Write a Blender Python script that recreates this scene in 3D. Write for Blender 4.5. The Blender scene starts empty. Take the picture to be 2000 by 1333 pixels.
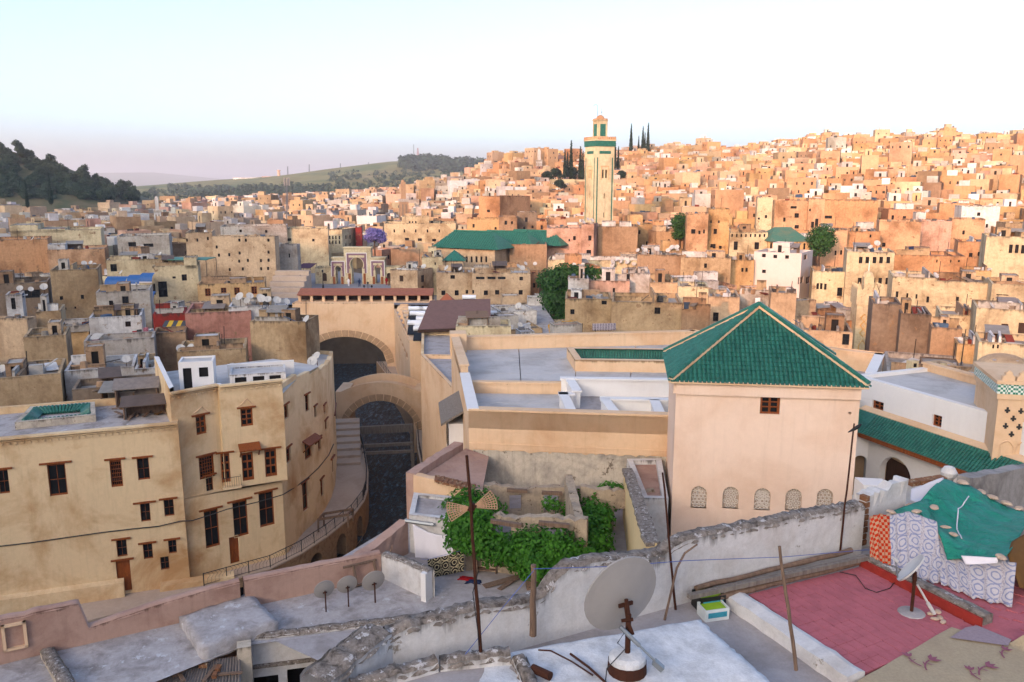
import bpy, math, random
from mathutils import Vector, Matrix
R = random.Random(7)
SC = bpy.context.scene
COL = SC.collection

# ---------------------------------------------------------------- camera
F, TH, CZ = 1614.0, math.radians(10.76), 30.0          # focal length in photo pixels, pitch, eye height
CT, ST = math.cos(TH), math.sin(TH)
cam_d = bpy.data.cameras.new('camera'); cam = bpy.data.objects.new('camera', cam_d); COL.objects.link(cam)
cam.location = (0, 0, CZ); cam.rotation_euler = (math.pi/2 - TH, 0, 0)
cam_d.sensor_width = 36; cam_d.lens = F/2000*36; cam_d.clip_start = .1; cam_d.clip_end = 40000
SC.camera = cam
# ---------------------------------------------------------------- sky and sun (low evening sun behind the camera, to its left)
SUN_AZ, SUN_EL = math.radians(208), math.radians(13)   # clockwise from +Y
SC.world = bpy.data.worlds.new('World'); SC.world.use_nodes = True
_nt = SC.world.node_tree; _nt.nodes.clear()
_sky = _nt.nodes.new('ShaderNodeTexSky'); _sky.sky_type = 'NISHITA'; _sky.sun_disc = False
_sky.sun_elevation = SUN_EL; _sky.sun_rotation = SUN_AZ
_sky.altitude = 400; _sky.air_density = .6; _sky.dust_density = 4.2; _sky.ozone_density = 1.05
_bg = _nt.nodes.new('ShaderNodeBackground'); _bg.inputs[1].default_value = .15
_wo = _nt.nodes.new('ShaderNodeOutputWorld')
_nt.links.new(_sky.outputs[0], _bg.inputs[0]); _nt.links.new(_bg.outputs[0], _wo.inputs[0])
sun_d = bpy.data.lights.new('sun', 'SUN'); sun = bpy.data.objects.new('sun', sun_d); COL.objects.link(sun)
sun_d.energy = 1.0; sun_d.angle = math.radians(.55); sun_d.color = (1, .43, .21)
_sd = Vector((math.sin(SUN_AZ)*math.cos(SUN_EL), math.cos(SUN_AZ)*math.cos(SUN_EL), math.sin(SUN_EL)))
sun.rotation_euler = _sd.to_track_quat('Z', 'Y').to_euler(); sun.location = _sd*900
SC.view_settings.view_transform = 'Standard'; SC.view_settings.look = 'None'
SC.view_settings.exposure = 1.96; SC.view_settings.gamma = 1; SC.view_settings.use_curve_mapping = False
SC.cycles.max_bounces = 6; SC.cycles.diffuse_bounces = 3; SC.cycles.glossy_bounces = 2
SC.cycles.transparent_max_bounces = 6; SC.cycles.volume_bounces = 0

# ---------------------------------------------------------------- pixels of the photograph to directions
def ray(px, py):
    a = (px-1000)/F; b = (667-py)/F
    return a, CT+b*ST, -ST+b*CT
def atZ(px, py, z):
    d = ray(px, py); t = (z-CZ)/d[2]; return Vector((d[0]*t, d[1]*t, z))
def atY(px, py, y):
    d = ray(px, py); t = y/d[1]; return Vector((d[0]*t, y, CZ+d[2]*t))
def onwall(px, py, A, B):
    """(u, z) where the sight line meets the vertical plane through A and B"""
    d = ray(px, py); ex, ey = B[0]-A[0], B[1]-A[1]; L = math.hypot(ex, ey); ex /= L; ey /= L
    nx, ny = ey, -ex
    t = (A[0]*nx+A[1]*ny)/(d[0]*nx+d[1]*ny)
    x, y = d[0]*t, d[1]*t
    return (x-A[0])*ex+(y-A[1])*ey, CZ+d[2]*t
def topx(x, y, z):
    dz = z-CZ; dep = y*CT-dz*ST; up = y*ST+dz*CT
    if dep < .5: return None
    return 1000+F*x/dep, 667-F*up/dep

# ---------------------------------------------------------------- colours and materials
def hx(h, k=1.0):
    h = h.lstrip('#'); o = []
    for i in (0, 2, 4):
        c = int(h[i:i+2], 16)/255; o.append((c/12.92 if c <= .04045 else ((c+.055)/1.055)**2.4)*k)
    return (o[0], o[1], o[2], 1)
class NT:
    def __init__(s, name):
        s.m = bpy.data.materials.new(name); s.m.use_nodes = True; s.t = s.m.node_tree; s.t.nodes.clear()
        s.out = s.n('ShaderNodeOutputMaterial'); s.b = s.n('ShaderNodeBsdfPrincipled'); s.l(s.b.outputs[0], s.out.inputs[0])
    def n(s, t, **k):
        x = s.t.nodes.new(t)
        for a, v in k.items(): setattr(x, a, v)
        return x
    def l(s, a, b): s.t.links.new(a, b)
    def pos(s, scale=(1, 1, 1), obj=False):
        mp = s.n('ShaderNodeMapping'); mp.inputs['Scale'].default_value = scale
        if obj: s.l(s.n('ShaderNodeTexCoord').outputs['Object'], mp.inputs[0])
        else: s.l(s.n('ShaderNodeNewGeometry').outputs['Position'], mp.inputs[0])
        return mp.outputs[0]
    def noise(s, scale, detail=4, vec=None, rough=.6, dist=0):
        x = s.n('ShaderNodeTexNoise'); x.inputs['Scale'].default_value = scale; x.inputs['Detail'].default_value = detail
        x.inputs['Roughness'].default_value = rough; x.inputs['Distortion'].default_value = dist
        s.l(vec if vec is not None else s.pos(), x.inputs['Vector']); return x.outputs[0]
    def ramp(s, fac, stops, interp='LINEAR'):
        r = s.n('ShaderNodeValToRGB'); e = r.color_ramp.elements; r.color_ramp.interpolation = interp
        while len(e) < len(stops): e.new(.5)
        for i, (p, c) in enumerate(stops):
            e[i].position = p; e[i].color = c if hasattr(c, '__len__') else (c, c, c, 1)
        s.l(fac, r.inputs[0]); return r.outputs[0]
    def mix(s, fac, a, b, mode='MIX'):
        m = s.n('ShaderNodeMix', data_type='RGBA', blend_type=mode)
        for src, i in ((fac, 0), (a, 6), (b, 7)):
            if hasattr(src, 'is_output'): s.l(src, m.inputs[i])
            else: m.inputs[i].default_value = src
        return m.outputs[2]
    def math(s, op, a, b=0.0, c=None):
        m = s.n('ShaderNodeMath', operation=op)
        for src, i in ((a, 0), (b, 1), (c, 2)):
            if src is None: continue
            if hasattr(src, 'is_output'): s.l(src, m.inputs[i])
            else: m.inputs[i].default_value = src
        return m.outputs[0]
    def bump(s, h, strength=.3, dist=.02):
        b = s.n('ShaderNodeBump'); b.inputs['Strength'].default_value = strength; b.inputs['Distance'].default_value = dist
        s.l(h, b.inputs['Height']); s.l(b.outputs[0], s.b.inputs['Normal'])
    def done(s, color, rough=.9, metal=0, spec=.2):
        if hasattr(color, 'is_output'): s.l(color, s.b.inputs['Base Color'])
        else: s.b.inputs['Base Color'].default_value = color
        if hasattr(rough, 'is_output'): s.l(rough, s.b.inputs['Roughness'])
        else: s.b.inputs['Roughness'].default_value = rough
        s.b.inputs['Metallic'].default_value = metal; s.b.inputs['Specular IOR Level'].default_value = spec
        return s.m
def plaster(name, base=None, stain='8a6a4a', sa=.5, grime='3a332e', top=.35, fine=.18, scale=1.0, big=.35, streak=.4, bumpd=.012, peel=None, peel_t=.62):
    """weathered lime plaster; base None reads the face colour; UV.y is the distance below the wall's top edge"""
    s = NT(name)
    if base is None:
        a = s.n('ShaderNodeAttribute'); a.attribute_name = 'Col'; c = a.outputs[0]
    else: c = hx(base)
    n1 = s.noise(big*scale, 6, rough=.65, dist=.4); n2 = s.noise(3.2*scale, 5); n3 = s.noise(18*scale, 3)
    c = s.mix(s.math('MULTIPLY', s.ramp(n1, [(.46, 0), (.68, 1)]), sa), c, s.mix(1, c, hx(stain), 'MULTIPLY') if base is None else hx(stain))
    c = s.mix(fine, c, s.ramp(n2, [(.25, .35), (.75, 1.0)]), 'MULTIPLY')
    c = s.mix(fine*.8, c, s.ramp(n3, [(.3, .55), (.7, 1.0)]), 'MULTIPLY')
    if peel:
        pk = s.ramp(s.noise(.9*scale, 8, rough=.75), [(peel_t, 0), (peel_t+.03, 1)])
        c = s.mix(pk, c, s.mix(.5, hx(peel), s.ramp(n3, [(.3, .4), (.7, 1)]), 'MULTIPLY'))
    st = s.noise(1.0, 5, s.pos((3*scale, 3*scale, .22*scale)), rough=.7)
    c = s.mix(s.math('MULTIPLY', s.ramp(st, [(.52, 0), (.75, 1)]), streak), c, s.mix(.75, c, hx(grime), 'MIX'))
    if top > 0:
        uv = s.n('ShaderNodeUVMap'); uv.uv_map = 'UVMap'; sep = s.n('ShaderNodeSeparateXYZ'); s.l(uv.outputs[0], sep.inputs[0])
        lim = s.math('MULTIPLY', s.math('MULTIPLY_ADD', st, 2.6*top, -.75*top), s.ramp(s.noise(.7*scale, 3), [(.3, .25), (.7, 1.4)]))
        k = s.math('SMOOTH_MIN', s.math('MAXIMUM', s.math('MULTIPLY', s.math('SUBTRACT', lim, sep.outputs[1]), 1.6/top), 0), 1, .3)
        k = s.math('MULTIPLY', k, .8)
        c = s.mix(k, c, hx(grime))
    s.bump(s.math('ADD', n2, s.math('MULTIPLY', n3, .5)), .5, bumpd)
    return s.done(c, .92, 0, .15)
def plain(name, color, rough=.7, metal=0, spec=.3, var=.2, scale=6, dark=.45):
    s = NT(name); n = s.noise(scale, 5)
    c = s.mix(var, hx(color), s.ramp(n, [(.25, dark), (.75, 1.1)]), 'MULTIPLY')
    return s.done(c, rough, metal, spec)
def wood(name, color, dark='2a1608', rough=.65, sc=14):
    s = NT(name); n = s.noise(1, 5, s.pos((sc, sc, 1.3)), dist=.6)
    s.bump(n, .6, .015); return s.done(s.mix(s.ramp(n, [(.35, 0), (.7, .7)]), hx(color), hx(dark)), rough, 0, .3)
MAT = {}
M = MAT
M['town'] = plaster('town_plaster', None, '9c8672', .8, '3a322c', .5, .5, .8, .2, .4, .03, '8f7256', .6)
M['town_far'] = plaster('far_town_plaster', None, 'a08a78', .7, '40362e', 0, .4, .4, .2, .35, .02, '94775c', .64)
M['ochre'] = plaster('ochre_plaster', 'e0c59c', 'ac7a46', .8, '6b5236', .0, .14, 1, .22, .22, .006)
M['peach'] = plaster('peach_plaster', 'dab996', 'bd8c62', .55, '6b5236', .22, .12, 1, .25, .2, .006)
M['tower'] = plaster('tower_plaster', 'e6cab4', 'd0a888', .5, '8b6a4c', .0, .08, 1, .3, .15, .004)
M['pinkwall'] = plaster('pink_plaster', 'b39281', '8f6c5e', .7, '5a423a', .18, .2, 1.4, .4, .3, .01)
M['white'] = plaster('white_limewash', 'd4d0cc', 'b3a79c', .6, '4a443e', .3, .3, 1.6, .8, .1, .012, '93887a', .64)
M['whitewash'] = plaster('bright_limewash', 'dedddc', 'b4b2b0', .7, '80766c', .0, .35, 2.0, 1.3, .1, .04, 'b8aea4', .67)
M['clean_white'] = plaster('clean_white_plaster', 'dcd8d4', 'c9bfb6', .3, '8a8078', .0, .06, 1, .3, .08, .003)
M['oldwall'] = plaster('old_grey_plaster', 'cabca8', '8d857c', .9, '4a423a', .25, .35, 1.4, .5, .45, .02, '77695a', .6)
M['ruin'] = plaster('ruined_plaster', 'bba78e', '8a7c6e', .7, '3e352c', .35, .4, 2, .6, .45, .03, '6e5c48', .58)
M['rough_cap'] = plaster('mossy_coping', 'a3968a', '4a4038', .9, '2a2420', .0, .8, 6, 1.2, .3, .04, 'c9c2bc', .57)
M['cement'] = plaster('cement_floor', 'ada5a2', '8a807a', .7, '4a4440', .0, .3, 1.5, .5, .0, .01)
M['roofgrey'] = plaster('pale_roof_screed', 'bfbab6', '8f8880', .6, '5a544e', .0, .2, 1.2, .3, .0, .006)
M['roofold'] = plaster('old_roof_screed', 'b9b2af', '857c76', .85, '443e39', .0, .4, 1.6, .55, .0, .02, 'c9c8c8', .6)
M['walkway'] = plaster('promenade_paving', 'bca794', 'a08a76', .5, '6a5a4c', .0, .2, 1, .3, .0, .01)
M['stonearch'] = plaster('stone_arch', 'ac8c6c', '7f6248', .8, '4d3c2e', .0, .4, 3, .8, .3, .03)
M['archstone'] = plaster('arch_stone', 'bb9a78', '93745a', .6, '5d4a3a', .0, .3, 3, .8, .2, .02)
M['brick'] = plaster('brick_rubble', '9a6a4c', '6b4a36', .8, '3c2c22', .2, .6, 5, 1.2, .2, .05, 'b09878', .55)
M['redtile'] = plaster('red_painted_tile', 'b5666c', '9c585e', .7, '94807c', .0, .25, 3, .8, .0, .006)
M['redpaint'] = plaster('red_paint', '9c362e', '7a2a24', .5, '5a3a34', .0, .25, 3, 1, .1, .006)
M['wood'] = wood('orange_wood', '8e4a1c', '4a220c')
M['oldwood'] = wood('weathered_wood', '7d6553', '46362b', .85)
M['greywood'] = wood('grey_wood', '80766c', '4a423c', .9)
M['darkwood'] = wood('dark_wood', '3c2416', '1a0e08')
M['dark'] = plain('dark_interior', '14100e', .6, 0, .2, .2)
_s = NT('window_glass'); M['glass'] = _s.done(hx('1b1c1e'), .12, 0, .5)
M['rust'] = plain('rusty_iron', '4a2a1c', .85, .3, .3, .6, 12)
M['metal'] = plain('galvanised_metal', '8a8e90', .45, .6, .4, .3, 8)
M['iron'] = plain('dark_iron', '3b3a3a', .6, .5, .3, .3, 8)
M['dish'] = plain('dish_grey', '96908a', .5, 0, .3, .25, 5, .7)
M['dishwhite'] = plain('dish_white', 'b8b4ae', .5, 0, .3, .3, 4, .6)
M['tank'] = plain('white_tank', 'd8dade', .35, 0, .4, .15, 3)
M['corrugated'] = plain('old_corrugated_iron', '8d827a', .7, .3, .3, .6, 3)
M['cloth_white'] = plain('white_cloth', 'd6d0d2', .95, 0, .05, .15, 2, .7)
M['plastic_black'] = plain('black_plastic', '1c1c1c', .5, 0, .3, .2)
M['stone'] = plain('loose_stone', 'bfa690', .95, 0, .1, .5, 9)
M['brown'] = plain('brown_sacking', '6a4c2c', .9, 0, .1, .5, 6)
M['asph'] = plaster('plaza_paving', '8f8d90', '77716e', .5, '4a4646', .0, .2, .6, .2, .0, .01)
def green_tile():
    s = NT('green_glazed_tile'); oi = s.noise(2.2, 4); n = s.noise(9, 4)
    c = s.mix(s.ramp(oi, [(.3, 0), (.7, 1)]), hx('1d584b'), hx('2f7463'))
    c = s.mix(.5, c, s.ramp(n, [(.3, .35), (.7, 1.05)]), 'MULTIPLY')
    c = s.mix(s.math('MULTIPLY', s.ramp(s.noise(24, 3), [(.62, 0), (.72, 1)]), .5), c, hx('a88a68'))
    return s.done(c, .42, 0, .4)
M['green'] = green_tile()
def leafmat(name, a, b):
    s = NT(name); oi = s.noise(1.4, 3)
    n = s.noise(14, 2)
    c = s.mix(s.ramp(oi, [(.3, 0), (.7, 1)]), hx(a), hx(b)); c = s.mix(.5, c, s.ramp(n, [(.3, .4), (.7, 1.2)]), 'MULTIPLY')
    s.done(c, .6, 0, .25)
    s.b.inputs['Subsurface Weight'].default_value = 0
    tr = s.n('ShaderNodeBsdfTranslucent'); s.l(c, tr.inputs[0]); mx = s.n('ShaderNodeMixShader'); mx.inputs[0].default_value = .3
    s.l(s.b.outputs[0], mx.inputs[1]); s.l(tr.outputs[0], mx.inputs[2]); s.l(mx.outputs[0], s.out.inputs[0])
    return s.m
M['vine'] = leafmat('vine_leaf', '4f8a22', '2f6218')
M['leaf'] = leafmat('tree_leaf', '3f6a2c', '28481e')
M['olive'] = leafmat('hill_tree_leaf', '44563c', '2e3f30')
M['cypress'] = leafmat('cypress_leaf', '2c3f2c', '1e2c20')
M['jacaranda'] = leafmat('jacaranda_blossom', '8d86c4', '6a62a4')
M['bark'] = wood('bark', '5a4636', '2c2018', .95)
def watermat():
    s = NT('river_water'); v = s.pos((1, .3, 1))
    n = s.noise(2.6, 6, v, rough=.7, dist=.6); n2 = s.noise(8, 3, v)
    s.bump(s.math('ADD', n, s.math('MULTIPLY', n2, .35)), 1.0, .55)
    c = s.mix(s.ramp(n, [(.48, 0), (.7, 1)]), hx('1c2b34'), hx('6a7f8e'))  # pale patches: foam, and sky glints on the ripples painted into the colour
    return s.done(c, .08, 0, .5)
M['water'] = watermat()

# ---------------------------------------------------------------- mesh builder
class MB:
    def __init__(s): s.v = []; s.f = []; s.m = []; s.uv = []; s.c = []
    def poly(s, pts, m=0, col=(1, 1, 1, 1), vt=None):
        """vt: z of the wall's top edge; gives each corner its distance below it"""
        i = len(s.v); s.v.extend([tuple(p) for p in pts]); s.f.append(tuple(range(i, i+len(pts)))); s.m.append(m); s.c.append(col)
        s.uv.append([(p[0]+p[1], 50.0 if vt is None else vt-p[2]) for p in pts])
    def hexa(s, b, t, m=0, col=(1, 1, 1, 1), vt=None, bottom=True):
        """b, t: four corners each (counter-clockwise from above)"""
        n = len(b)
        for i in range(n):
            j = (i+1) % n; s.poly((b[i], b[j], t[j], t[i]), m, col, vt)
        s.poly(t, m, col)
        if bottom: s.poly(b[::-1], m, col)
    def box(s, x, y, z0, z1, sx, sy, yaw=0, m=0, col=(1, 1, 1, 1), vt=None, bottom=True):
        ca, sa = math.cos(yaw), math.sin(yaw); q = []
        for dx, dy in ((-1, -1), (1, -1), (1, 1), (-1, 1)):
            a, b = dx*sx/2, dy*sy/2; q.append((x+a*ca-b*sa, y+a*sa+b*ca))
        s.hexa([(p[0], p[1], z0) for p in q], [(p[0], p[1], z1) for p in q], m, col, vt, bottom)
    def bar(s, a, b, w, h, m=0, col=(1, 1, 1, 1), up=Vector((0, 0, 1))):
        a, b = Vector(a), Vector(b); d = (b-a).normalized()
        if abs(d.dot(up)) > .98: up = Vector((0, 1, 0))
        x = d.cross(up).normalized(); y = x.cross(d).normalized(); q = []
        for p in (a, b): q.append([p+x*(i*w/2)+y*(j*h/2) for i, j in ((-1, -1), (1, -1), (1, 1), (-1, 1))])
        A, B = q
        for i in range(4):
            j = (i+1) % 4; s.poly((A[j], A[i], B[i], B[j])[::-1], m, col)
        s.poly(A, m, col); s.poly(B[::-1], m, col)
    def tube(s, pts, r, n=6, m=0, cap=True):
        pts = [Vector(p) for p in pts]; rr = r if hasattr(r, '__len__') else [r]*len(pts); rings = []
        for i, p in enumerate(pts):
            d = (pts[min(i+1, len(pts)-1)]-pts[max(i-1, 0)]).normalized()
            u = Vector((0, 0, 1)) if abs(d.z) < .95 else Vector((1, 0, 0))
            x = d.cross(u).normalized(); y = d.cross(x)
            rings.append([p+(x*math.cos(2*math.pi*k/n)+y*math.sin(2*math.pi*k/n))*rr[i] for k in range(n)])
        for a, b in zip(rings, rings[1:]):
            for k in range(n): s.poly((a[k], a[(k+1) % n], b[(k+1) % n], b[k]), m)
        if cap: s.poly(rings[0][::-1], m); s.poly(rings[-1], m)
    def lathe(s, prof, n=16, o=(0, 0, 0), mat=None, m=0, col=(1, 1, 1, 1)):
        rings = []
        for r, z in prof:
            ring = [Vector((r*math.cos(2*math.pi*k/n), r*math.sin(2*math.pi*k/n), z)) for k in range(n)]
            if mat is not None: ring = [mat @ p for p in ring]
            rings.append([p+Vector(o) for p in ring])
        for a, b in zip(rings, rings[1:]):
            for k in range(n): s.poly((a[k], a[(k+1) % n], b[(k+1) % n], b[k]), m, col)
    def mesh(s, name, mats, smooth=False):
        me = bpy.data.meshes.new(name); me.from_pydata(s.v, [], s.f)
        for mt in mats: me.materials.append(M[mt] if isinstance(mt, str) else mt)
        if len(mats) > 1: me.polygons.foreach_set('material_index', s.m)
        uvl = me.uv_layers.new(name='UVMap'); fl = [c for f in s.uv for p in f for c in p]; uvl.data.foreach_set('uv', fl)
        if any(c != (1, 1, 1, 1) for c in s.c):
            ca = me.color_attributes.new('Col', 'FLOAT_COLOR', 'CORNER'); fc = []
            for f, c in zip(s.f, s.c): fc.extend(tuple(c)*len(f))
            ca.data.foreach_set('color', fc)
        if smooth: me.polygons.foreach_set('use_smooth', [True]*len(s.f))
        me.update(); return me
    def build(s, name, mats, parent=None, smooth=False, merge=False):
        if isinstance(mats, str) or not hasattr(mats, '__len__'): mats = [mats]
        me = s.mesh(name, mats, smooth)
        if merge:
            import bmesh
            b = bmesh.new(); b.from_mesh(me); bmesh.ops.remove_doubles(b, verts=b.verts, dist=1e-4); b.to_mesh(me); b.free()
        return link(name, me, parent)
def link(name, me, parent=None, loc=None, yaw=0, scale=None):
    """a mesh object; loc in world coordinates (None: the mesh itself is in world coordinates)"""
    o = bpy.data.objects.new(name, me); COL.objects.link(o)
    w = Vector(loc) if loc is not None else Vector((0, 0, 0))
    if parent is not None:
        o.parent = parent; p = parent
        while p is not None: w = w-p.location; p = p.parent
    o.location = w
    if yaw: o.rotation_euler = (0, 0, yaw)
    if scale: o.scale = scale
    return o
def tag(o, label=None, cat=None, group=None, kind=None):
    for k, v in (('label', label), ('category', cat), ('group', group), ('kind', kind)):
        if v: o[k] = v
    return o
def thing(name, loc, label, cat, group=None):
    e = bpy.data.objects.new(name, None); COL.objects.link(e); e.location = Vector(loc); e.empty_display_size = .3
    return tag(e, label, cat, group)
def dup(root, loc, yaw=0, scale=None, label=None, group=None):
    def cp(o, par):
        c = o.copy(); COL.objects.link(c); c.parent = par
        for ch in o.children: cp(ch, c)
        return c
    r = cp(root, None); r.location = Vector(loc); r.rotation_euler = (0, 0, yaw)
    if scale: r.scale = (scale,)*3
    if label: r['label'] = label
    if group: r['group'] = group
    return r

# ---------------------------------------------------------------- walls with real openings
def arch_rows(w, h, kind):
    """(z, halfwidth) rows of an opening w wide, h high"""
    r = w/2; out = []
    if kind == 'arch':
        zs = h-r; out = [(0, r), (zs, r)]
        for k in range(1, 9): a = k/8*math.pi/2; out.append((zs+r*math.sin(a), max(r*math.cos(a), 0)))
    elif kind == 'flat':
        rise = min(h*.35, r*.62); zs = h-rise; out = [(0, r), (zs, r)]
        for k in range(1, 9): a = k/8*math.pi/2; out.append((zs+rise*math.sin(a), r*math.cos(a)))
    else:                                   # horseshoe, slightly pointed
        rr = r; leg = r*.8; zc = h-rr*1.12; z0 = zc-rr*.6
        out = [(0, leg), (z0, leg)]
        for k in range(0, 5): z = z0+(zc-z0)*k/4; out.append((z+1e-3, math.sqrt(max(rr*rr-(zc-z)**2, 0))))
        for k in range(1, 10): a = k/9*math.pi/2; out.append((zc+rr*1.12*math.sin(a), rr*math.cos(a)**.92 if k < 9 else 0))
    return out
def wall(mb, A, B, z0, z1, ops=(), th=.22, m=0, col=(1, 1, 1, 1), vt=None, mr=None):
    """outward side to the right of A->B; ops: (u0, u1, z0, z1[, kind])"""
    ex, ey = B[0]-A[0], B[1]-A[1]; L = math.hypot(ex, ey); ex /= L; ey /= L; nx, ny = ey, -ex
    mr = m if mr is None else mr
    def P(u, z, d=0): return (A[0]+ex*u-nx*d, A[1]+ey*u-ny*d, z)
    ops = [o for o in ops if o[1] > .02 and o[0] < L-.02 and o[3] > z0+.02 and o[2] < z1-.02]
    ops = [(max(o[0], .01), min(o[1], L-.01), max(o[2], z0), min(o[3], z1-.01))+tuple(o[4:]) for o in ops]
    us = sorted({0.0, L}|{o[0] for o in ops}|{o[1] for o in ops}); zs = sorted({z0, z1}|{o[2] for o in ops}|{o[3] for o in ops})
    for a, b in zip(us, us[1:]):
        if b-a < 1e-5: continue
        run = None
        for c, d in list(zip(zs, zs[1:]))+[(None, None)]:
            hole = c is None or any(o[0] < (a+b)/2 < o[1] and o[2] < (c+d)/2 < o[3] for o in ops)
            if not hole: run = (run[0], d) if run else (c, d)
            elif run: mb.poly((P(a, run[0]), P(b, run[0]), P(b, run[1]), P(a, run[1])), m, col, vt); run = None
    for o in ops:
        u0, u1, a, b = o[:4]
        if len(o) < 5 or o[4] == 'rect':
            q = [(u0, a), (u1, a), (u1, b), (u0, b)]
            for (p, r) in zip(q, q[1:]+q[:1]): mb.poly((P(*p), P(*p, th), P(*r, th), P(*r)), mr, col)
        else:
            uc = (u0+u1)/2; rows = [(a+z, h) for z, h in arch_rows(u1-u0, b-a, o[4])]
            for (za, ha), (zb, hb) in zip(rows, rows[1:]):
                mb.poly((P(u0, za), P(uc-ha, za), P(uc-hb, zb), P(u0, zb)), m, col, vt)
                mb.poly((P(uc+ha, za), P(u1, za), P(u1, zb), P(uc+hb, zb)), m, col, vt)
                mb.poly((P(uc-ha, za), P(uc-ha, za, th), P(uc-hb, zb, th), P(uc-hb, zb)), mr, col)
                mb.poly((P(uc+ha, za, th), P(uc+ha, za), P(uc+hb, zb), P(uc+hb, zb, th)), mr, col)
M_DUMMY = 0
def inset(pts, d):
    n = len(pts); out = []
    for i in range(n):
        a, b, c = pts[i-1], pts[i], pts[(i+1) % n]
        e1 = Vector((b[0]-a[0], b[1]-a[1])).normalized(); e2 = Vector((c[0]-b[0], c[1]-b[1])).normalized()
        n1 = Vector((-e1.y, e1.x)); n2 = Vector((-e2.y, e2.x)); k = 1+n1.dot(n2)
        q = (n1+n2)/max(k, .3)*d; out.append((b[0]+q.x, b[1]+q.y))
    return out
def block(mw, mr, pts, z0, z1, par=.7, th=.25, ops=None, col=(1, 1, 1, 1), colr=(1, 1, 1, 1), m=0, mroof=0, mtop=None, rth=.22, topcol=None):
    """flat-roofed block: outer walls with openings, parapet ring, roof floor. pts counter-clockwise"""
    ops = ops or {}; n = len(pts); mtop = m if mtop is None else mtop
    for i in range(n): wall(mw, pts[i], pts[(i+1) % n], z0, z1, ops.get(i, ()), rth, m, col, z1)
    if par <= 0:
        mr.poly([(p[0], p[1], z1) for p in pts], mroof, colr); return
    q = inset(pts, th); zr = z1-par
    for i in range(n):
        j = (i+1) % n
        mw.poly(((*pts[i], z1), (*pts[j], z1), (*q[j], z1), (*q[i], z1)), mtop, topcol or col)
        mw.poly(((*q[j], zr), (*q[i], zr), (*q[i], z1), (*q[j], z1)), m, col, z1)
    mr.poly([(*p, zr) for p in q], mroof, colr)

# ---------------------------------------------------------------- shared window meshes, 1 x 1, x along the wall, -y outwards, origin at the sill's middle
def _win(kind):
    w = MB()
    def fr(x0, x1, z0, z1, y0, y1, m): w.box((x0+x1)/2, (y0+y1)/2, z0, z1, x1-x0, abs(y1-y0), 0, m)
    if kind == 'wood':
        for a in ((-.5, -.38), (.38, .5)): fr(a[0], a[1], 0, 1, 0, .1, 0)
        fr(-.38, .38, 0, .1, 0, .1, 0); fr(-.38, .38, .9, 1, 0, .1, 0)
        fr(-.05, .05, .1, .9, .015, .08, 0); fr(-.38, -.05, .36, .42, .02, .07, 0); fr(.05, .38, .36, .42, .02, .07, 0)
        fr(-.38, -.05, .64, .7, .02, .07, 0); fr(.05, .38, .64, .7, .02, .07, 0)
    elif kind == 'plain':
        for a in ((-.5, -.44), (.44, .5)): fr(a[0], a[1], 0, 1, 0, .08, 0)
        fr(-.44, .44, 0, .05, 0, .08, 0); fr(-.44, .44, .95, 1, 0, .08, 0); fr(-.015, .015, .05, .95, .05, .08, 0); fr(-.44, -.015, .49, .51, .05, .08, 0); fr(.015, .44, .49, .51, .05, .08, 0)
    elif kind == 'grille':
        for a in ((-.5, -.4), (.4, .5)): fr(a[0], a[1], 0, 1, 0, .1, 0)
        fr(-.4, .4, 0, .08, 0, .1, 0); fr(-.4, .4, .92, 1, 0, .1, 0)
        for k in range(4): x = -.24+.16*k; fr(x-.015, x+.015, .08, .92, .02, .05, 0)
        for k in range(5): z = .2+.15*k; fr(-.4, .4, z-.012, z+.012, .025, .045, 0)
    elif kind == 'shutter':
        fr(-.5, .5, 0, 1, .03, .1, 0)
        for k in range(2): x = -.24+.48*k; fr(x-.2, x+.2, .06, .46, .01, .03, 0); fr(x-.2, x+.2, .52, .94, .01, .03, 0)
    return w.mesh('window_'+kind, ['wood'])
def _pane():
    w = MB(); w.box(0, .1, .02, .98, .96, .03, 0, 0); return w.mesh('pane', ['glass'])
WMESH = {k: _win(k) for k in ('wood', 'plain', 'grille', 'shutter')}
PANE = _pane()
WCOL = {}
def window(parent, A, B, u, z, w, h, kind='wood', depth=.1, mat=None, name='window', pane=True, lintel=None):
    """a framed window set back into the opening of wall A->B"""
    ex, ey = B[0]-A[0], B[1]-A[1]; L = math.hypot(ex, ey); ex /= L; ey /= L; nx, ny = ey, -ex
    yaw = math.atan2(ey, ex); me = WMESH[kind]
    if mat:
        if (kind, mat) not in WCOL:
            c = me.copy(); c.materials[0] = M[mat]; WCOL[(kind, mat)] = c
        me = WCOL[(kind, mat)]
    x, y = A[0]+ex*u-nx*depth, A[1]+ey*u-ny*depth
    o = link(name, me, parent, (x, y, z), yaw, (w, 1, h))
    if pane:
        p = bpy.data.objects.new('pane', PANE); COL.objects.link(p); p.parent = o
    if lintel:
        l = MB(); c = Vector((A[0]+ex*u+nx*.05, A[1]+ey*u+ny*.05, z+h+.1))
        l.bar(c-Vector((ex, ey, 0))*(w/2+lintel), c+Vector((ex, ey, 0))*(w/2+lintel), .16, .12)
        l.build('lintel', 'wood', parent)
    return o
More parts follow.
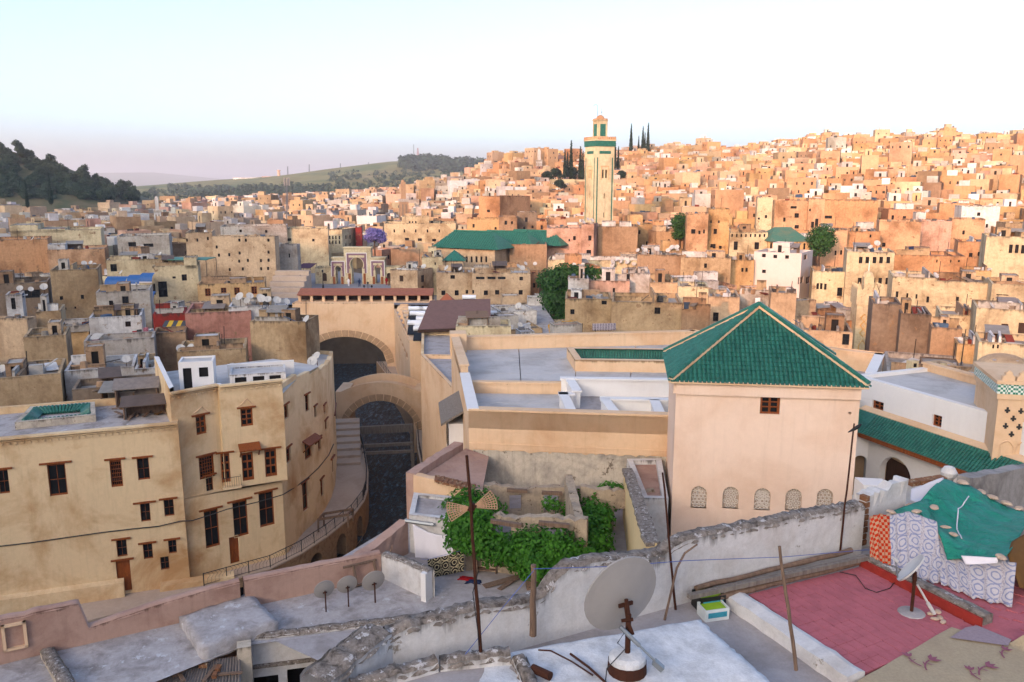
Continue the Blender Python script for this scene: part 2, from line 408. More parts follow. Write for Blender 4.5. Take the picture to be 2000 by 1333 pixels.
# ================================================================ terrain
def sm(t): t = max(0, min(1, t)); return t*t*(3-2*t)
def lerp_tab(tab, x):
    if x <= tab[0][0]: return tab[0][1]
    for (a, za), (b, zb) in zip(tab, tab[1:]):
        if x <= b: return za+(zb-za)*(x-a)/(b-a)
    return tab[-1][1]
GP = [(-60, 60, 3), (-35, 100, 4), (-70, 130, 5), (-60, 180, 8), (-30, 185, 8), (-110, 180, 7), (-150, 250, 8), (-60, 260, 8), (-120, 400, 9),
      (-230, 400, 9), (-50, 380, 10), (-150, 600, 9), (-250, 700, 9), (-60, 650, 12), (-300, 900, 9), (-100, 950, 10), (0, 1000, 12), (0, 120, 5),
      (20, 100, 5), (40, 110, 6), (60, 90, 5), (80, 140, 9), (0, 180, 8), (20, 210, 12), (60, 180, 11), (0, 300, 13), (75, 250, 17), (125, 230, 17),
      (70, 300, 20), (150, 320, 28), (-28, 450, 25), (15, 500, 39), (100, 550, 45), (212, 500, 49), (275, 450, 48), (330, 480, 51), (100, 420, 32),
      (180, 400, 37), (240, 360, 35), (0, 400, 23), (-60, 480, 12), (0, 650, 34), (150, 700, 40), (300, 700, 43), (0, 30, 6), (30, 30, 8), (-40, 30, 4),
      (-400, 500, 10), (-400, 200, 8), (500, 400, 48), (300, 150, 20), (0, 1300, 8), (-400, 1300, 8), (400, 1300, 30), (0, -40, 6), (-200, 0, 6), (200, 0, 12)]
FAR1 = [(-1500, 2)]+[(atY(px, py, 2000).x, atY(px, py, 2000).z) for px, py in
        ((240, 372), (290, 366), (430, 352), (560, 343), (640, 331), (760, 316), (830, 312), (900, 317), (970, 322), (1100, 330))]+[(900, 60)]
FAR2 = [(-900, 2)]+[(atY(px, py, 1450).x, atY(px, py, 1450).z) for px, py in ((420, 388), (520, 366), (620, 352), (760, 346), (880, 342))]+[(400, 40)]
SHADE_RIDGE = [(-900, 260), (-640, 215), (-500, 175), (-394, 150), (-300, 127), (-236, 107), (-208, 104), (-171, 100), (-156, 94), (-110, 80), (-99, 77), (-86, 72), (-52, 73), (0, 66), (60, 60), (200, 50), (500, 40)]
def ground(x, y):
    if y > 1300 or abs(x) > 700: w = 9.0
    else:
        s0 = s1 = 0
        for a, b, z in GP:
            k = 1/((x-a)**2+(y-b)**2+150)**2; s0 += k; s1 += k*z
        w = s1/s0
    if y > 1000:
        w += max(0, lerp_tab(FAR1, x)-9)*math.exp(-((y-2000)/420)**2)*.98 if y < 2000 else max(0, lerp_tab(FAR1, x)-9)*math.exp(-((y-2000)/900)**2)
        w = max(w, 9+max(0, lerp_tab(FAR2, x)-9)*math.exp(-((y-1450)/230)**2))
    # wooded hill to the left of the town
    xe = x*520/max(y, 520)
    if x < -150 and 330 < y < 1300:
        w = max(w, 9+lerp_tab([(-520, 74), (-420, 64), (-322, 45), (-280, 33), (-255, 23), (-232, 12), (-212, 0)], xe)*sm((y-415)/100)*sm((1080-y)/350))
    if 20 < y < 158 and -48 < x < -1: w = min(w, -6+12*sm(max((-38-x)/10, (x+7)/6, (y-150)/8, (35-y)/10)))
    # unseen ridge added behind the terrace, heights shaped to shade the near quarter
    if y < -30:
        w = max(w, 6+(lerp_tab(SHADE_RIDGE, x)-6)*math.exp(-((y+150)/55)**2)*sm((-y-30)/40)) if y > -150 else max(w, lerp_tab(SHADE_RIDGE, x)*.9+lerp_tab(SHADE_RIDGE, x)*.1*math.exp(-((y+150)/55)**2))
    if y > 6000: w += 190*math.exp(-((x+5200)/1500)**2)*math.exp(-((y-11000)/1800)**2)
    return w
def axis(lo, hi, fine0, fine1, step, grow):
    a = []; x = fine0
    while x <= fine1: a.append(x); x += step
    s = step; x = a[-1]
    while x < hi: s *= grow; x += s; a.append(x)
    s = step; x = fine0; b = []
    while x > lo: s *= grow; x -= s; b.append(x)
    return b[::-1]+a
gx = axis(-16000, 16000, -420, 420, 10, 1.22); gy = axis(-700, 22000, -220, 640, 10, 1.10)
gv = [(x, y, ground(x, y)) for y in gy for x in gx]; nx_ = len(gx)
gf = [(j*nx_+i, j*nx_+i+1, (j+1)*nx_+i+1, (j+1)*nx_+i) for j in range(len(gy)-1) for i in range(nx_-1)]
gm = bpy.data.meshes.new('ground'); gm.from_pydata(gv, [], gf); gm.polygons.foreach_set('use_smooth', [True]*len(gf))
def groundmat():
    s = NT('ground_earth_and_grass'); n = s.noise(.006, 6); n2 = s.noise(.05, 5); n3 = s.noise(.6, 4)
    grass = s.ramp(n, [(.38, hx('55633a')), (.5, hx('7f7a4c')), (.6, hx('6d6a40')), (.7, hx('8f7f58'))])
    grass = s.mix(.45, grass, s.ramp(n2, [(.3, .5), (.7, 1.1)]), 'MULTIPLY')
    earth = s.mix(.5, hx('6b5c4c'), s.ramp(n3, [(.3, .4), (.7, 1.1)]), 'MULTIPLY')
    sep = s.n('ShaderNodeSeparateXYZ'); s.l(s.n('ShaderNodeNewGeometry').outputs['Position'], sep.inputs[0])
    far = s.math('MAXIMUM', s.math('MULTIPLY', s.math('SUBTRACT', sep.outputs[1], 900), .01), s.math('MULTIPLY', s.math('SUBTRACT', -218, sep.outputs[0]), .05))
    far = s.math('MINIMUM', s.math('MAXIMUM', far, 0), 1)
    hill = s.math('MINIMUM', s.math('MAXIMUM', s.math('MULTIPLY', s.math('SUBTRACT', 1000, sep.outputs[1]), .01), 0), 1)
    scrub = s.mix(s.ramp(s.noise(.09, 6), [(.4, 0), (.62, 1)]), hx('464c34'), hx('665c46'))
    return s.done(s.mix(far, earth, s.mix(hill, grass, scrub)), .95, 0, .1)
gm.materials.append(groundmat())
tag(link('ground', gm), kind='structure')

# ================================================================ river, its banks and the promenade
def strip(name, left, right, z, mat, kind='structure', th=.0):
    b = MB()
    for i in range(len(left)-1):
        b.poly(((*left[i], z), (*right[i], z), (*right[i+1], z), (*left[i+1], z)))
    return tag(b.build(name, mat), kind=kind)
# river-side edge of the left promenade and the building line above it (z = 0)
EDGE = [atZ(*p, 0) for p in ((150, 1222), (300, 1182), (400, 1150), (530, 1113), (592, 1082), (640, 1050), (690, 1010), (712, 980), (718, 960), (719, 925), (712, 880), (700, 840))]
EDGE = [(p.x, p.y) for p in EDGE]
FOOT = [atZ(*p, 0) for p in ((-260, 1305), (0, 1222), (243, 1158), (356, 1128), (405, 1112), (480, 1088), (556, 1062), (592, 1034), (620, 1008), (640, 975), (652, 940), (662, 895), (668, 852))]
FOOT = [(p.x, p.y) for p in FOOT]
FARL = [(-23.5, 118), (-32.0, 135.6)]                   # left bank on towards the far arch
riv_l = [(p[0], p[1]) for p in EDGE[3:]]+[(-20.5, 106), (-24, 118), (-33, 140)]
riv_r = [(-2, 48), (-4, 60), (-6.5, 68), (-8.5, 76), (-9.6, 84), (-11, 92), (-12.2, 101), (-16.5, 118), (-23.5, 140)]
wmb = MB()
wl = [(-30, 40), (-26, 52)]+riv_l; wr = [(6, 40), (2, 46)]+riv_r
wmb.poly([(p[0], p[1], -3.2) for p in ((-34, 40), (6, 40), (0, 62), (-6, 78), (-8, 92), (-10, 104), (-17, 122), (-22, 160), (-38, 160), (-26, 118), (-22, 102), (-17, 80), (-24, 62))])
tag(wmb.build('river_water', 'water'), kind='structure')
def offs(pts, d):
    out = []
    for i, p in enumerate(pts):
        a = pts[max(i-1, 0)]; b = pts[min(i+1, len(pts)-1)]; e = Vector((b[0]-a[0], b[1]-a[1])).normalized()
        out.append((p[0]+e.y*d, p[1]-e.x*d))
    return out
# promenade slab: poly between FOOT and EDGE
pm = MB()
poly = [(*p, 0.0) for p in FOOT[1:]]+[(*p, 0.0) for p in EDGE[::-1]]
import mathutils
from mathutils.geometry import tessellate_polygon
for t in tessellate_polygon([[Vector(p) for p in poly]]):
    q = [poly[i] for i in t]
    if (q[1][0]-q[0][0])*(q[2][1]-q[0][1])-(q[1][1]-q[0][1])*(q[2][0]-q[0][0]) < 0: q = q[::-1]
    pm.poly(q)
tag(pm.build('promenade_path', 'walkway'), kind='structure')
# quay wall under the promenade, pierced by brick arches
qe = thing('quay_wall', (*EDGE[5], -6), 'curved quay wall with dark arched recesses under the promenade railing', 'wall')
qm = MB()
for i in range(len(EDGE)-1):
    A, B = EDGE[i], EDGE[i+1]; L = math.hypot(B[0]-A[0], B[1]-A[1]); ops = []
    if 2 <= i <= 6 and L > 3: ops = [(L/2-.9, L/2+.9, -3.1, -.75, 'arch')]
    wall(qm, A, B, -6.5, -.004, ops, 1.2)
    if ops:
        dm = MB(); ex, ey = (B[0]-A[0])/L, (B[1]-A[1])/L
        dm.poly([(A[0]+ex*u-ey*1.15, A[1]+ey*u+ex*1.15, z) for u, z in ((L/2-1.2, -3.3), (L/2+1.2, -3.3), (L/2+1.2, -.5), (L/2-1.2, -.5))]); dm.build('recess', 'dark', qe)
qm.build('wall', 'stonearch', qe)
cp = MB(); ed = offs(EDGE, -.28)
for i in range(len(EDGE)-1):
    a, b, c, d = EDGE[i], EDGE[i+1], ed[i+1], ed[i]
    a, b = (a[0]+(a[0]-d[0])*.15, a[1]+(a[1]-d[1])*.15), (b[0]+(b[0]-c[0])*.15, b[1]+(b[1]-c[1])*.15)
    cp.hexa([(*p, .004) for p in (a, b, c, d)], [(*p, .13) for p in (a, b, c, d)])
cp.build('coping', 'walkway', qe)
# right bank: wall and walkway
rb = MB()
for i in range(len(riv_r)-1): wall(rb, riv_r[i+1], riv_r[i], -6.5, -.2, (), .3)
rq = thing('river_bank_wall', (*riv_r[4], -6), 'dark bank wall along the far side of the river', 'wall'); rb.build('wall', 'stonearch', rq)
rp = [(*p, -.2) for p in riv_r[:]]; rr_ = [(3, 50), (0, 60), (-2.5, 68), (-3.6, 76), (-4.8, 84), (-6, 92), (-8, 101), (-12.5, 118), (-19.4, 140)]
b = MB()
for i in range(len(rp)-1): b.poly((rp[i], (*rr_[i], -.2), (*rr_[i+1], -.2), rp[i+1]))
tag(b.build('riverside_path', 'walkway'), kind='structure')
# railing along the promenade
def railing(name, pts, z, h, label, cat='railing', step=1.6, wave=True):
    e = thing(name, (*pts[0], z), label, cat); rl = MB()
    P = [Vector((*p, z)) for p in pts]
    for k, zz in ((0, h), (1, h*.12)): rl.tube([p+Vector((0, 0, zz)) for p in P], .035 if k == 0 else .022, 5)
    rl.build('rail', 'iron', e)
    for a, b in zip(P, P[1:]):
        n = max(1, round((b-a).length/step))
        for k in range(n):
            q = a.lerp(b, k/n); q2 = a.lerp(b, (k+1)/n)
            ps = MB(); ps.tube((q, q+Vector((0, 0, h+.05))), .04, 5); ps.build('post', 'iron', e)
            if wave:
                br = MB()
                for t in range(1, 6):
                    r = q.lerp(q2, t/6); br.tube((r+Vector((0, 0, h*.12)), r+Vector((0, 0, h*.5)), q.lerp(q2, (t+.8)/6)+Vector((0, 0, h*.75)), r+Vector((0, 0, h))), .014, 4, cap=False)
                br.build('bars', 'iron', e)
    return e
railing('promenade_railing', offs(EDGE[2:], -.14), .13, 1.0, 'grey iron railing with wavy bars following the curved promenade edge')
railing('riverside_railing', offs(riv_r[3:], .2), -.2, 1.0, 'grey iron railing on the river bank opposite the curved promenade', wave=False)
# ================================================================ ochre house row along the promenade
W2 = (1, 1, 1, 1)
def pxwin(A, B, cx, cy, w, h, k=None):
    """opening on wall A->B from the window's pixel centre and pixel size"""
    u0, zt = onwall(cx-w/2, cy-h/2, A, B); u1, zb = onwall(cx+w/2, cy+h/2, A, B)
    u0b, _ = onwall(cx-w/2, cy+h/2, A, B)
    return ((u0, u1, zb, zt) if k is None else (u0, u1, zb, zt, k))
def winset(parent, A, B, specs, depth=.12, kind='wood', mat=None, lintel=.25, th=.3):
    ops = []
    for sp in specs:
        cx, cy, w, h = sp[:4]; kd = sp[4] if len(sp) > 4 else kind; li = sp[5] if len(sp) > 5 else lintel
        o = pxwin(A, B, cx, cy, w, h); ops.append(o)
        if kd == 'void': continue
        window(parent, A, B, (o[0]+o[1])/2, o[2], o[1]-o[0], o[3]-o[2], kd, depth, mat, 'door' if kd == 'shutter' else 'window', kd != 'shutter', li)
    return ops
def frieze(parent, A, B, z, mat='ochre', step=.42):
    """a row of small dentils under the parapet"""
    A, B = Vector((A[0], A[1], 0)), Vector((B[0], B[1], 0)); L = (B-A).length; d = (B-A)/L; n = Vector((d.y, -d.x, 0)); m_ = MB()
    k = int(L/step)
    for i in range(k):
        c = A+d*(i+.5)*L/k+n*.05; m_.bar(c+Vector((0, 0, z-.42))-d*.1, c+Vector((0, 0, z-.42))+d*.1, .1, .16)
    m_.bar(A+n*.06+Vector((0, 0, z-.22)), B+n*.06+Vector((0, 0, z-.22)), .12, .1)
    m_.bar(A+n*.09+Vector((0, 0, z+.0)), B+n*.09+Vector((0, 0, z+.0)), .5, .14)
    o = m_.build('frieze', mat, parent); o['kind'] = 'stuff'; return o
# --- low wing
z1 = 12.8
LW = [(-46.0, 50.6), (-24.9, 58.45)]
LWA, LWB = (atZ(-300, 884, z1).x, atZ(-300, 884, z1).y), (atZ(347, 826, z1).x, atZ(347, 826, z1).y)
e = thing('ochre_house', (*LWB, 0), 'long low ochre house wing with a dentil frieze and junk on its flat roof', 'house')
ops = winset(e, LWA, LWB, [(7, 942, 26, 44, 'plain', .3), (112, 938, 42, 58, 'plain', .45), (227, 926, 28, 50, 'grille', .3), (280, 917, 27, 40, 'plain', .3),
      (284, 1002, 22, 33, 'plain', .45), (330, 993, 22, 30, 'plain', .3), (238, 1072, 23, 30, 'plain', .3), (289, 1078, 21, 27, 'plain', .3), (337, 1069, 18, 24, 'plain', .3), (322, 1101, 19, 23, 'plain', 0),
      (242, 1126, 33, 56, 'shutter', .3)])
mw, mr = MB(), MB()
dx = Vector((LWB[0]-LWA[0], LWB[1]-LWA[1])).normalized(); bk = Vector((-dx.y, dx.x))
pts = [LWA, LWB, (LWB[0]+bk.x*9.5, LWB[1]+bk.y*9.5), (LWA[0]+bk.x*9.5, LWA[1]+bk.y*9.5)]
block(mw, mr, pts, -.3, z1, .55, .4, {0: ops})
mw.build('wall', 'ochre', e); mr.build('roof', 'roofold', e); frieze(e, LWA, LWB, z1)
# bench plinth along the foot and ledge
pl = MB(); n_ = Vector((dx.y, -dx.x))
for u0, u1, h, d in ((0, 15.6, 1.3, .5), (18.0, 23.3, .55, .6)):
    a = Vector(LWA)+dx*u0; b = Vector(LWA)+dx*u1; c = b+n_*d; f = a+n_*d
    pl.hexa([(*f, .004), (*c, .004), (*b, .004), (*a, .004)], [(f.x, f.y, h-.15), (c.x, c.y, h-.15), (b.x, b.y, h), (a.x, a.y, h)])
pl.build('plinth', 'ochre', e)
# roof opening with green tiles
def well(parent, c4, z, depth, mat_in, rim='oldwall', tiles=True):
    p = [Vector(q) for q in c4]; q = inset([(v.x, v.y) for v in p], .35); rm = MB(); zi = z+.55
    P = [(v.x, v.y) for v in p]
    for i in range(4):
        j = (i+1) % 4
        rm.poly(((*P[i], z), (*P[j], z), (*P[j], zi), (*P[i], zi)), 0, W2, zi); rm.poly(((*P[i], zi), (*P[j], zi), (*q[j], zi), (*q[i], zi)))
    rm.build('well_rim', rim, parent)
    if tiles:
        t = MB(); r = inset([(v.x, v.y) for v in p], 1.0)
        for i in range(4):
            j = (i+1) % 4; A, B = Vector((*q[i], zi-.02)), Vector((*q[j], zi-.02)); C, D = Vector((*r[j], zi-.42)), Vector((*r[i], zi-.42))
            n = max(3, int((B-A).length/.28))
            for k in range(n):
                a, b = A.lerp(B, (k+.5)/n), D.lerp(C, (k+.5)/n); t.tube((a, b), .12, 6)
        o = t.build('eave_tiles', 'green', parent); o['kind'] = 'stuff'
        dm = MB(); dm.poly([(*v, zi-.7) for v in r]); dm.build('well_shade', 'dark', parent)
WL = [atZ(px, py, 12.35) for px, py in ((30, 838), (188, 822), (186, 796), (60, 806))]
well(e, WL, 12.26, 1, 'dark')
# --- tall section: facets a (plain), b (bay), then the curved face c
zt = 14.9
TA = LWB; pa = atZ(424, 752, zt); pb = atZ(549, 742, zt)
C1 = [(TA[0]+.0, TA[1]+.05), (-21.75, 60.9)]
bay0 = atZ(424, 752, zt); bay1 = atZ(551, 742, zt)
Tp = [(LWB[0]+.02, LWB[1]+.02), (-22.6, 61.4), (-18.6, 65.0)]
e = thing('ochre_house', (*Tp[1], 0), 'tall ochre house with a jutting bay, carved window hoods and white roof terrace', 'house')
A0, B0 = (-25.15, 58.9), (bay0.x, bay0.y)
A1, B1 = (bay0.x+.28, bay0.y-.42), (bay1.x, bay1.y)
ops0 = winset(e, A0, B0, [(393, 831, 23, 32, 'wood', .3), (404, 913, 33, 36, 'grille', .2), (410, 947, 17, 29, 'plain', .25)])
ops1 = winset(e, A1, B1, [(482, 816, 26, 32, 'wood', .25), (441, 915, 21, 54, 'wood', .35), (484, 912, 26, 52, 'wood', .0), (529, 905, 26, 50, 'wood', .4)])
# lower wall, set back behind the bay
A2, B2 = (A0[0]+.25, A0[1]-.15), (B1[0]-.55, B1[1]+.35)
zbay = 6.6
ops2 = winset(e, A2, B2, [(414, 1033, 33, 66, 'plain', .35), (470, 1014, 33, 62, 'plain', .4), (521, 995, 33, 60, 'plain', .35), (458, 1075, 22, 47, 'shutter', .0)])
mw, mr = MB(), MB()
wall(mw, A0, B0, zbay, zt, ops0, .3, 0, W2, zt); wall(mw, B0, A1, zbay, zt); wall(mw, A1, B1, zbay, zt, ops1, .3, 0, W2, zt)
wall(mw, B1, (B1[0]-.55, B1[1]+.36), zbay, zt); wall(mw, A2, B2, -.3, zbay, ops2, .3); wall(mw, (A2[0]-.6, A2[1]+1.3), A2, -.3, zbay)
mw.poly([(*A2, zbay), (*A0, zbay), (*B0, zbay), (*A1, zbay), (*B1, zbay), (*B2, zbay)][::-1])
mw.poly([(*A2, zbay+.01), (*B2, zbay+.01), (*B1, zbay+.01), (*A1, zbay+.01), (*B0, zbay+.01), (*A0, zbay+.01)])
BK0 = (-31.2, 70.5)                                     # rear corners of the roof terrace
BK1 = (-22.6, 76.5)
wall(mw, BK0, A0, 9, zt+.35, (), .3, 0, W2, zt+.35)
# curved face
Cp = [atZ(551, 741, 14.6), atZ(560, 737, 14.4), atZ(585, 733, 14.1), atZ(612, 727, 13.8), atZ(634, 722, 13.5), atZ(650, 717, 13.2), atZ(660, 712, 12.9)]
Cp = [(p.x, p.y) for p in Cp]
Cp = [(B1[0]-.55, B1[1]+.36), (-18.25, 68.2), (-17.75, 70.6), (-17.55, 73.4), (-17.6, 76.4), (-17.95, 79.6), (-18.6, 83.2), (-19.5, 88.2)]
CZT = [14.4, 14.2, 13.9, 13.6, 13.3, 13.0, 12.6, 12.1]
mw.build('wall', 'ochre', e)
frieze(e, A0, B0, zt); frieze(e, A1, B1, zt)
rf = MB(); rt = [A0, B0, A1, B1, Cp[1], Cp[3], BK1, BK0]
rf.poly([(*p, zt-1.15) for p in rt]); rf.build('roof', 'roofgrey', e)
pr = MB()                                               # parapet thickness
rin = inset(rt, .35)
for i in range(0, 3):
    pr.poly(((*rt[i], zt), (*rt[i+1], zt), (*rin[i+1], zt), (*rin[i], zt))); pr.poly(((*rin[i+1], zt-1.15), (*rin[i], zt-1.15), (*rin[i], zt), (*rin[i+1], zt)))
pr.poly(((*BK0, zt+.35), (*A0, zt+.35), (*rin[0], zt+.35), (*rin[7], zt+.35))); pr.poly(((*rin[0], zt-1.15), (*rin[7], zt-1.15), (*rin[7], zt+.35), (*rin[0], zt+.35)))
pr.build('parapet', 'clean_white', e)
# carved gable outlines over two windows, hoods, balconette
cv = MB()
for (A, B, cx, cy, w, h) in ((A0, B0, 393, 808, 30, 14), (A1, B1, 482, 795, 34, 16)):
    pts_ = [onwall(cx-w/2, cy, A, B), onwall(cx-w/4, cy-h*.4, A, B), onwall(cx, cy-h, A, B), onwall(cx+w/4, cy-h*.4, A, B), onwall(cx+w/2, cy, A, B)]
    L = math.hypot(B[0]-A[0], B[1]-A[1]); ex, ey = (B[0]-A[0])/L, (B[1]-A[1])/L
    cv.tube([(A[0]+ex*u+ey*.02, A[1]+ey*u-ex*.02, z) for u, z in pts_], .05, 4)
tag(cv.build('carved_gable', 'peach', e), kind='stuff')
def hood(parent, A, B, cx, cy, wpx, d=.8, h=.6):
    u, z = onwall(cx, cy, A, B); ua, _ = onwall(cx-wpx/2, cy, A, B); ub, _ = onwall(cx+wpx/2, cy, A, B)
    L = math.hypot(B[0]-A[0], B[1]-A[1]); ex, ey = (B[0]-A[0])/L, (B[1]-A[1])/L; nx, ny = ey, -ex
    def P(u, d, z): return (A[0]+ex*u+nx*d, A[1]+ey*u+ny*d, z)
    hm = MB(); hm.hexa([P(ua, d, z-.12), P(ub, d, z-.12), P(ub, 0.01, z+h*.4), P(ua, .01, z+h*.4)], [P(ua, d, z), P(ub, d, z), P(ub, .01, z+h*.6), P(ua, .01, z+h*.6)])
    for u_ in (ua+.1, ub-.1): hm.bar(P(u_, .02, z-.7), P(u_, d*.85, z-.1), .08, .1)
    hm.build('window_hood', 'wood', parent)
hood(e, A1, B1, 486, 874, 42)
bal = MB(); u0, z0 = onwall(434, 950, A1, B1); u1, _ = onwall(470, 950, A1, B1)
L = math.hypot(B1[0]-A1[0], B1[1]-A1[1]); ex, ey = (B1[0]-A1[0])/L, (B1[1]-A1[1])/L; nx, ny = ey, -ex
def PB(u, d, z): return (A1[0]+ex*u+nx*d, A1[1]+ey*u+ny*d, z)
bal.hexa([PB(u0, .55, z0-.2), PB(u1, .55, z0-.2), PB(u1, .01, z0-.2), PB(u0, .01, z0-.2)], [PB(u0, .55, z0), PB(u1, .55, z0), PB(u1, .01, z0), PB(u0, .01, z0)])
bal.build('balcony', 'ochre', e)
bl = MB(); bl.tube((PB(u0, 0, z0+.75), PB(u0, .5, z0+.75), PB(u1, .5, z0+.75), PB(u1, 0, z0+.75)), .02, 4)
for k in range(9): u = u0+(u1-u0)*k/8; bl.tube((PB(u, .5, z0), PB(u, .5, z0+.75)), .012, 4)
bl.build('balcony_railing', 'iron', e)
# roof terrace rooms
def roomlet(parent, x, y, z, sx, sy, h, yaw, mat, ops_front=(), name='roof_room', roofmat='roofgrey', par=.12):
    ca, sa = math.cos(yaw), math.sin(yaw); q = [(x+a*ca-b*sa, y+a*sa+b*ca) for a, b in ((-sx/2, -sy/2), (sx/2, -sy/2), (sx/2, sy/2), (-sx/2, sy/2))]
    w_, r_ = MB(), MB(); block(w_, r_, q, z, z+h, par, .15, {0: list(ops_front)}); o = w_.build(name, mat, parent); r_.build('roof', roofmat, parent)
    if ops_front:
        d_ = MB()
        for op in ops_front:
            u0, u1, za, zb = op[:4]; d_.poly([(q[0][0]+ca*u-sa*.2, q[0][1]+sa*u+ca*.2, zz) for u, zz in ((u0, za), (u1, za), (u1, zb), (u0, zb))])
        d_.build('doorway', 'dark', parent)
    return q
zr = zt-1.15
roomlet(e, -25.4, 65.2, zr, 2.6, 2.2, 2.4, .25, 'clean_white', [(.3, .95, zr+.1, zr+1.9), (1.5, 2.2, zr+1.1, zr+1.9)])
roomlet(e, -21.2, 67.3, zr, 4.4, 3.0, 1.05, .28, 'white', [(.4, 1.3, zr+.2, zr+.8), (1.8, 2.7, zr+.2, zr+.8), (3.1, 4.0, zr+.2, zr+.8)])
ww = MB(); ww.hexa([(*p, zr) for p in ((-24.2, 68.6), (-19.0, 70.4), (-19.1, 70.7), (-24.3, 68.9))], [(*p, zt) for p in ((-24.2, 68.6), (-19.0, 70.4), (-19.1, 70.7), (-24.3, 68.9))]); ww.build('terrace_wall', 'clean_white', e)
# --- curved wing
e = thing('ochre_house', (*Cp[3], 0), 'curved ochre house with small scattered windows following the bend of the river', 'house')
mw = MB(); specs = {0: [(559, 805, 9, 20), (563, 890, 11, 20)], 1: [(600, 788, 9, 28), (602, 878, 15, 26), (596, 970, 14, 46)], 2: [(616, 805, 5, 18), (624, 868, 6, 18), (629, 953, 7, 27)], 3: [(637, 831, 5, 14), (634, 800, 4, 12), (650, 910, 6, 20)], 5: [(655, 820, 4, 14)]}
for i in range(len(Cp)-1):
    A, B = Cp[i], Cp[i+1]; zz = CZT[i+1]
    o_ = winset(e, A, B, specs.get(i, []), kind='plain', lintel=.2)
    wall(mw, A, B, -.3, zz, o_, .3, 0, W2, zz)
    zl = CZT[i] if i else zt
    if i: mw.poly(((*A, zz), (*A, CZT[i]), (A[0]-.4, A[1], CZT[i]), (A[0]-.4, A[1], zz)))
mw.build('wall', 'ochre', e)
hood(e, Cp[1], Cp[2], 603, 862, 26, .7)
cap = MB(); ci = [(p[0]-.4, p[1]) for p in Cp]
for i in range(len(Cp)-1):
    a, b, c, d = Cp[i], Cp[i+1], ci[i+1], ci[i]; zz = CZT[i+1]
    cap.poly(((*a, zz), (*b, zz), (*c, zz), (*d, zz))); cap.poly(((*c, zz-1), (*d, zz-1), (*d, zz), (*c, zz)))
cap.build('parapet', 'ochre', e)
rf = MB(); rf.poly([(p[0]-.39, p[1], CZT[-1]-.4) for p in Cp]+[(-26.5, 90.5, CZT[-1]-.4), (-22.65, 76.4, CZT[-1]-.4)]); rf.build('roof', 'roofgrey', e)
bkw = MB(); wall(bkw, Cp[-1], (-26.5, 90.5), -.3, CZT[-1]); wall(bkw, (-26.5, 90.5), (-25, 80), -.3, CZT[-1]+.1, (), .3); bkw.build('rear_wall', 'ochre', e)
pn = MB(); pn.hexa([(*p, 0.004) for p in (FOOT[8], (FOOT[8][0]+.5, FOOT[8][1]-.3), (FOOT[11][0]+.7, FOOT[11][1]), FOOT[11])], [(*p, .7) for p in (FOOT[8], (FOOT[8][0]+.5, FOOT[8][1]-.3), (FOOT[11][0]+.7, FOOT[11][1]), FOOT[11])])
# small arched recess on low wing, cable sagging along the facades
cb = MB(); pts_ = []
for px, py in ((-10, 1068), (60, 1060), (130, 1050), (200, 1040), (260, 1033), (310, 1028), (352, 1018)):
    u, z = onwall(px, py, LWA, LWB); pts_.append((LWA[0]+dx.x*u+n_.x*.08, LWA[1]+dx.y*u+n_.y*.08, z))
for px, py in ((372, 1012), (410, 1000), (440, 990), (500, 976), (548, 962)):
    A, B = A2, B2; L = math.hypot(B[0]-A[0], B[1]-A[1]); u, z = onwall(px, py, A, B); pts_.append((A[0]+(B[0]-A[0])/L*u+.35, A[1]+(B[1]-A[1])/L*u-.55, z))
for i, (px, py) in ((1, (575, 952)), (1, (598, 935)), (2, (620, 915)), (3, (640, 890)), (4, (650, 868))):
    A, B = Cp[i], Cp[i+1]; L = math.hypot(B[0]-A[0], B[1]-A[1]); u, z = onwall(px, py, A, B); pts_.append((A[0]+(B[0]-A[0])/L*u+.1, A[1]+(B[1]-A[1])/L*u-.05, z))
cb.tube(pts_, .045, 5); tag(cb.build('wall_cable', 'iron'), 'sagging dark cable strung along the ochre house fronts', 'cable')

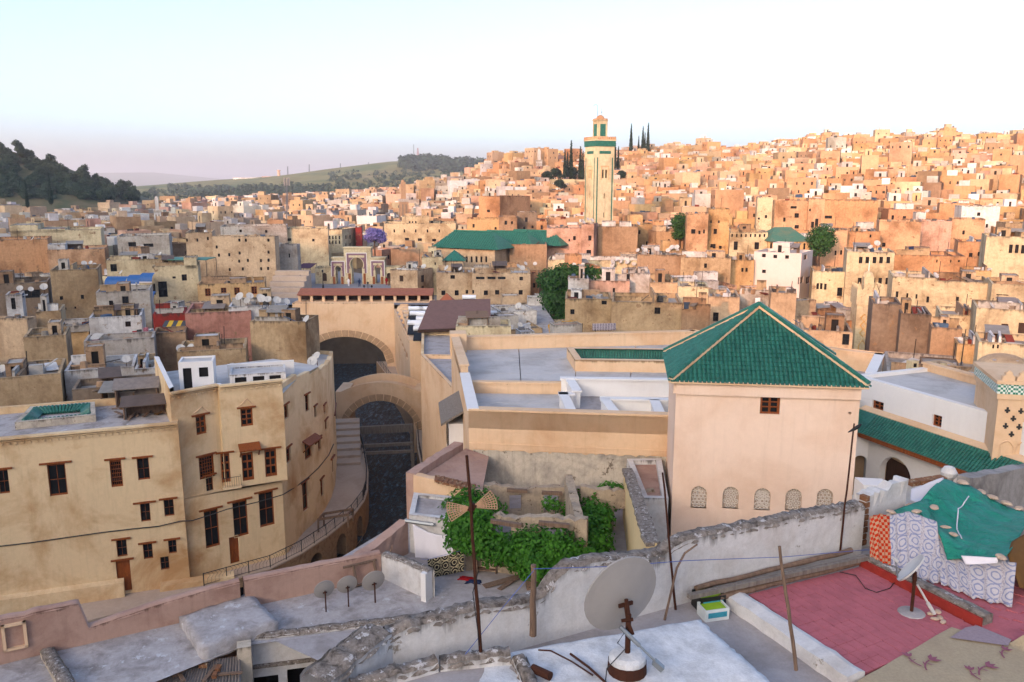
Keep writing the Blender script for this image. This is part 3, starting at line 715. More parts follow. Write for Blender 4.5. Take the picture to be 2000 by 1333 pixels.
# ================================================================ bridges, steps and weir beams
def bridge(name, y0, y1, xl, xr, zdeck, zside, zs, crown, label, bow=.6, mat='peach', parh=.0):
    e = thing(name, ((xl+xr)/2, y0, zs), label, 'bridge'); b = MB(); n = 18; xc = (xl+xr)/2; rr = (xr-xl)/2
    def under(x): t = (x-xc)/(rr*.96); return zs+(crown-zs)*math.sqrt(max(0, 1-t*t))
    def over(x): t = (x-xc)/rr; return zside+(zdeck-zside)*(1-t*t)
    for i in range(n):
        a = xl+(xr-xl)*i/n; c = xl+(xr-xl)*(i+1)/n
        for y, f in ((y0, 1), (y1, -1)):
            q = ((a, y, under(a)), (c, y, under(c)), (c, y, over(c)), (a, y, over(a))); b.poly(q if f > 0 else q[::-1])
        b.poly(((a, y0, over(a)), (c, y0, over(c)), (c, y0+.35, over(c)), (a, y0+.35, over(a)))); b.poly(((a, y1-.35, over(a)), (c, y1-.35, over(c)), (c, y1, over(c)), (a, y1, over(a))))
        b.poly(((c, y0+.35, over(c)-.9), (a, y0+.35, over(a)-.9), (a, y0+.35, over(a)), (c, y0+.35, over(c)))); b.poly(((a, y1-.35, over(a)-.9), (c, y1-.35, over(c)-.9), (c, y1-.35, over(c)), (a, y1-.35, over(a))))
        b.poly(((a, y0+.35, over(a)-.9), (c, y0+.35, over(c)-.9), (c, y1-.35, over(c)-.9), (a, y1-.35, over(a)-.9)))
        b.poly(((c, y0, under(c)), (a, y0, under(a)), (a, y1, under(a)), (c, y1, under(c))))
    b.build('span', mat, e)
    st = MB(); N = 17                                    # voussoirs
    for k in range(N):
        a0, a1 = math.pi*k/N+.012, math.pi*(k+1)/N-.012; q = []
        for a, r in ((a0, 1), (a1, 1), (a1, 1.16), (a0, 1.16)):
            x = xc-math.cos(a)*rr*.955*r; z = zs+math.sin(a)*(crown-zs)*r+(.0 if r == 1 else .12); q.append((x, z))
        v = MB(); v.hexa([(q[0][0], y0-.07, q[0][1]), (q[1][0], y0-.07, q[1][1]), (q[1][0], y0+.02, q[1][1]), (q[0][0], y0+.02, q[0][1])], [(q[3][0], y0-.07, q[3][1]), (q[2][0], y0-.07, q[2][1]), (q[2][0], y0+.02, q[2][1]), (q[3][0], y0+.02, q[3][1])])
        v.build('arch_stone', 'archstone', e)
    for x, s in ((xl, -1), (xr, 1)):
        p = MB(); p.hexa([(x-.7, y0+.01, -6), (x+.7, y0+.01, -6), (x+.7, y1-.01, -6), (x-.7, y1-.01, -6)], [(x-.7, y0+.01, zside-.02), (x+.7, y0+.01, zside-.02), (x+.7, y1-.01, zside-.02), (x-.7, y1-.01, zside-.02)]); p.build('pier', mat, e)
    return e
bridge('river_bridge', 99.5, 104.5, -21.2, -11.6, 5.9, 4.7, -1.0, 3.55, 'peach plastered arched footbridge over the dark river beyond the weir beams')
# far wall over the river with its own arch and the loggia on top
e = thing('market_wall', (-26.5, 136, 0), 'tall peach wall with a wide stone arch swallowing the river below a tiled loggia', 'wall')
b = MB(); A, B = (-36.5, 136.0), (-19.6, 136.0)
def arcwall(b, A, B, z0, z1, uc, hw, zs, rise, y, th):
    n = 20
    wall(b, A, (A[0]+uc-hw, y), z0, z1, (), .2, 0, W2, z1); wall(b, (A[0]+uc+hw, y), B, z0, z1, (), .2, 0, W2, z1)
    for i in range(n):
        a = -hw+2*hw*i/n; c = -hw+2*hw*(i+1)/n; fa = zs+rise*math.sqrt(max(0, 1-(a/hw)**2)); fc = zs+rise*math.sqrt(max(0, 1-(c/hw)**2))
        xa, xc = A[0]+uc+a, A[0]+uc+c
        b.poly(((xa, y, fa), (xc, y, fc), (xc, y, z1), (xa, y, z1)), 0, W2, z1); b.poly(((xc, y, fc), (xa, y, fa), (xa, y+th, fa), (xc, y+th, fc)))
arcwall(b, A, B, -6, 10.6, 8.6, 6.9, .2, 4.7, 136, 4)
b.hexa([(-36.5, 136.3, 10.59), (-19.6, 136.3, 10.59), (-19.6, 139, 10.59), (-36.5, 139, 10.59)], [(-36.5, 136.3, 10.6), (-19.6, 136.3, 10.6), (-19.6, 139, 10.6), (-36.5, 139, 10.6)])
b.build('wall', 'peach', e)
for k in range(21):
    a0, a1 = math.pi*k/21+.01, math.pi*(k+1)/21-.01; q = []
    for a, r, dr in ((a0, 1, 0), (a1, 1, 0), (a1, 1.17, .1), (a0, 1.17, .1)):
        q.append((-27.9-math.cos(a)*6.9*r, .2+math.sin(a)*4.7*r+dr*3))
    v = MB(); v.hexa([(q[0][0], 135.9, q[0][1]), (q[1][0], 135.9, q[1][1]), (q[1][0], 136.02, q[1][1]), (q[0][0], 136.02, q[0][1])], [(q[3][0], 135.9, q[3][1]), (q[2][0], 135.9, q[2][1]), (q[2][0], 136.02, q[2][1]), (q[3][0], 136.02, q[3][1])]); v.build('arch_stone', 'archstone', e)
tb = MB(); tb.poly([(-40, 158, -6), (-15, 158, -6), (-15, 158, 8), (-40, 158, 8)]); tb.build('rear_face', 'stonearch', e)
# loggia: tiled lean-to on short posts
e = thing('tiled_loggia', (-27, 138, 11.6), 'long reddish tiled lean-to roof on short cream posts atop the tall river wall', 'loggia')
xa, xb = atY(583, 575, 138).x, atY(846, 575, 138).x; za = atY(700, 588, 138).z
rf = MB(); rf.hexa([(xa, 136.8, za+1.0), (xb, 136.8, za+1.0), (xb, 139.6, za+1.75), (xa, 139.6, za+1.75)], [(xa, 136.8, za+1.12), (xb, 136.8, za+1.12), (xb, 139.6, za+1.9), (xa, 139.6, za+1.9)]); rf.build('roof', plain('rust_tile_roof', '9a5f48', .8, 0, .2, .5, 2), e)
for k in range(12):
    x = xa+.35+(xb-xa-.7)*k/11; p = MB(); p.box(x, 137.4, za-.02, za+1.14, .45, .45); p.build('post', 'peach', e)
bw = MB(); bw.box((xa+xb)/2, 139.3, za-.02, za+1.7, xb-xa-.1, .2); bw.build('rear_wall', 'darkwood', e)
bs = MB(); bs.box((xa+xb)/2, 137.9, za-.12, za-.01, xb-xa+.3, 3.0); bs.build('ledge', 'peach', e)
# riverside wall that runs from the far wall towards the camera on the right bank
e = thing('riverside_house', (-17, 120, 0), 'long cream riverside house with stepped roof gables and tall slit windows', 'house')
A, B = (-19.7, 136.2), (-13.4, 106.0)
mw, mr = MB(), MB()
op = winset(e, A, B, [(778+k*4.1, 655+k*10, 3.0, 13+k*1.5, 'plain', 0) for k in range(5)], kind='plain', lintel=0)
block(mw, mr, [A, B, (B[0]+3.0, B[1]+.3), (A[0]+3.0, A[1]+.3)], -.2, 9.6, .3, .25, {0: op})
mw.build('wall', 'peach', e); mr.build('roof', 'roofgrey', e)
for k in range(8):
    t = k/7.5+.03; x, y = A[0]+(B[0]-A[0])*t+1.5, A[1]+(B[1]-A[1])*t; g = MB()
    g.hexa([(x-1.2, y-.5, 9.3), (x+1.6, y-.5, 9.3), (x+1.6, y+.7, 9.3), (x-1.2, y+.7, 9.3)], [(x-.8, y-.4, 10.2), (x+1.2, y-.4, 10.2), (x+1.2, y+.6, 10.2), (x-.8, y+.6, 10.2)])
    g.box(x+.2, y+.1, 10.2, 10.5, 1.3, .7); g.build('stepped_gable', 'peach', e)
# steps beside the near bridge
stp = thing('river_steps', (-19.4, 93, 0), 'pale flight of wide stone steps rising beside the bend of the ochre house', 'steps')
for k in range(7):
    y = 86.5+k*1.75; x = -18.6-k*.33; t = MB(); t.box(x+.55, y, .0+.004, .25*(k+1), 2.9, 1.7, .18); t.build('step', 'walkway', stp)
# weir: concrete portal frames across the river
wr_ = thing('weir_frame', (-15.5, 90, -3), 'grey concrete weir frame of beams and posts standing across the river', 'weir')
for (pl_, pr_, yy, w, h) in (((690, 842), (806, 836), 96.5, .5, .9), ((706, 872), (806, 867), 91.5, .35, .35), ((708, 886), (806, 882), 89.5, .3, .3)):
    a, c = atY(*pl_, yy), atY(*pr_, yy); m_ = MB(); m_.bar(a, c, w, h); m_.build('beam', 'greywood', wr_)
for px, py, yy in ((700, 845, 96.5), (804, 845, 96.5), (806, 872, 91.5), (806, 884, 89.5)):
    a = atY(px, py, yy); m_ = MB(); m_.box(a.x, yy, -5, a.z, .35, .35); m_.build('post', 'greywood', wr_)
# wooden trestle standing on the promenade
tr = thing('wooden_trestle', atZ(650, 1035, 0), 'rough wooden trestle left on the promenade by the curved house', 'trestle')
c0 = atZ(622, 1040, 0); c1 = atZ(680, 1030, 0)
for c in (c0, c1, c0+Vector((.2, 1.3, 0)), c1+Vector((.2, 1.3, 0))):
    m_ = MB(); m_.bar(c, c+Vector((.03, 0, 1.25)), .14, .14); m_.build('leg', 'oldwood', tr)
for a, c in ((c0, c1), (c0+Vector((.2, 1.3, 0)), c1+Vector((.2, 1.3, 0))), (c0, c0+Vector((.2, 1.3, 0))), (c1, c1+Vector((.2, 1.3, 0)))):
    m_ = MB(); m_.bar(a+Vector((0, 0, 1.15)), c+Vector((0, 0, 1.15)), .1, .22); m_.build('plank', 'oldwood', tr)
# ================================================================ square tower with the green pyramid roof
def V3(x, y, z): return Vector((x, y, z))
# one glazed tile: a half-round cover tile, x across, y down the slope, slightly tapered
def tile_mesh(w, l, n=6):
    t = MB(); r0, r1 = w*.34, w*.42
    a = [(r0*math.cos(math.pi*k/n), 0, r0*math.sin(math.pi*k/n)*.9+.02) for k in range(n+1)]
    b = [(r1*math.cos(math.pi*k/n), l, r1*math.sin(math.pi*k/n)*.9+.045) for k in range(n+1)]
    for k in range(n): t.poly((a[k], a[k+1], b[k+1], b[k]))
    t.poly(b)
    return t
TILE_W, TILE_L = .205, .32
TILE = tile_mesh(TILE_W, TILE_L).mesh('tile', ['green'], True)
TILE_V, TILE_F = [tuple(v.co) for v in TILE.vertices], [tuple(p.vertices) for p in TILE.polygons]
def tile_slope(parent, E0, E1, T0, T1, nmax=300, base='green', name='tile'):
    """tiles on the slope E0->E1 (eave) up to T0->T1 (top edge); columns run straight up the slope"""
    E0, E1, T0, T1 = Vector(E0), Vector(E1), Vector(T0), Vector(T1)
    ax = (E1-E0).normalized(); nrm = ax.cross((T0+T1)/2-(E0+E1)/2).normalized(); up = nrm.cross(ax).normalized()
    W = (E1-E0).length; H = ((T0+T1)/2-E0).dot(up); t0 = (T0-E0).dot(ax); t1 = (T1-E0).dot(ax)
    n = max(2, round(W/TILE_W)); pos = []
    for i in range(n):
        u = (i+.5)*W/n
        hm = H
        if u < t0: hm = H*u/t0
        elif u > t1: hm = H*(W-u)/(W-t1)
        k = max(1, int(hm/(TILE_L*.8)))
        for j in range(k): pos.append((u+R.uniform(-.008, .008), (j+1)*TILE_L*.8-.02))
    rot = Matrix((-ax, -up, nrm)).transposed()
    sl = MB(); sl.poly((E0, E1, T1, T0) if (T1-T0).length > .05 else (E0, E1, (T0+T1)/2)); sl.build('slope', base, parent)
    big = MB()
    for q, (u, v) in enumerate(pos):
        p = E0+ax*u+up*v+nrm*.004
        if q < nmax:
            o = link(name, TILE, parent, p); o.rotation_euler = rot.to_euler(); o.rotation_euler.rotate_axis('Z', R.uniform(-.02, .02))
        else:
            i0 = len(big.v)
            for vv in TILE_V: big.v.append(tuple(p+rot @ Vector(vv)))
            for f in TILE_F: big.f.append(tuple(i0+a for a in f)); big.m.append(0); big.uv.append([(0, 50)]*len(f)); big.c.append((1, 1, 1, 1))
    if big.f: tag(big.build('tiles', 'green', parent, True), kind='stuff')
    return pos
def ridge(parent, a, b, r=.14, mat='green'):
    a, b = Vector(a), Vector(b); L = (b-a).length; n = max(3, int(L/.34)); d = (b-a)/L
    m_ = MB(); m_.bar(a+V3(0, 0, .02), b+V3(0, 0, .02), .27, .1); m_.build('ridge_mortar', 'peach', parent)
    t = MB()
    for k in range(n): t.tube((a+d*(L*k/n)+V3(0, 0, .1), a+d*(L*(k+1)/n+.03)+V3(0, 0, .12)), (r, r*.8), 7)
    tag(t.build('ridge_tiles', mat, parent, True), kind='stuff')
ZE = 21.0
FL, FR = V3(7.38, 37.41, ZE), V3(16.1, 36.23, ZE)
BL = V3(8.28, 43.9, ZE); BR = FR+(BL-FL)
AP = V3(12.15, 40.3, 24.05)
e = thing('square_tower', (12, 40, 0), 'square peach plaster tower under a green tiled pyramid roof', 'tower')
cen = (FL+FR+BL+BR)/4
def shr(p, k=.35): d = cen-p; d.z = 0; return (p.x+d.normalized().x*k, p.y+d.normalized().y*k)
tp = [shr(FL), shr(FR), shr(BR), shr(BL)]
TA_, TB_ = tp[0], tp[1]
wo = pxwin(TA_, TB_, 1504, 793, 37, 36)
niche = [pxwin(TA_, TB_, cx, cy, 29, 44, 'arch') for cx, cy in ((1365, 972), (1427, 973), (1489, 976), (1550, 977), (1611, 977))]
hole = pxwin(TA_, TB_, 1660, 808, 5, 5)
mw = MB()
wall(mw, TA_, TB_, 4, ZE-.05, [wo, hole]+niche, .16, 0, W2, ZE)
for a, b in ((tp[1], tp[2]), (tp[2], tp[3]), (tp[3], tp[0])): wall(mw, a, b, 4, ZE-.05, (), .2, 0, W2, ZE)
mw.build('wall', 'tower', e)
window(e, TA_, TB_, (wo[0]+wo[1])/2, wo[2], wo[1]-wo[0], wo[3]-wo[2], 'wood', .1)
d_ = Vector((TB_[0]-TA_[0], TB_[1]-TA_[1])).normalized(); nn = Vector((d_.y, -d_.x))
M['niche_back'] = plain('shaded_niche_stucco', 'b3a08e', .95, 0, .1, .3); M['stucco'] = plain('carved_stucco', 'd6cabc', .95, 0, .1, .2)  # niche backing darkened: shade inside the recess painted into its colour
# carved stucco lattices in the five niches
for i, o in enumerate(niche):
    u0, u1, za, zb = o[:4]; uc = (u0+u1)/2; r = (u1-u0)/2; lt = MB()
    def Q(u, z, d=.1): return (TA_[0]+d_.x*u-nn.x*d, TA_[1]+d_.y*u-nn.y*d, z)
    bk_ = MB(); bk_.poly([Q(u0, za, .15), Q(u1, za, .15), Q(u1, zb, .15), Q(u0, zb, .15)]); bk_.build('niche_back', 'niche_back', e)
    def inside(u, z): return abs(u-uc) < r-.03 and za+.03 < z and (z < zb-r or (u-uc)**2+(z-zb+r)**2 < (r-.03)**2)
    s = (u1-u0)/(4 if i % 2 == 0 else 3)
    for ky in range(int((zb-za)/(s*.87))+1):
        for kx in range(6):
            u = u0+s*(kx+.5*(ky % 2))+.02; z = za+s*.45+ky*s*.87
            if not inside(u, z): continue
            ring = [Q(u+math.cos(t*math.pi/3)*s*.44, z+math.sin(t*math.pi/3)*s*.44, .115) for t in range(7)]; lt.tube(ring, .022, 4, cap=False)
            if i % 2: lt.lathe([(s*.18, 0), (.0, .03)], 8, Q(u, z, .14), Matrix.Rotation(math.pi/2, 3, 'X'))
    for k in range(5):
        z = za+(zb-za)*k/5
        if i == 2:
            for sgn in (-1, 1): lt.bar(Q(uc-sgn*r*.9, z, .12), Q(uc+sgn*r*.9, min(z+r*1.6, zb-r*.5), .12), .035, .035)
    tag(lt.build('stucco_lattice', 'stucco', e), kind='stuff')
band = MB()
for a, b in ((tp[0], tp[1]), (tp[3], tp[0])):
    A3, B3 = V3(*a, ZE-.35), V3(*b, ZE-.35); dd = (B3-A3).normalized(); q = V3(dd.y, -dd.x, 0)
    band.bar(A3+q*.06, B3+q*.06, .14, .6); band.bar(A3+q*.12+V3(0, 0, .33), B3+q*.12+V3(0, 0, .33), .3, .1)
tag(band.build('cornice', 'tower', e), kind='stuff')
pos = tile_slope(e, FL, FR, AP, AP, 300)
tile_slope(e, BL, FL, AP, AP, 0); tile_slope(e, FR, BR, AP, AP, 0); tile_slope(e, BR, BL, AP, AP, 0)
for p in (FL, FR, BL, BR): ridge(e, p+V3(0, 0, .05), AP+V3(0, 0, .05))
ev = MB()
for a, b in ((FL, FR), (BL, FL)): ev.bar(a+V3(0, 0, -.05), b+V3(0, 0, -.05), .2, .08)
tag(ev.build('eave', 'peach', e), kind='stuff')

# ================================================================ flat-roofed peach house beside the tower, along the river
zP = 17.6
P0 = atZ(915, 800, zP); P1 = atZ(1292, 806, zP)
P0, P1 = (P0.x, P0.y), (8.5, 43.55)
Pb = atZ(880, 668, zP); Pb = (Pb.x, Pb.y+.6); Pc = (15.2, 68.4); Pd = (26.9, 58.6)
e = thing('flat_roofed_house', (4, 50, 0), 'large peach house with a pale flat roof, stepped parapets and a white inner court', 'house')
mw, mr = MB(), MB()
gw = pxwin(P0, P1, 1273, 911, 27, 26)
wall(mw, P0, P1, 15.6, zP, (), .3, 0, W2, zP)
mw.build('wall', 'peach', e)
m2 = MB(); zsplit = onwall(1100, 885, P0, P1)[1]
wall(m2, P0, P1, zsplit, 15.6, (), .3, 0, W2, None); m2.build('middle_wall', plaster('repaired_peach_plaster', 'dcae84', 'c98f62', .4, '8b6a4c', 0, .12, 1, .3, .2, .006), e)
m3 = MB(); wall(m3, P0, P1, 4, zsplit, [gw], .3, 0, W2, zsplit+.15); m3.build('lower_wall', 'oldwall', e)
window(e, P0, P1, (gw[0]+gw[1])/2, gw[2], gw[1]-gw[0], gw[3]-gw[2], 'grille', .1)
# ledge where the new plaster stops, ragged
lg = MB(); dP = Vector((P1[0]-P0[0], P1[1]-P0[1])); LP = dP.length; dP /= LP; nP = Vector((dP.y, -dP.x)); prev = None
for k in range(61):
    u = LP*k/60; z = zsplit+R.uniform(-.1, .08); q = (P0[0]+dP.x*u+nP.x*.05, P0[1]+dP.y*u+nP.y*.05)
    if prev: lg.poly(((*prev[0], prev[1]), (*q, z), (*q, zsplit+.35), (*prev[0], zsplit+.35)))
    prev = (q, z)
lg.build('plaster_edge', 'peach', e)
for k in (0, 1):
    s_ = MB(); z = 15.6-k*.0; a = V3(P0[0]+nP.x*.03, P0[1]+nP.y*.03, z); b = V3(P1[0]+nP.x*.03, P1[1]+nP.y*.03, z-.05)
    if k == 0: s_.bar(a, b, .08, .1); s_.build('string_course', 'peach', e)
# side wall to the river with oriel
m4 = MB(); wall(m4, Pb, P0, 4, zP, (), .3, 0, W2, zP); wall(m4, Pc, Pb, 4, zP, (), .3, 0, W2, zP); wall(m4, Pd, Pc, 4, zP+.4); wall(m4, P1, (P1[0]+6.4, P1[1]-.6), 4, zP)
wall(m4, (23.6, 52.4), Pd, 4, zP, (), .3, 0, W2, zP)
tag(m4.build('side_wall', 'peach', e), kind='stuff')
# roof floors: upper terrace and lower terrace with slabs
def slab_grid(parent, quad, z, nu, nv, mat='roofgrey', gap=.03, name='roof_slab'):
    a, b, c, d = [Vector(p) for p in quad]
    for i in range(nu):
        for j in range(nv):
            def pt(s, t): return a.lerp(b, s).lerp(d.lerp(c, s), t)
            q = [pt((i+gu)/nu, (j+gv)/nv) for gu, gv in ((0, 0), (1, 0), (1, 1), (0, 1))]; q = inset([(p.x, p.y) for p in q], gap)
            s_ = MB(); zz = z+R.uniform(0, .006); s_.hexa([(*p, z-.06) for p in q], [(*p, zz) for p in q], bottom=False); s_.build(name, mat, parent)
zf = zP-1.0
base = MB(); base.poly([(*p, zf-.07) for p in (P0, P1, (17.5, 46), (23.4, 52.6), Pd, Pc, Pb)]); base.build('roof', 'cement', e)
Cf = [V3(*P0, 0), V3(*Pb, 0), V3(*Pc, 0)]
m0 = atZ(933, 738, zf); m1 = atZ(1068, 730, zf)
I = inset([P0, P1, Pd, Pc, Pb], .55)
MIDL = (I[0][0]-.9, 52.4); MIDR = (4.2, 52.0)
slab_grid(e, [(MIDL[0], 52.75), (11.0, 52.0), (15.1, I[3][1]), (I[4][0], I[4][1])], zf+.25, 4, 3)
slab_grid(e, [(I[0][0], I[0][1]), (3.45, 44.75), (3.3, 52.0), (MIDL[0], 52.3)], zf, 1, 3)
# parapets as solid copings
def coping(parent, pts, z0, z1, w, mat='clean_white', name='parapet', top=.12, over=.08):
    """a wall run along pts, w thick to the left of the path, with a coping"""
    for a, b in zip(pts, pts[1:]):
        a2, b2 = Vector(a), Vector(b); d = (b2-a2).normalized(); n = Vector((-d.y, d.x)); m_ = MB()
        q = [a2, b2, b2+n*w, a2+n*w]; m_.hexa([(p.x, p.y, z0) for p in q], [(p.x, p.y, z1-top) for p in q], vt=z1)
        q = [a2-n*over-d*over, b2-n*over+d*over, b2+n*(w+over)+d*over, a2+n*(w+over)-d*over]; m_.hexa([(p.x, p.y, z1-top+.001) for p in q], [(p.x, p.y, z1) for p in q]); m_.build(name, mat, parent)
coping(e, [P0, P1], zf-.1, zP+.03, .5, 'peach')
coping(e, [Pb, (P0[0]-1.0, 54.0)], zf-.1, zP+.55, .5, 'peach'); coping(e, [(P0[0]-.95, 53.6), P0], zf-.1, zP+.06, .5, 'clean_white')
coping(e, [Pc, Pb], zf-.1, zP+.35, .5, 'peach'); coping(e, [Pd, Pc], zf-.1, zP+.35, .5, 'peach')
coping(e, [(23.6, 52.4), Pd], zf-.1, zP+.35, .5, 'clean_white')
pier = MB(); pier.box(Pb[0]+.6, Pb[1]-.5, zf, zP+.75, 1.3, 1.6, .1); pier.build('corner_pier', 'peach', e)
# kerb between the two terraces
coping(e, [(MIDL[0], 52.45), (3.2, 52.15)], zf-.05, zf+.75, .35, 'peach', 'terrace_kerb')
# white inner court: a well with white walls seen over its parapets
cw = [(3.4, 44.7), (3.4, 48.6), (2.5, 48.6), (3.2, 52.2)]
zc = zP-.05
coping(e, [(3.5, 52.3), (3.75, 48.9)], zf-5, zc+.1, .42, 'clean_white', 'court_parapet')
coping(e, [(3.75, 49.0), (2.9, 49.0)], zf-5, zc-.05, .42, 'clean_white', 'court_parapet')
coping(e, [(2.9, 49.1), (3.15, 44.6)], zf-5, zc-.05, .42, 'clean_white', 'court_parapet')
coping(e, [(3.0, 44.75), (5.6, 44.5)], zf-5, zc-.3, .4, 'clean_white', 'court_parapet')
coping(e, [(5.3, 47.4), (5.55, 44.5)], zf-5, zc-.05, .42, 'clean_white', 'court_parapet')
coping(e, [(5.3, 47.5), (9.4, 47.2)], zf-5, zc-.05, .42, 'clean_white', 'court_parapet')
coping(e, [(8.2, 47.3), (8.0, 44.0)], zf-1.5, zc-.05, .42, 'clean_white', 'court_parapet')
coping(e, [(12.0, 51.8), (3.2, 52.3)], zf-6, zc+.15, .42, 'clean_white', 'court_parapet')
fl = MB(); fl.poly([(3, 44.5, zf-4), (12, 44.5, zf-4), (12, 53, zf-4), (3, 53, zf-4)]); fl.build('court_floor', 'roofgrey', e)
f2 = MB(); f2.poly([(5.6, 44.4, zf-.4), (8.2, 44.2, zf-.4), (8.4, 47.3, zf-.4), (5.4, 47.5, zf-.4)]); f2.build('small_roof', 'roofgrey', e)
dw = MB(); dw.hexa([(4.15, 51.77, zf-3.2), (4.75, 51.72, zf-3.2), (4.75, 51.79, zf-3.2), (4.15, 51.84, zf-3.2)], [(4.15, 51.77, zf-1.7), (4.75, 51.72, zf-1.7), (4.75, 51.79, zf-1.7), (4.15, 51.84, zf-1.7)]); dw.build('doorway', 'dark', e)
# raised light well with green tile eave on the upper terrace
q = [atZ(1108, 692, zf+.3), atZ(1330, 684, zf+.3), atZ(1330, 670, zf+.3), atZ(1100, 676, zf+.3)]
q = [(4.5, 57.6), (13.6, 57.0), (13.9, 61.6), (4.2, 62.2)]
lw = MB(); qi = inset(q, .5)
for i in range(4):
    j = (i+1) % 4; lw.poly(((*q[i], zf), (*q[j], zf), (*q[j], zP+.1), (*q[i], zP+.1)), 0, W2, zP); lw.poly(((*q[i], zP+.1), (*q[j], zP+.1), (*qi[j], zP+.1), (*qi[i], zP+.1)))
lw.build('skylight_parapet', 'peach', e)
tile_slope(e, (*qi[3], zP-.75), (*qi[2], zP-.75), (qi[3][0], qi[3][1]+.4, zP+.05), (qi[2][0], qi[2][1]+.4, zP+.05), 0)
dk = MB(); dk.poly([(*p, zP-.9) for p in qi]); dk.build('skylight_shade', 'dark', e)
# oriel window towards the river
dS = Vector((P0[0]-Pb[0], P0[1]-Pb[1])).normalized(); nS = Vector((dS.y, -dS.x)); oc = Vector(Pb)+dS*13.5
orm = MB()
def OP(u, d, z): p = oc+dS*u+nS*d; return (p.x, p.y, z)
orm.hexa([OP(-2.2, 0, 11.2), OP(-2.2, .9, 12), OP(2.2, .9, 12), OP(2.2, 0, 11.2)][::-1], [OP(-2.2, 0, 15.2), OP(-2.2, .9, 15.2), OP(2.2, .9, 15.2), OP(2.2, 0, 15.2)][::-1]); orm.build('oriel', 'clean_white', e)
oh = MB(); oh.hexa([OP(2.6, 0, 16.0), OP(2.6, 1.4, 15.2), OP(-2.6, 1.4, 15.2), OP(-2.6, 0, 16.0)], [OP(2.6, 0, 16.15), OP(2.6, 1.4, 15.35), OP(-2.6, 1.4, 15.35), OP(-2.6, 0, 16.15)]); oh.build('oriel_roof', 'greywood', e)
for k in range(3):
    u = -1.4+k*1.4; g = MB(); g.hexa([OP(u+.45, .9, 12.9), OP(u+.45, .93, 12.9), OP(u-.45, .93, 12.9), OP(u-.45, .9, 12.9)], [OP(u+.45, .9, 14.8), OP(u+.45, .93, 14.8), OP(u-.45, .93, 14.8), OP(u-.45, .9, 14.8)]); g.build('window', 'glass', e)
# --- plain blocks between that house and the river
def simple(name, pts, z0, z1, mat, label, par=.4, roof='cement', cat='house', th=.3):
    e = thing(name, (*pts[0], z0), label, cat); w_, r_ = MB(), MB(); block(w_, r_, pts, z0, z1, par, th); w_.build('wall', mat, e); r_.build('roof', roof, e); return e
simple('riverside_house', [(-9.1, 80.5), (-4.8, 66.2), (-3.9, 66.5), (-3.6, 80)], -6, 13.4, 'peach', 'blank narrow peach house wall beside the river below the oriel window')
simple('riverside_house', [(-11.2, 101), (-9.2, 81.2), (-5.0, 82), (-7.0, 101)], -6, 12.0, 'ochre', 'tall plain brown-stained house by the footbridge on the river bank')
e = simple('tiled_roof_house', [(-11.0, 113), (-10.2, 101.4), (-2.6, 102), (-3.4, 113)], -6, 12.6, 'ochre', 'ochre house under a reddish tiled roof by the river')
rf = MB(); rf.hexa([(-11.5, 99.8, 12.3), (-2.6, 100.6, 12.5), (-3, 113.5, 14.2), (-11.3, 113, 14)], [(-11.5, 99.8, 12.5), (-2.6, 100.6, 12.7), (-3, 113.5, 14.4), (-11.3, 113, 14.2)]); rf.build('tile_roof', plain('dull_brick_tile', '7a5a50', .85, 0, .2, .5, 2), e)
eb = MB(); eb.bar((-11.55, 99.6, 12.3), (-2.6, 100.4, 12.5), .2, .35); eb.build('fascia', 'darkwood', e)

# ================================================================ ruined court with the vine
zC = 13.0
KC = 1.172
def K(x, y): return (x*KC, y*KC)
def KZ(z): return 30-(30-z)*KC
e = thing('ruined_court', (0, 30, zC), 'roofless ruined walls with empty window openings overgrown by a vine', 'ruin')
fm = MB(); fm.poly([(-11, 30, zC-.006), (-4.5, 25.6, zC-.006), (6.0, 27, zC-.006), (7.2, 44.4, zC-.006), (-3, 45, zC-.006)]); tag(fm.build('court_floor', 'cement'), kind='structure')
def thick(mb, A, B, z0, zt_list, th, ops=(), m=0, n=14, rough=.08):
    """a wall A->B whose top runs through zt_list [(u fraction, z)], with thickness behind it, ragged top"""
    L = math.hypot(B[0]-A[0], B[1]-A[1]); ex, ey = (B[0]-A[0])/L, (B[1]-A[1])/L; nx, ny = ey, -ex
    zlow = min(z for _, z in zt_list)-.25
    wall(mb, A, B, z0, zlow, ops, th, m, W2, zlow+.3)
    wall(mb, (B[0]-nx*th, B[1]-ny*th), (A[0]-nx*th, A[1]-ny*th), z0, zlow, [(L-o[1], L-o[0])+tuple(o[2:]) for o in ops], .01, m, W2, zlow+.3)
    pr = None
    for k in range(n+1):
        t = k/n; z = lerp_tab(zt_list, t)+R.uniform(-rough, rough); x, y = A[0]+ex*L*t, A[1]+ey*L*t
        o = R.uniform(-.03, .03); p = ((x+nx*o, y+ny*o), (x-nx*(th+o), y-ny*(th+o)), z, (x, y), (x-nx*th, y-ny*th), z+R.uniform(-.04, .04))
        if pr:
            mb.poly(((*pr[3], zlow), (*p[3], zlow), (*p[0], p[2]), (*pr[0], pr[2])), m, W2, None); mb.poly(((*p[4], zlow), (*pr[4], zlow), (*pr[1], pr[5]), (*p[1], p[5])), m)
            mb.poly(((*pr[0], pr[2]), (*p[0], p[2]), (*p[1], p[5]), (*pr[1], pr[5])), m)
        pr = p
    for q, s in ((A, -1), (B, 1)):
        z = zt_list[0][1] if s < 0 else zt_list[-1][1]
        f = ((q[0], q[1], z0), (q[0]-nx*th, q[1]-ny*th, z0), (q[0]-nx*th, q[1]-ny*th, z), (q[0], q[1], z)); mb.poly(f if s > 0 else f[::-1], m)
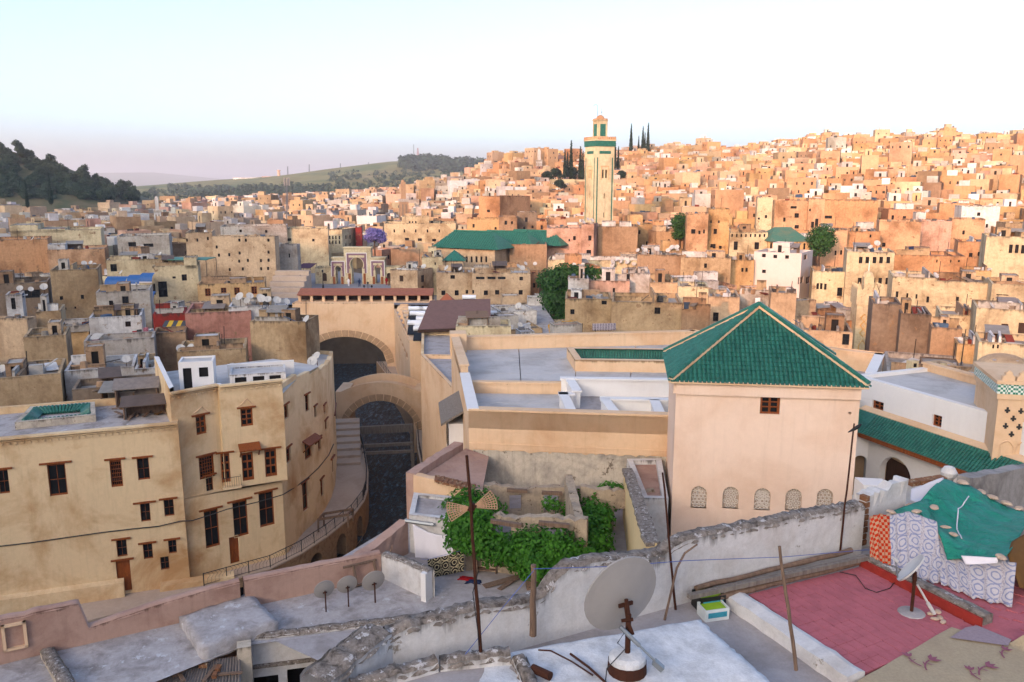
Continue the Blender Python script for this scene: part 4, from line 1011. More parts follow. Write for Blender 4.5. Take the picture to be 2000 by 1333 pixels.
def pxwall(parent, name, a_px, b_px, z0, top_px, th, mat, wins=(), rough=.08, n=16, capmat=None, A=None, B=None):
    """vertical wall through the foot points of two pixels at z0; the top edge and openings are read off the photo"""
    if A is None: A = atZ(*a_px, z0)
    if B is None: B = atZ(*b_px, z0)
    A, B = (A[0], A[1]), (B[0], B[1]); L = math.hypot(B[0]-A[0], B[1]-A[1]); tl = []
    for p in top_px: u, z = onwall(*p, A, B); tl.append((min(1, max(0, u/L)), z))
    ops = [pxwin(A, B, *w_) for w_ in wins]; m_ = MB(); thick(m_, A, B, z0-.02, tl, th, ops, 0, n, rough); m_.build(name, mat, parent)
    return A, B
pxwall(e, 'front_wall', (962, 1118), (1144, 1138), zC, ((962, 1008), (1010, 1015), (1040, 1010), (1100, 1014), (1144, 1018)), .45, 'ruin', [(975, 1048, 46, 75), (1078, 1058, 42, 72)])
pxwall(e, 'rear_wall', None, None, zC, ((962, 948), (1000, 955), (1120, 954), (1128, 955)), .45, 'ruin', [(1007, 978, 24, 44), (1077, 985, 30, 34)], A=K(-1.6, 34.2), B=K(3.1, 34.6))
pxwall(e, 'rear_wall', None, None, zC, ((1128, 952), (1180, 958), (1232, 962)), .4, 'ruin', [(1215, 1028, 30, 66)], A=K(2.9, 33.0), B=K(6.05, 33.2))
pxwall(e, 'cross_wall', None, None, zC, ((1142, 1015), (1132, 980), (1122, 945)), .4, 'ruin', A=(3.15, 33.9), B=(3.1, 40.4), rough=.05)
pxwall(e, 'front_pier', (885, 1108), (962, 1118), zC, ((885, 1040), (962, 1040)), .45, 'ruin', [(925, 1060, 40, 45)])
# timber lintels
for a, b in (((958, 1018), (1018, 1028)), ((1052, 1022), (1112, 1028)), ((990, 958), (1030, 960)), ((1058, 963), (1098, 965))):
    y = 33.0 if a[1] > 1000 else 40.0; l_ = MB(); l_.bar(atY(*a, y), atY(*b, y), .2, .16); l_.build('lintel', 'oldwood', e)
# bounding walls of the court
e = thing('court_wall', (6, 30, zC), 'cream boundary wall with a dark mossy top between the ruined court and the tower', 'wall')
A_, B_ = (6.15, 40.5), (5.1, 27.2)
mbw = MB(); thick(mbw, B_, A_, zC-6, [(0, 17.6), (.5, 16.6), (1, 15.5)], .4, (), 0, 14, .04); mbw.build('wall', plaster('cream_plaster', 'd8bf8e', 'c0a070', .4, '5a4a3a', .2, .12, 1, .3, .2, .006), e)
cpm = MB()
for k in range(16):
    t = k/16; x = B_[0]+(A_[0]-B_[0])*(t+.03); y = B_[1]+(A_[1]-B_[1])*(t+.03); z = lerp_tab([(0, 17.6), (.5, 16.6), (1, 15.5)], t+.03); cpm.box(x-.2, y, z-.06, z+.07+R.uniform(0, .05), .52, .8, R.uniform(-.1, .1))
tag(cpm.build('coping', 'rough_cap', e), kind='stuff')
simple('lean_to_room', [(6.25, 37.6), (7.5, 37.5), (8.2, 43.4), (6.3, 43.3)], 4, 15.2, 'white', 'small white lean-to room with a pinkish roof at the foot of the tower', .25, 'pinkwall')
e = thing('court_wall', (-5, 33, zC), 'sweeping pink wall with a rising rendered top between the court and the river', 'wall')
A_, B_ = (-4.85, 39.5), (P0[0]-.3, P0[1]-.3)
mbw = MB(); tops = []
for p in ((818, 922), (850, 900), (885, 878), (905, 866), (925, 857)):
    u, z = onwall(*p, A_, B_); tops.append((min(1, max(0, u/math.hypot(B_[0]-A_[0], B_[1]-A_[1]))), z))
tops[0] = (0, tops[0][1]); tops[-1] = (1, tops[-1][1])
thick(mbw, A_, B_, zC-6, tops, .55, (), 0, 12, .02); mbw.build('wall', 'pinkwall', e)
e = thing('court_house', (-5, 34, zC), 'small orange-washed court house with a broken red tile edge beside the vine', 'house')
mw = MB(); A_ = (-4.95, 39.4); B_ = (-1.5, 38.6)
tz = [onwall(*p, A_, B_)[1] for p in ((820, 930), (940, 962))]
thick(mw, A_, B_, zC-6, [(0, tz[0]), (1, tz[1])], .4, (), 0, 10, .03); mw.build('wall', 'peach', e)
for k in range(9):
    t = .35+k*.065; x = A_[0]+(B_[0]-A_[0])*t; y = A_[1]+(B_[1]-A_[1])*t; m_ = MB(); m_.box(x, y+.15, tz[0]+(tz[1]-tz[0])*t+.0, tz[0]+(tz[1]-tz[0])*t+.12, .24, .75, R.uniform(-.2, .1)); m_.build('edge_tile', 'brick', e)
rf = MB(); rf.poly([(-4.7, 39.7, tz[0]-.3), (-1.5, 38.9, tz[1]-.2), (-1.3, 44.3, tz[1]-.1), (-2.6, 44.6, tz[0]-.3)]); rf.build('roof', 'pinkwall', e)
# low flat roof and white wall carrying the sheet
e = thing('white_outhouse', (-5, 31, zC), 'low white outhouse with a grey flat roof by the river wall', 'house')
RZ = onwall(820, 1008, (-4.75, 36.3), (-2.2, 35.5))[1]
w_, r_ = MB(), MB(); block(w_, r_, [(-4.8, 36.3), (-2.3, 35.6), (-2.2, 38.4), (-4.9, 39.1)], zC-6, RZ, .15, .25); w_.build('wall', 'white', e); r_.build('roof', 'cement', e)
gt = MB(); gt.tube(((-4.95, 36.15, RZ-.25), (-3.6, 35.8, RZ-.3)), .09, 6); gt.build('gutter', 'metal', e)
# diagonal pink parapet towards the river
e = thing('river_parapet', (-7, 28, zC), 'pinkish diagonal parapet dropping from the white outhouse to the lower terrace', 'wall')
mbw = MB(); A_, B_ = (atZ(690, 1098, 14.0).x, atZ(690, 1098, 14.0).y), (-4.85, 36.2)
zz = [onwall(*p, A_, B_)[1] for p in ((692, 1098), (745, 1062), (806, 1014))]
thick(mbw, A_, B_, zC-7, [(0, zz[0]), (.5, zz[1]), (1, zz[2])], .5, (), 0, 10, .015); mbw.build('wall', 'pinkwall', e)

# ================================================================ white court with green tiled eave to the right of the tower
e = thing('mosque_court', (24, 42, 5), 'white courtyard building with arched openings and a long green tiled eave', 'mosque')
zG = 17.3
G0 = atZ(1700, 758, zG); G1 = atZ(1965, 842, zG)
G0, G1 = (21.9, 51.6), (26.4, 40.4)
zup = onwall(1700, 742, G0, G1)[1]
ops = winset(e, G0, G1, [(1714, 797, 20, 32, 'wood', 0), (1830, 823, 16, 28, 'wood', 0)], lintel=0)
mw, mr = MB(), MB(); zt_ = 18.0
gd = Vector((G1[0]-G0[0], G1[1]-G0[1])).normalized(); gn = Vector((-gd.y, gd.x))
ptsG = [G0, G1, (G1[0]+gn.x*5.2, G1[1]+gn.y*5.2), (G0[0]+gn.x*6.4, G0[1]+gn.y*6.4)]
block(mw, mr, ptsG, 8, zt_, .22, .4, {0: ops}); mw.build('upper_wall', 'clean_white', e); mr.build('roof', 'roofgrey', e)
coping(e, [ptsG[2], ptsG[3]], zt_-.2, zt_+.35, .45, 'peach')
# lower tier: eave line in front of the upper wall
ea = Vector(G0)-gn*1.75+gd*2.6; eb = Vector(G1)-gn*1.75+gd*3
zl = 15.1
tp_ = Vector(G0)-gn*.55+gd*1.2; tq_ = Vector(G1)-gn*.55+gd*3
lf = MB(); lf.hexa([(*(tp_), 8), (*(tq_), 8), (*(tq_+gn*.5), 8), (*(tp_+gn*.5), 8)], [(*(tp_), zl+1.05), (*(tq_), zl+1.05), (*(tq_+gn*.5), zl+1.2), (*(tp_+gn*.5), zl+1.2)]); lf.build('ledge', 'peach', e)
tile_slope(e, (ea.x, ea.y, zl), (eb.x, eb.y, zl), (tp_.x, tp_.y, zl+1.0), (tq_.x, tq_.y, zl+1.0), 300)
fb = MB(); fb.bar((ea.x, ea.y, zl-.12), (eb.x, eb.y, zl-.12), .3, .25); fb.build('eave_board', 'wood', e)
wA = ea+gn*.55+gd*.2; wB = eb+gn*.55
arches = [pxwin((wA.x, wA.y), (wB.x, wB.y), 1748, 930, 56, 92, 'arch'), pxwin((wA.x, wA.y), (wB.x, wB.y), 1843, 992, 70, 60, 'arch')]
lw = MB(); wall(lw, (wA.x, wA.y), (wB.x, wB.y), 8, zl-.2, arches, .5); lw.build('arcade_wall', 'clean_white', e)
for i, o in enumerate(arches):
    L = (wB-wA).length; d = (wB-wA)/L; g = MB()
    if i == 0: g.poly([(wA.x+d.x*u-d.y*.45, wA.y+d.y*u+d.x*.45, z) for u, z in ((o[0]+.1, o[2]), (o[1]+.1, o[2]), (o[1]+.1, o[3]-.55), (o[0]+.1, o[3]-.25))]); g.build('door', 'darkwood', e)
    g = MB(); g.poly([(wA.x+d.x*u-d.y*1.5, wA.y+d.y*u+d.x*1.5, z) for u, z in ((o[0]-1, o[2]), (o[1]+1, o[2]), (o[1]+1, o[3]+.5), (o[0]-1, o[3]+.5))]); g.build('inner_wall', 'clean_white', e)
# return wing at the left with its own arch
xA = Vector((15.6, 49.6)); xB = wA+gd*.0
ops = [pxwin((xA.x, xA.y), (xB.x, xB.y), 1688, 930, 40, 80, 'arch')]
rw = MB(); wall(rw, (xA.x, xA.y), (xB.x, xB.y), 8, zl-.2, ops, .5); rw.build('return_wall', 'clean_white', e)
tile_slope(e, (xA.x-.3, xA.y-.55, zl), (ea.x, ea.y, zl), (xA.x-.5, xA.y+.7, zl+1.0), (tp_.x, tp_.y, zl+1.0), 0)
bk = MB(); bk.poly([(15, 52, 8), (21.5, 51.6, 8), (21.5, 51.6, 17.5), (15, 52, 17.5)]); bk.build('inner_wall', 'clean_white', e)
cf = MB(); cf.poly([(13, 34, 8.02), (32, 28, 8.02), (27, 40, 8.02), (24, 52, 8.02), (13, 52, 8.02)]); cf.build('court_floor', 'walkway', e)
# white stub wall by the tower's corner
st_ = thing('stub_wall', (16, 36, 13), 'short white stub of wall against the tower corner by the green eave', 'wall')
a = atY(1680, 942, 35.0); m_ = MB(); m_.hexa([(a.x, 34.6, 8), (a.x+1.3, 34.4, 8), (a.x+1.3, 35.4, 8), (a.x, 35.6, 8)], [(a.x, 34.6, a.z), (a.x+1.15, 34.4, a.z), (a.x+1.15, 35.4, a.z), (a.x, 35.6, a.z)]); m_.build('wall', 'clean_white', st_)
# minaret foot at the picture's right edge: carved stucco and zellij band
e = thing('carved_minaret', (28, 41, 8), 'carved peach minaret shaft with a green and white tile band and stepped merlons', 'minaret')
mA = atY(1937, 895, 41.2); A_ = (mA.x, 41.2); B_ = (A_[0]+4.6, 39.9); zb_ = onwall(1950, 768, A_, B_)[1]; zm = onwall(1950, 735, A_, B_)[1]
dM = Vector((B_[0]-A_[0], B_[1]-A_[1])).normalized(); nM = Vector((-dM.y, dM.x)); q = [A_, B_, (B_[0]+nM.x*4.4, B_[1]+nM.y*4.4), (A_[0]+nM.x*4.4, A_[1]+nM.y*4.4)]
mw, mr = MB(), MB(); block(mw, mr, q, 8, zb_, 0); mw.build('shaft', 'peach', e); mr.build('roof', 'cement', e)
zel = NT('green_white_zellij'); ck = zel.n('ShaderNodeTexChecker'); ck.inputs['Scale'].default_value = 9; zel.l(zel.pos((1, 1, 1)), ck.inputs[0]); ck.inputs[1].default_value = hx('2f7a64'); ck.inputs[2].default_value = hx('d8dcd4'); M['zellij'] = zel.done(ck.outputs[0], .3, 0, .4)
qo = inset(q, -.12)
b_ = MB(); b_.hexa([(*p, zb_-.02) for p in qo], [(*p, zb_+.5) for p in qo]); b_.build('tile_band', 'zellij', e)
b_ = MB(); b_.hexa([(*p, zb_+.5) for p in inset(q, -.2)], [(*p, zb_+.68) for p in inset(q, -.2)]); b_.hexa([(*p, zb_-.3) for p in inset(q, -.1)], [(*p, zb_-.03) for p in inset(q, -.1)]); tag(b_.build('cornice', 'peach', e), kind='stuff')
for k in range(7):
    u = .35+k*.65; x, y = A_[0]+dM.x*u, A_[1]+dM.y*u; m_ = MB(); prof = ((-.28, 0), (.28, 0), (.28, .2), (.16, .3), (.16, .4), (0, .55), (-.16, .4), (-.16, .3), (-.28, .2))
    f = [(x+dM.x*a+nM.x*-.1, y+dM.y*a+nM.y*-.1, zb_+.68+b) for a, b in prof]; g = [(x+dM.x*a+nM.x*.2, y+dM.y*a+nM.y*.2, zb_+.68+b) for a, b in prof]
    m_.poly(f); m_.poly(g[::-1])
    for i in range(len(f)): j = (i+1) % len(f); m_.poly((f[j], f[i], g[i], g[j]))
    m_.build('merlon', 'peach', e)
# carved panel: raised sebka net with dark tile inlays
u0, zt0 = onwall(1958, 792, A_, B_); _, zb0 = onwall(1958, 862, A_, B_)
def MP(u, z, d=.0): return (A_[0]+dM.x*u-nM.x*d, A_[1]+dM.y*u-nM.y*d, z)
for r_i in range(4):
    for c_i in range(4):
        u = u0+.25+c_i*.62+(.31 if r_i % 2 else 0); z = zt0-.25-r_i*.42; t = MB()
        for du, dz, w, h in ((0, 0, .1, .3), (-.09, -.02, .07, .1), (.09, -.02, .07, .1)): t.hexa([MP(u+du-w/2, z+dz-h/2, .0), MP(u+du-w/2, z+dz-h/2, .03), MP(u+du+w/2, z+dz-h/2, .03), MP(u+du+w/2, z+dz-h/2, 0)][::-1], [MP(u+du-w/2, z+dz+h/2, .0), MP(u+du-w/2, z+dz+h/2, .03), MP(u+du+w/2, z+dz+h/2, .03), MP(u+du+w/2, z+dz+h/2, 0)][::-1])
        t.build('inlay', 'iron', e)
for k in range(4):
    u = u0+.1+k*.75; t = MB(); pts_ = [MP(u, zb0-1.5, .02), MP(u, zb0-.4, .02)]+[MP(u+.3-.3*math.cos(a*math.pi/8), zb0-.4+.42*math.sin(a*math.pi/8), .02) for a in range(1, 8)]+[MP(u+.6, zb0-.4, .02), MP(u+.6, zb0-1.5, .02)]
    t.tube(pts_, .05, 4); t.build('blind_arch', 'peach', e)
# ================================================================ houses of the town read off the photograph
PROT = []            # screen boxes (x0, y0, x1, y1, Y) that later houses in front must not cover
FOOTZ = []
FOOTP = []           # footprints already taken (polygon corners)
CC = {'sand': 'cdb190', 'ochre': 'cda878', 'cream': 'dac9a4', 'yellow': 'd4c29e', 'peach': 'd4aa84', 'white': 'd9d6d2', 'grey': 'b3aaa0', 'brown': 'ab8c6e', 'stone': 'bda27e',
      'orange': 'ca9a70', 'pink': 'b98474', 'dark': '8d7b69', 'rose': 'd0a892', 'palegrey': 'bdb6ac', 'red': '94352e'}
def C(n, k=1.0): return hx(CC[n], k)
WORD = {'sand': 'sandy', 'ochre': 'ochre', 'cream': 'cream', 'yellow': 'pale yellow', 'peach': 'peach', 'white': 'whitewashed', 'grey': 'grey plaster', 'brown': 'brown', 'stone': 'rough stone', 'orange': 'orange', 'pink': 'pink',
        'dark': 'dark weathered', 'rose': 'rosy', 'palegrey': 'pale grey', 'red': 'red'}
WTYPES = {'w': ('plain', 'darkwood'), 'o': ('wood', None), 'v': ('plain', 'plastic_black'), 's': ('shutter', 'darkwood'), 'g': ('grille', 'darkwood')}
def house(pts, z0, z1, col, label, wins=None, par=.6, roofcol='palegrey', name='house', group=None, cat='house', extra=(), wtype='w', mat='town', th=.25, dull=1.0, topdirt=True, rich=False):
    """pts counter-clockwise from the front-left corner; wins {edge: [(u0, u1, z0, z1[, type])]}; extra rooms on the roof"""
    e = thing(name, (pts[0][0], pts[0][1], z0), label, cat, group)
    mw, mr = MB(), MB(); ops = {k: [o[:4] for o in v] for k, v in (wins or {}).items()}
    c = C(col, dull) if isinstance(col, str) else col; cr = C(roofcol, .9) if isinstance(roofcol, str) else roofcol
    block(mw, mr, pts, z0, z1, par, th, ops, c, cr, rth=.25)
    mw.build('wall', mat, e); mr.build('roof', mat, e)
    for k, v in (wins or {}).items():
        A, B = pts[k], pts[(k+1) % len(pts)]
        for o in v:
            kd, mt = WTYPES[o[4] if len(o) > 4 else wtype]
            window(e, A, B, (o[0]+o[1])/2, o[2], o[1]-o[0], o[3]-o[2], kd, .12, mt, pane=kd != 'shutter')
    for (fx, fy, sx, sy, h, cc) in extra:
        ux, uy = pts[1][0]-pts[0][0], pts[1][1]-pts[0][1]; vx, vy = pts[3][0]-pts[0][0], pts[3][1]-pts[0][1]
        q = [(pts[0][0]+ux*a+vx*b, pts[0][1]+uy*a+vy*b) for a, b in ((fx, fy), (fx+sx, fy), (fx+sx, fy+sy), (fx, fy+sy))]
        w2, r2 = MB(), MB(); block(w2, r2, q, z1-par-.02, z1-par+h, .2, .15, None, C(cc), cr); w2.build('roof_room', mat, e); r2.build('roof_room_top', mat, e)
    if rich and len(pts) == 4:
        ux, uy = pts[1][0]-pts[0][0], pts[1][1]-pts[0][1]; vx, vy = pts[3][0]-pts[0][0], pts[3][1]-pts[0][1]; pt = lambda a, b: (pts[0][0]+ux*a+vx*b, pts[0][1]+uy*a+vy*b); zr = z1-par
        for _ in range(R.choice((1, 2, 2, 3))):
            f = R.uniform(.15, .85); a, b = ((f, .04), (f+R.uniform(-.06, .06), R.uniform(.5, .96))) if R.random() < .5 else ((.03, f), (R.uniform(.4, .97), f+R.uniform(-.05, .05))); h = R.uniform(.5, 1.5); A, B = Vector(pt(*a)), Vector(pt(*b)); d = (B-A).normalized()*.11; n = Vector((-d.y, d.x)); cc = C(R.choice((col if isinstance(col, str) else 'sand', 'white', 'stone', 'palegrey', 'brown')))
            w2 = MB(); q = [A-n, B-n, B+n, A+n]; w2.hexa([(p.x, p.y, zr-.02) for p in q], [(p.x, p.y, zr+h+R.uniform(-.1, .1)) for p in q], 0, cc, zr+h); w2.build('partition_wall', mat, e)
        if R.random() < .6:
            f, g = R.uniform(.05, .6), R.uniform(.2, .55); s, t = R.uniform(.2, .38), R.uniform(.25, .4); q = [pt(f, g), pt(f+s, g), pt(f+s, g+t), pt(f, g+t)]; h = R.uniform(1.2, 2.3); w2, r2 = MB(), MB(); cc = R.choice(('white', 'stone', 'sand', 'palegrey', 'brown')); L = math.hypot(q[1][0]-q[0][0], q[1][1]-q[0][1])
            ops_ = {0: [(L*.3, L*.3+min(.7, L*.4), zr, zr+h*.78)]}; block(w2, r2, q, zr-.02, zr+h, .1, .12, ops_, C(cc), cr, rth=.2); w2.build('roof_hut', mat, e); r2.build('hut_top', mat, e); dk = MB(); d = Vector((q[1][0]-q[0][0], q[1][1]-q[0][1])).normalized(); dk.poly([(q[0][0]+d.x*u-d.y*.19, q[0][1]+d.y*u+d.x*.19, z) for u, z in ((L*.3, zr), (L*.3+min(.7, L*.4), zr), (L*.3+min(.7, L*.4), zr+h*.78), (L*.3, zr+h*.78))]); dk.build('hut_doorway', 'dark', e)
    FOOTP.append([(p[0], p[1]) for p in pts[:4]]); FOOTZ.append(z1-par); return e
def front(xL, xR, yt, Y, yaw=0, D=9, xS=None):
    """footprint from the picture: top-left corner (xL, yt) at distance Y, facade turned by yaw degrees, right end at pixel column xR; xS: column of the far right corner"""
    a = atY(xL, yt, Y); c, s = math.cos(math.radians(yaw)), math.sin(math.radians(yaw)); z = a.z
    def solve(px, py, ux, uy):
        lo, hi = .05, 90
        f = lambda t: topx(px+ux*t, py+uy*t, z)[0]
        return lo, hi, f
    def find(x0, y0, ux, uy, target):
        lo, hi = .2, 120
        inc = topx(x0+ux*hi, y0+uy*hi, z)[0] > topx(x0+ux*lo, y0+uy*lo, z)[0]
        for _ in range(50):
            m_ = (lo+hi)/2; v = topx(x0+ux*m_, y0+uy*m_, z)[0]
            if (v < target) == inc: lo = m_
            else: hi = m_
        return lo
    w = find(a.x, a.y, c, s, xR); b = (a.x+c*w, a.y+s*w)
    if xS is not None: D = min(40, find(b[0], b[1], -s, c, xS))
    return [(a.x, a.y), b, (b[0]-s*D, b[1]+c*D), (a.x-s*D, a.y+c*D)], z
def H(xL, xR, yt, Y, yb, col, label, wins=(), wside=(), yaw=None, D=9, xS=None, wt='w', prot=True, **k):
    """a house by its pixel outline; yb: where its visible front ends; wins (cx, cy, w, h[, type]) in pixels on the front, wside on the right side"""
    if yaw is None: yaw = -math.degrees(math.atan(((xL+xR)/2-1000)/F))*.8
    pts, z = front(xL, xR, yt, Y, yaw, D, xS)
    def cv(A, B, l): return [pxwin(A, B, *q[:4])+((q[4],) if len(q) > 4 else ()) for q in l]
    W = {}
    if wins: W[0] = cv(pts[0], pts[1], wins)
    if wside: W[1] = cv(pts[1], pts[2], wside)
    gz = min(ground(*p) for p in pts)-1.5
    gz = min(gz, onwall((xL+xR)/2, yb, pts[0], pts[1])[1]-1)
    if prot: PROT.append((xL, yt, xS if xS and xS > xR else xR, yb, Y))
    return house(pts, gz, z, col, label, W, wtype=wt, rich=60 < Y < 172 and D > 4, **k), pts, z
def grid_w(xs, ys, w, h, t='w'): return [(x, y, w, h, t) for x in xs for y in ys]
def zw(l, ox, oy, k, w, h, t='w'): return [(ox+x*k, oy+y*k, w, h, t) for x, y in l]
# ---- left quarter
H(20, 196, 452, 190, 500, 'cream', 'long cream house with a stepped parapet behind the orange wall', D=14, extra=((0, 0, .3, .9, 1.9, 'cream'), (.3, 0, .3, .9, .9, 'cream')))
H(-20, 92, 470, 176, 540, 'orange', 'plain orange wall of a tall house in front of the cream stepped one', D=12)
H(92, 204, 489, 174, 540, 'peach', 'plain peach house wall adjoining the orange wall', D=12, extra=((.0, .1, .3, .4, 1.6, 'white'),))
H(228, 330, 462, 182, 500, 'palegrey', 'grey house with deep roof overhang beside the cream stepped house', [(258, 478, 16, 8, 'v'), (290, 480, 20, 6, 'v')], D=10)
H(362, 414, 455, 172, 535, 'sand', 'narrow sandy house end with three tiny windows on the big blank block', zw([(1217, 300), (1353, 290), (1285, 300)], 0, 380, .3, 4, 6), D=12)
H(414, 536, 462, 170, 535, 'sand', 'big blank sandy block pierced by scattered small square windows', zw([(1410, 345), (1425, 398), (1492, 395), (1558, 300), (1600, 300), (1560, 384), (1747, 300), (1748, 378), (1557, 437), (1613, 432), (1698, 433), (1748, 431), (1495, 492), (1580, 488), (1700, 487), (1745, 484)], 0, 380, .3, 4.5, 6), D=14, xS=544, yaw=-2)
H(537, 580, 478, 176, 520, 'grey', 'low grey house beside the big blank sandy block', [(565, 500, 3, 8, 'v')], xS=586, yaw=-3)
H(430, 560, 443, 200, 462, 'palegrey', 'wide pale house with a flat terrace behind the big sandy block', [(470, 452, 5, 5), (520, 453, 5, 5)], D=10)
H(560, 640, 447, 205, 480, 'yellow', 'yellow house with two small windows left of the green roofed block', [(565, 469, 8, 5), (612, 470, 5, 5)], D=10)
H(640, 668, 449, 226, 490, 'cream', 'narrow cream side of the block with arched windows near the jacaranda', [(x, y, 3, 7) for x in (644, 650, 656, 663) for y in (465, 474)], xS=694, yaw=-8, wside=[(676, 464, 3, 7), (684, 464, 3, 7), (676, 480, 3, 7), (684, 480, 3, 7)], D=12)
H(694, 706, 445, 232, 482, 'red', 'narrow dark red wall beside the cream block near the jacaranda', D=8)
H(207, 320, 509, 150, 535, 'yellow', 'yellow terrace house with a dark doorway below the green canopy', [(222, 524, 14, 14, 'v'), (332, 521, 8, 9, 'v')], D=8)
H(297, 386, 521, 142, 580, 'yellow', 'yellow house with tall glazed doors under blue awnings', [(318, 566, 20, 30, 'v'), (360, 543, 11, 12), (340, 543, 7, 4, 'v'), (293+8, 566, 7, 22, 'v')], D=8, extra=((.7, .0, .28, .6, 2.0, 'yellow'),))
H(385, 517, 556, 134, 598, 'ochre', 'ochre house with four carved orange wood windows', [(406, 572, 12, 15, 'o'), (437, 570.5, 12, 15, 'o'), (463, 570, 12, 15, 'o'), (496.5, 568, 12, 15, 'o')], D=9, extra=((.2, .4, .5, .4, 1.0, 'brown'),))
H(97, 190, 529, 118, 625, 'stone', 'tall rough brown stone house with square putlog holes', [(120, 583, 7, 7, 'v'), (161, 581, 7, 8, 'v'), (128, 604, 4, 4, 'v'), (147, 602, 4, 4, 'v')], D=8, dull=.8)
H(187, 292, 572, 112, 620, 'palegrey', 'streaked grey plaster house with two shuttered windows', [(217, 594, 9, 11), (245, 587, 14, 14)], D=7)
H(-20, 92, 556, 118, 600, 'dark', 'dark ruinous house under a tangle of roof timber', [(60, 575, 40, 14, 'v')], D=8)
H(10, 42, 577, 110, 606, 'white', 'small white wall with a tall arched window under dark timber', [(26, 594, 11, 22, 'v')], D=4)
H(-20, 52, 622, 96, 700, 'sand', 'sandy stained house with a sheet metal roof edge', D=7, xS=70, yaw=-5)
H(70, 118, 610, 98, 655, 'stone', 'crumbling stone wall house with patchy plaster', D=6)
H(121, 172, 640, 94, 668, 'ochre', 'small ochre shed under a grey sheet roof', D=5, extra=((-.05, -.05, 1.1, 1.1, .75, 'palegrey'),))
H(173, 276, 622, 93, 666, 'white', 'whitewashed house with one small barred window and laundry', [(250, 634, 12, 10, 'g')], D=6)
H(298, 361, 615, 92, 652, 'red', 'small red house with a white roof and striped awning', [(345, 647, 28, 12, 'v')], D=5, roofcol='white')
H(361, 490, 613, 90, 705, 'pink', 'pink plastered house with a single red window', [(415, 657, 14, 15, 'g')], D=8, par=.9)
H(488, 596, 628, 84, 706, 'stone', 'layered rubble stone house with white roof terrace', D=9, xS=622, yaw=-4, roofcol='white', extra=((.02, .5, .35, .4, 1.5, 'white'),))
H(446, 560, 600, 92, 628, 'white', 'white roof terrace house carrying a cluster of satellite dishes', D=6, roofcol='white')
H(45, 128, 660, 82, 720, 'stone', 'low rubble stone house beside the grey shaded pier', D=6)
H(163, 300, 668, 80, 700, 'grey', 'long stained grey boundary house wall', D=4)
H(298, 362, 652, 86, 690, 'brown', 'brown wall below the striped awning', D=4, roofcol='white')
H(-30, 118, 742, 68, 800, 'stone', 'old rubble house with a crumbling corner pier behind the ochre wing', D=7)
H(125, 262, 726, 72, 760, 'white', 'long whitewashed low house with weathered top behind the ochre wing', D=6, roofcol='grey')
H(262, 305, 722, 73, 768, 'white', 'small whitewashed room with a dark square window by the ochre party wall', [(254+16, 742, 14, 9, 'v')], D=5)
H(345, 480, 688, 78, 716, 'stone', 'low house with a white patched roof and green plastic sheet', D=6, roofcol='white')
H(140, 300, 762, 66, 800, 'dark', 'low stained terrace wall strewn with junk', D=4)
# ---- middle
H(762, 815, 527, 160, 580, 'sand', 'sandy two-storey house with brown shutters by the square', [(784, 545, 8, 12, 's'), (784, 566, 7, 6, 's')], xS=845, yaw=-22, wside=[(826, 545, 7, 12, 's'), (826, 563, 6, 6, 's')], roofcol='rose')
H(852, 922, 533, 152, 600, 'sand', 'broad sandy house with small brown windows facing the roofs', [(884, 542, 9, 7), (866, 573, 8, 9), (892, 573, 8, 10), (912, 571, 5, 7)], D=10, roofcol='white')
H(922, 1036, 534, 150, 592, 'sand', 'long sandy house with a row of dark loft slots under the eave', [(938, 544, 17, 5, 'v'), (960, 544, 16, 5, 'v'), (980, 544, 15, 5, 'v'), (1018, 545, 7, 7), (924, 571, 4, 7, 'v'), (949, 573, 8, 9), (971, 572, 8, 9), (1017, 572, 8, 9)], D=10, roofcol='white')
H(890, 998, 638, 96, 662, 'cream', 'low cream wall house beside a white water tank', D=5, roofcol='grey')
H(1110, 1150, 545, 122, 592, 'white', 'white and brown corner house in front of the leafy tree', D=6)
H(1150, 1230, 549, 124, 596, 'rose', 'rosy whitewashed house with a ladder and a small window', [(1199, 568, 4, 9)], D=7)
H(1215, 1270, 534, 126, 580, 'white', 'white roof room with a narrow dark doorway', [(1227, 543, 6, 14, 'v')], D=6)
H(1104, 1196, 584, 106, 650, 'stone', 'stepped brick and plaster house beside the yellow tarpaulin', [(1118, 610, 8, 10, 'v'), (1180, 592, 10, 8, 'v')], D=7, dull=.95)
H(1195, 1332, 590, 100, 656, 'stone', 'long patched brick and rubble house with one dark window', [(1284, 608, 11, 13)], D=9)
H(1332, 1388, 594, 98, 656, 'brown', 'rubble stone house end next to the patched brick house', [(1324+10, 602, 4, 8, 'v')], D=8, xS=1392)
H(1270, 1330, 552, 118, 590, 'sand', 'sandy parapet house with a bicycle frame on its roof', D=7)
H(1325, 1384, 560, 112, 590, 'cream', 'cream sloping wall below the red railing terrace', D=6)
H(1384, 1445, 580, 108, 650, 'sand', 'sandy house under the red railing terrace', [(1398, 620, 10, 18, 'v')], D=8)
H(1445, 1504, 566, 112, 640, 'palegrey', 'pale streaked house with tall end wall below the red terrace', [(1486, 592, 6, 10, 'v')], D=9, xS=1512)
H(1506, 1556, 572, 106, 608, 'sand', 'plain sandy cube house above the tin roofs', D=7)
H(1068, 1136, 446, 184, 505, 'rose', 'pale rosy house block below the great minaret', [(1122, 466, 5, 8), (1112, 470, 3, 5)], D=14)
H(1136, 1160, 438, 182, 505, 'rose', 'tall pale corner block below the great minaret with one brown window', [(1152, 466, 6, 10), (1150, 494, 9, 10)], D=14, xS=1168, yaw=-14)
H(1168, 1246, 443, 186, 502, 'brown', 'brown rammed earth house wall below the great minaret', D=12, roofcol='white', extra=((.1, .3, .35, .3, 1.6, 'white'), (.55, .3, .3, .3, 1.5, 'white')))
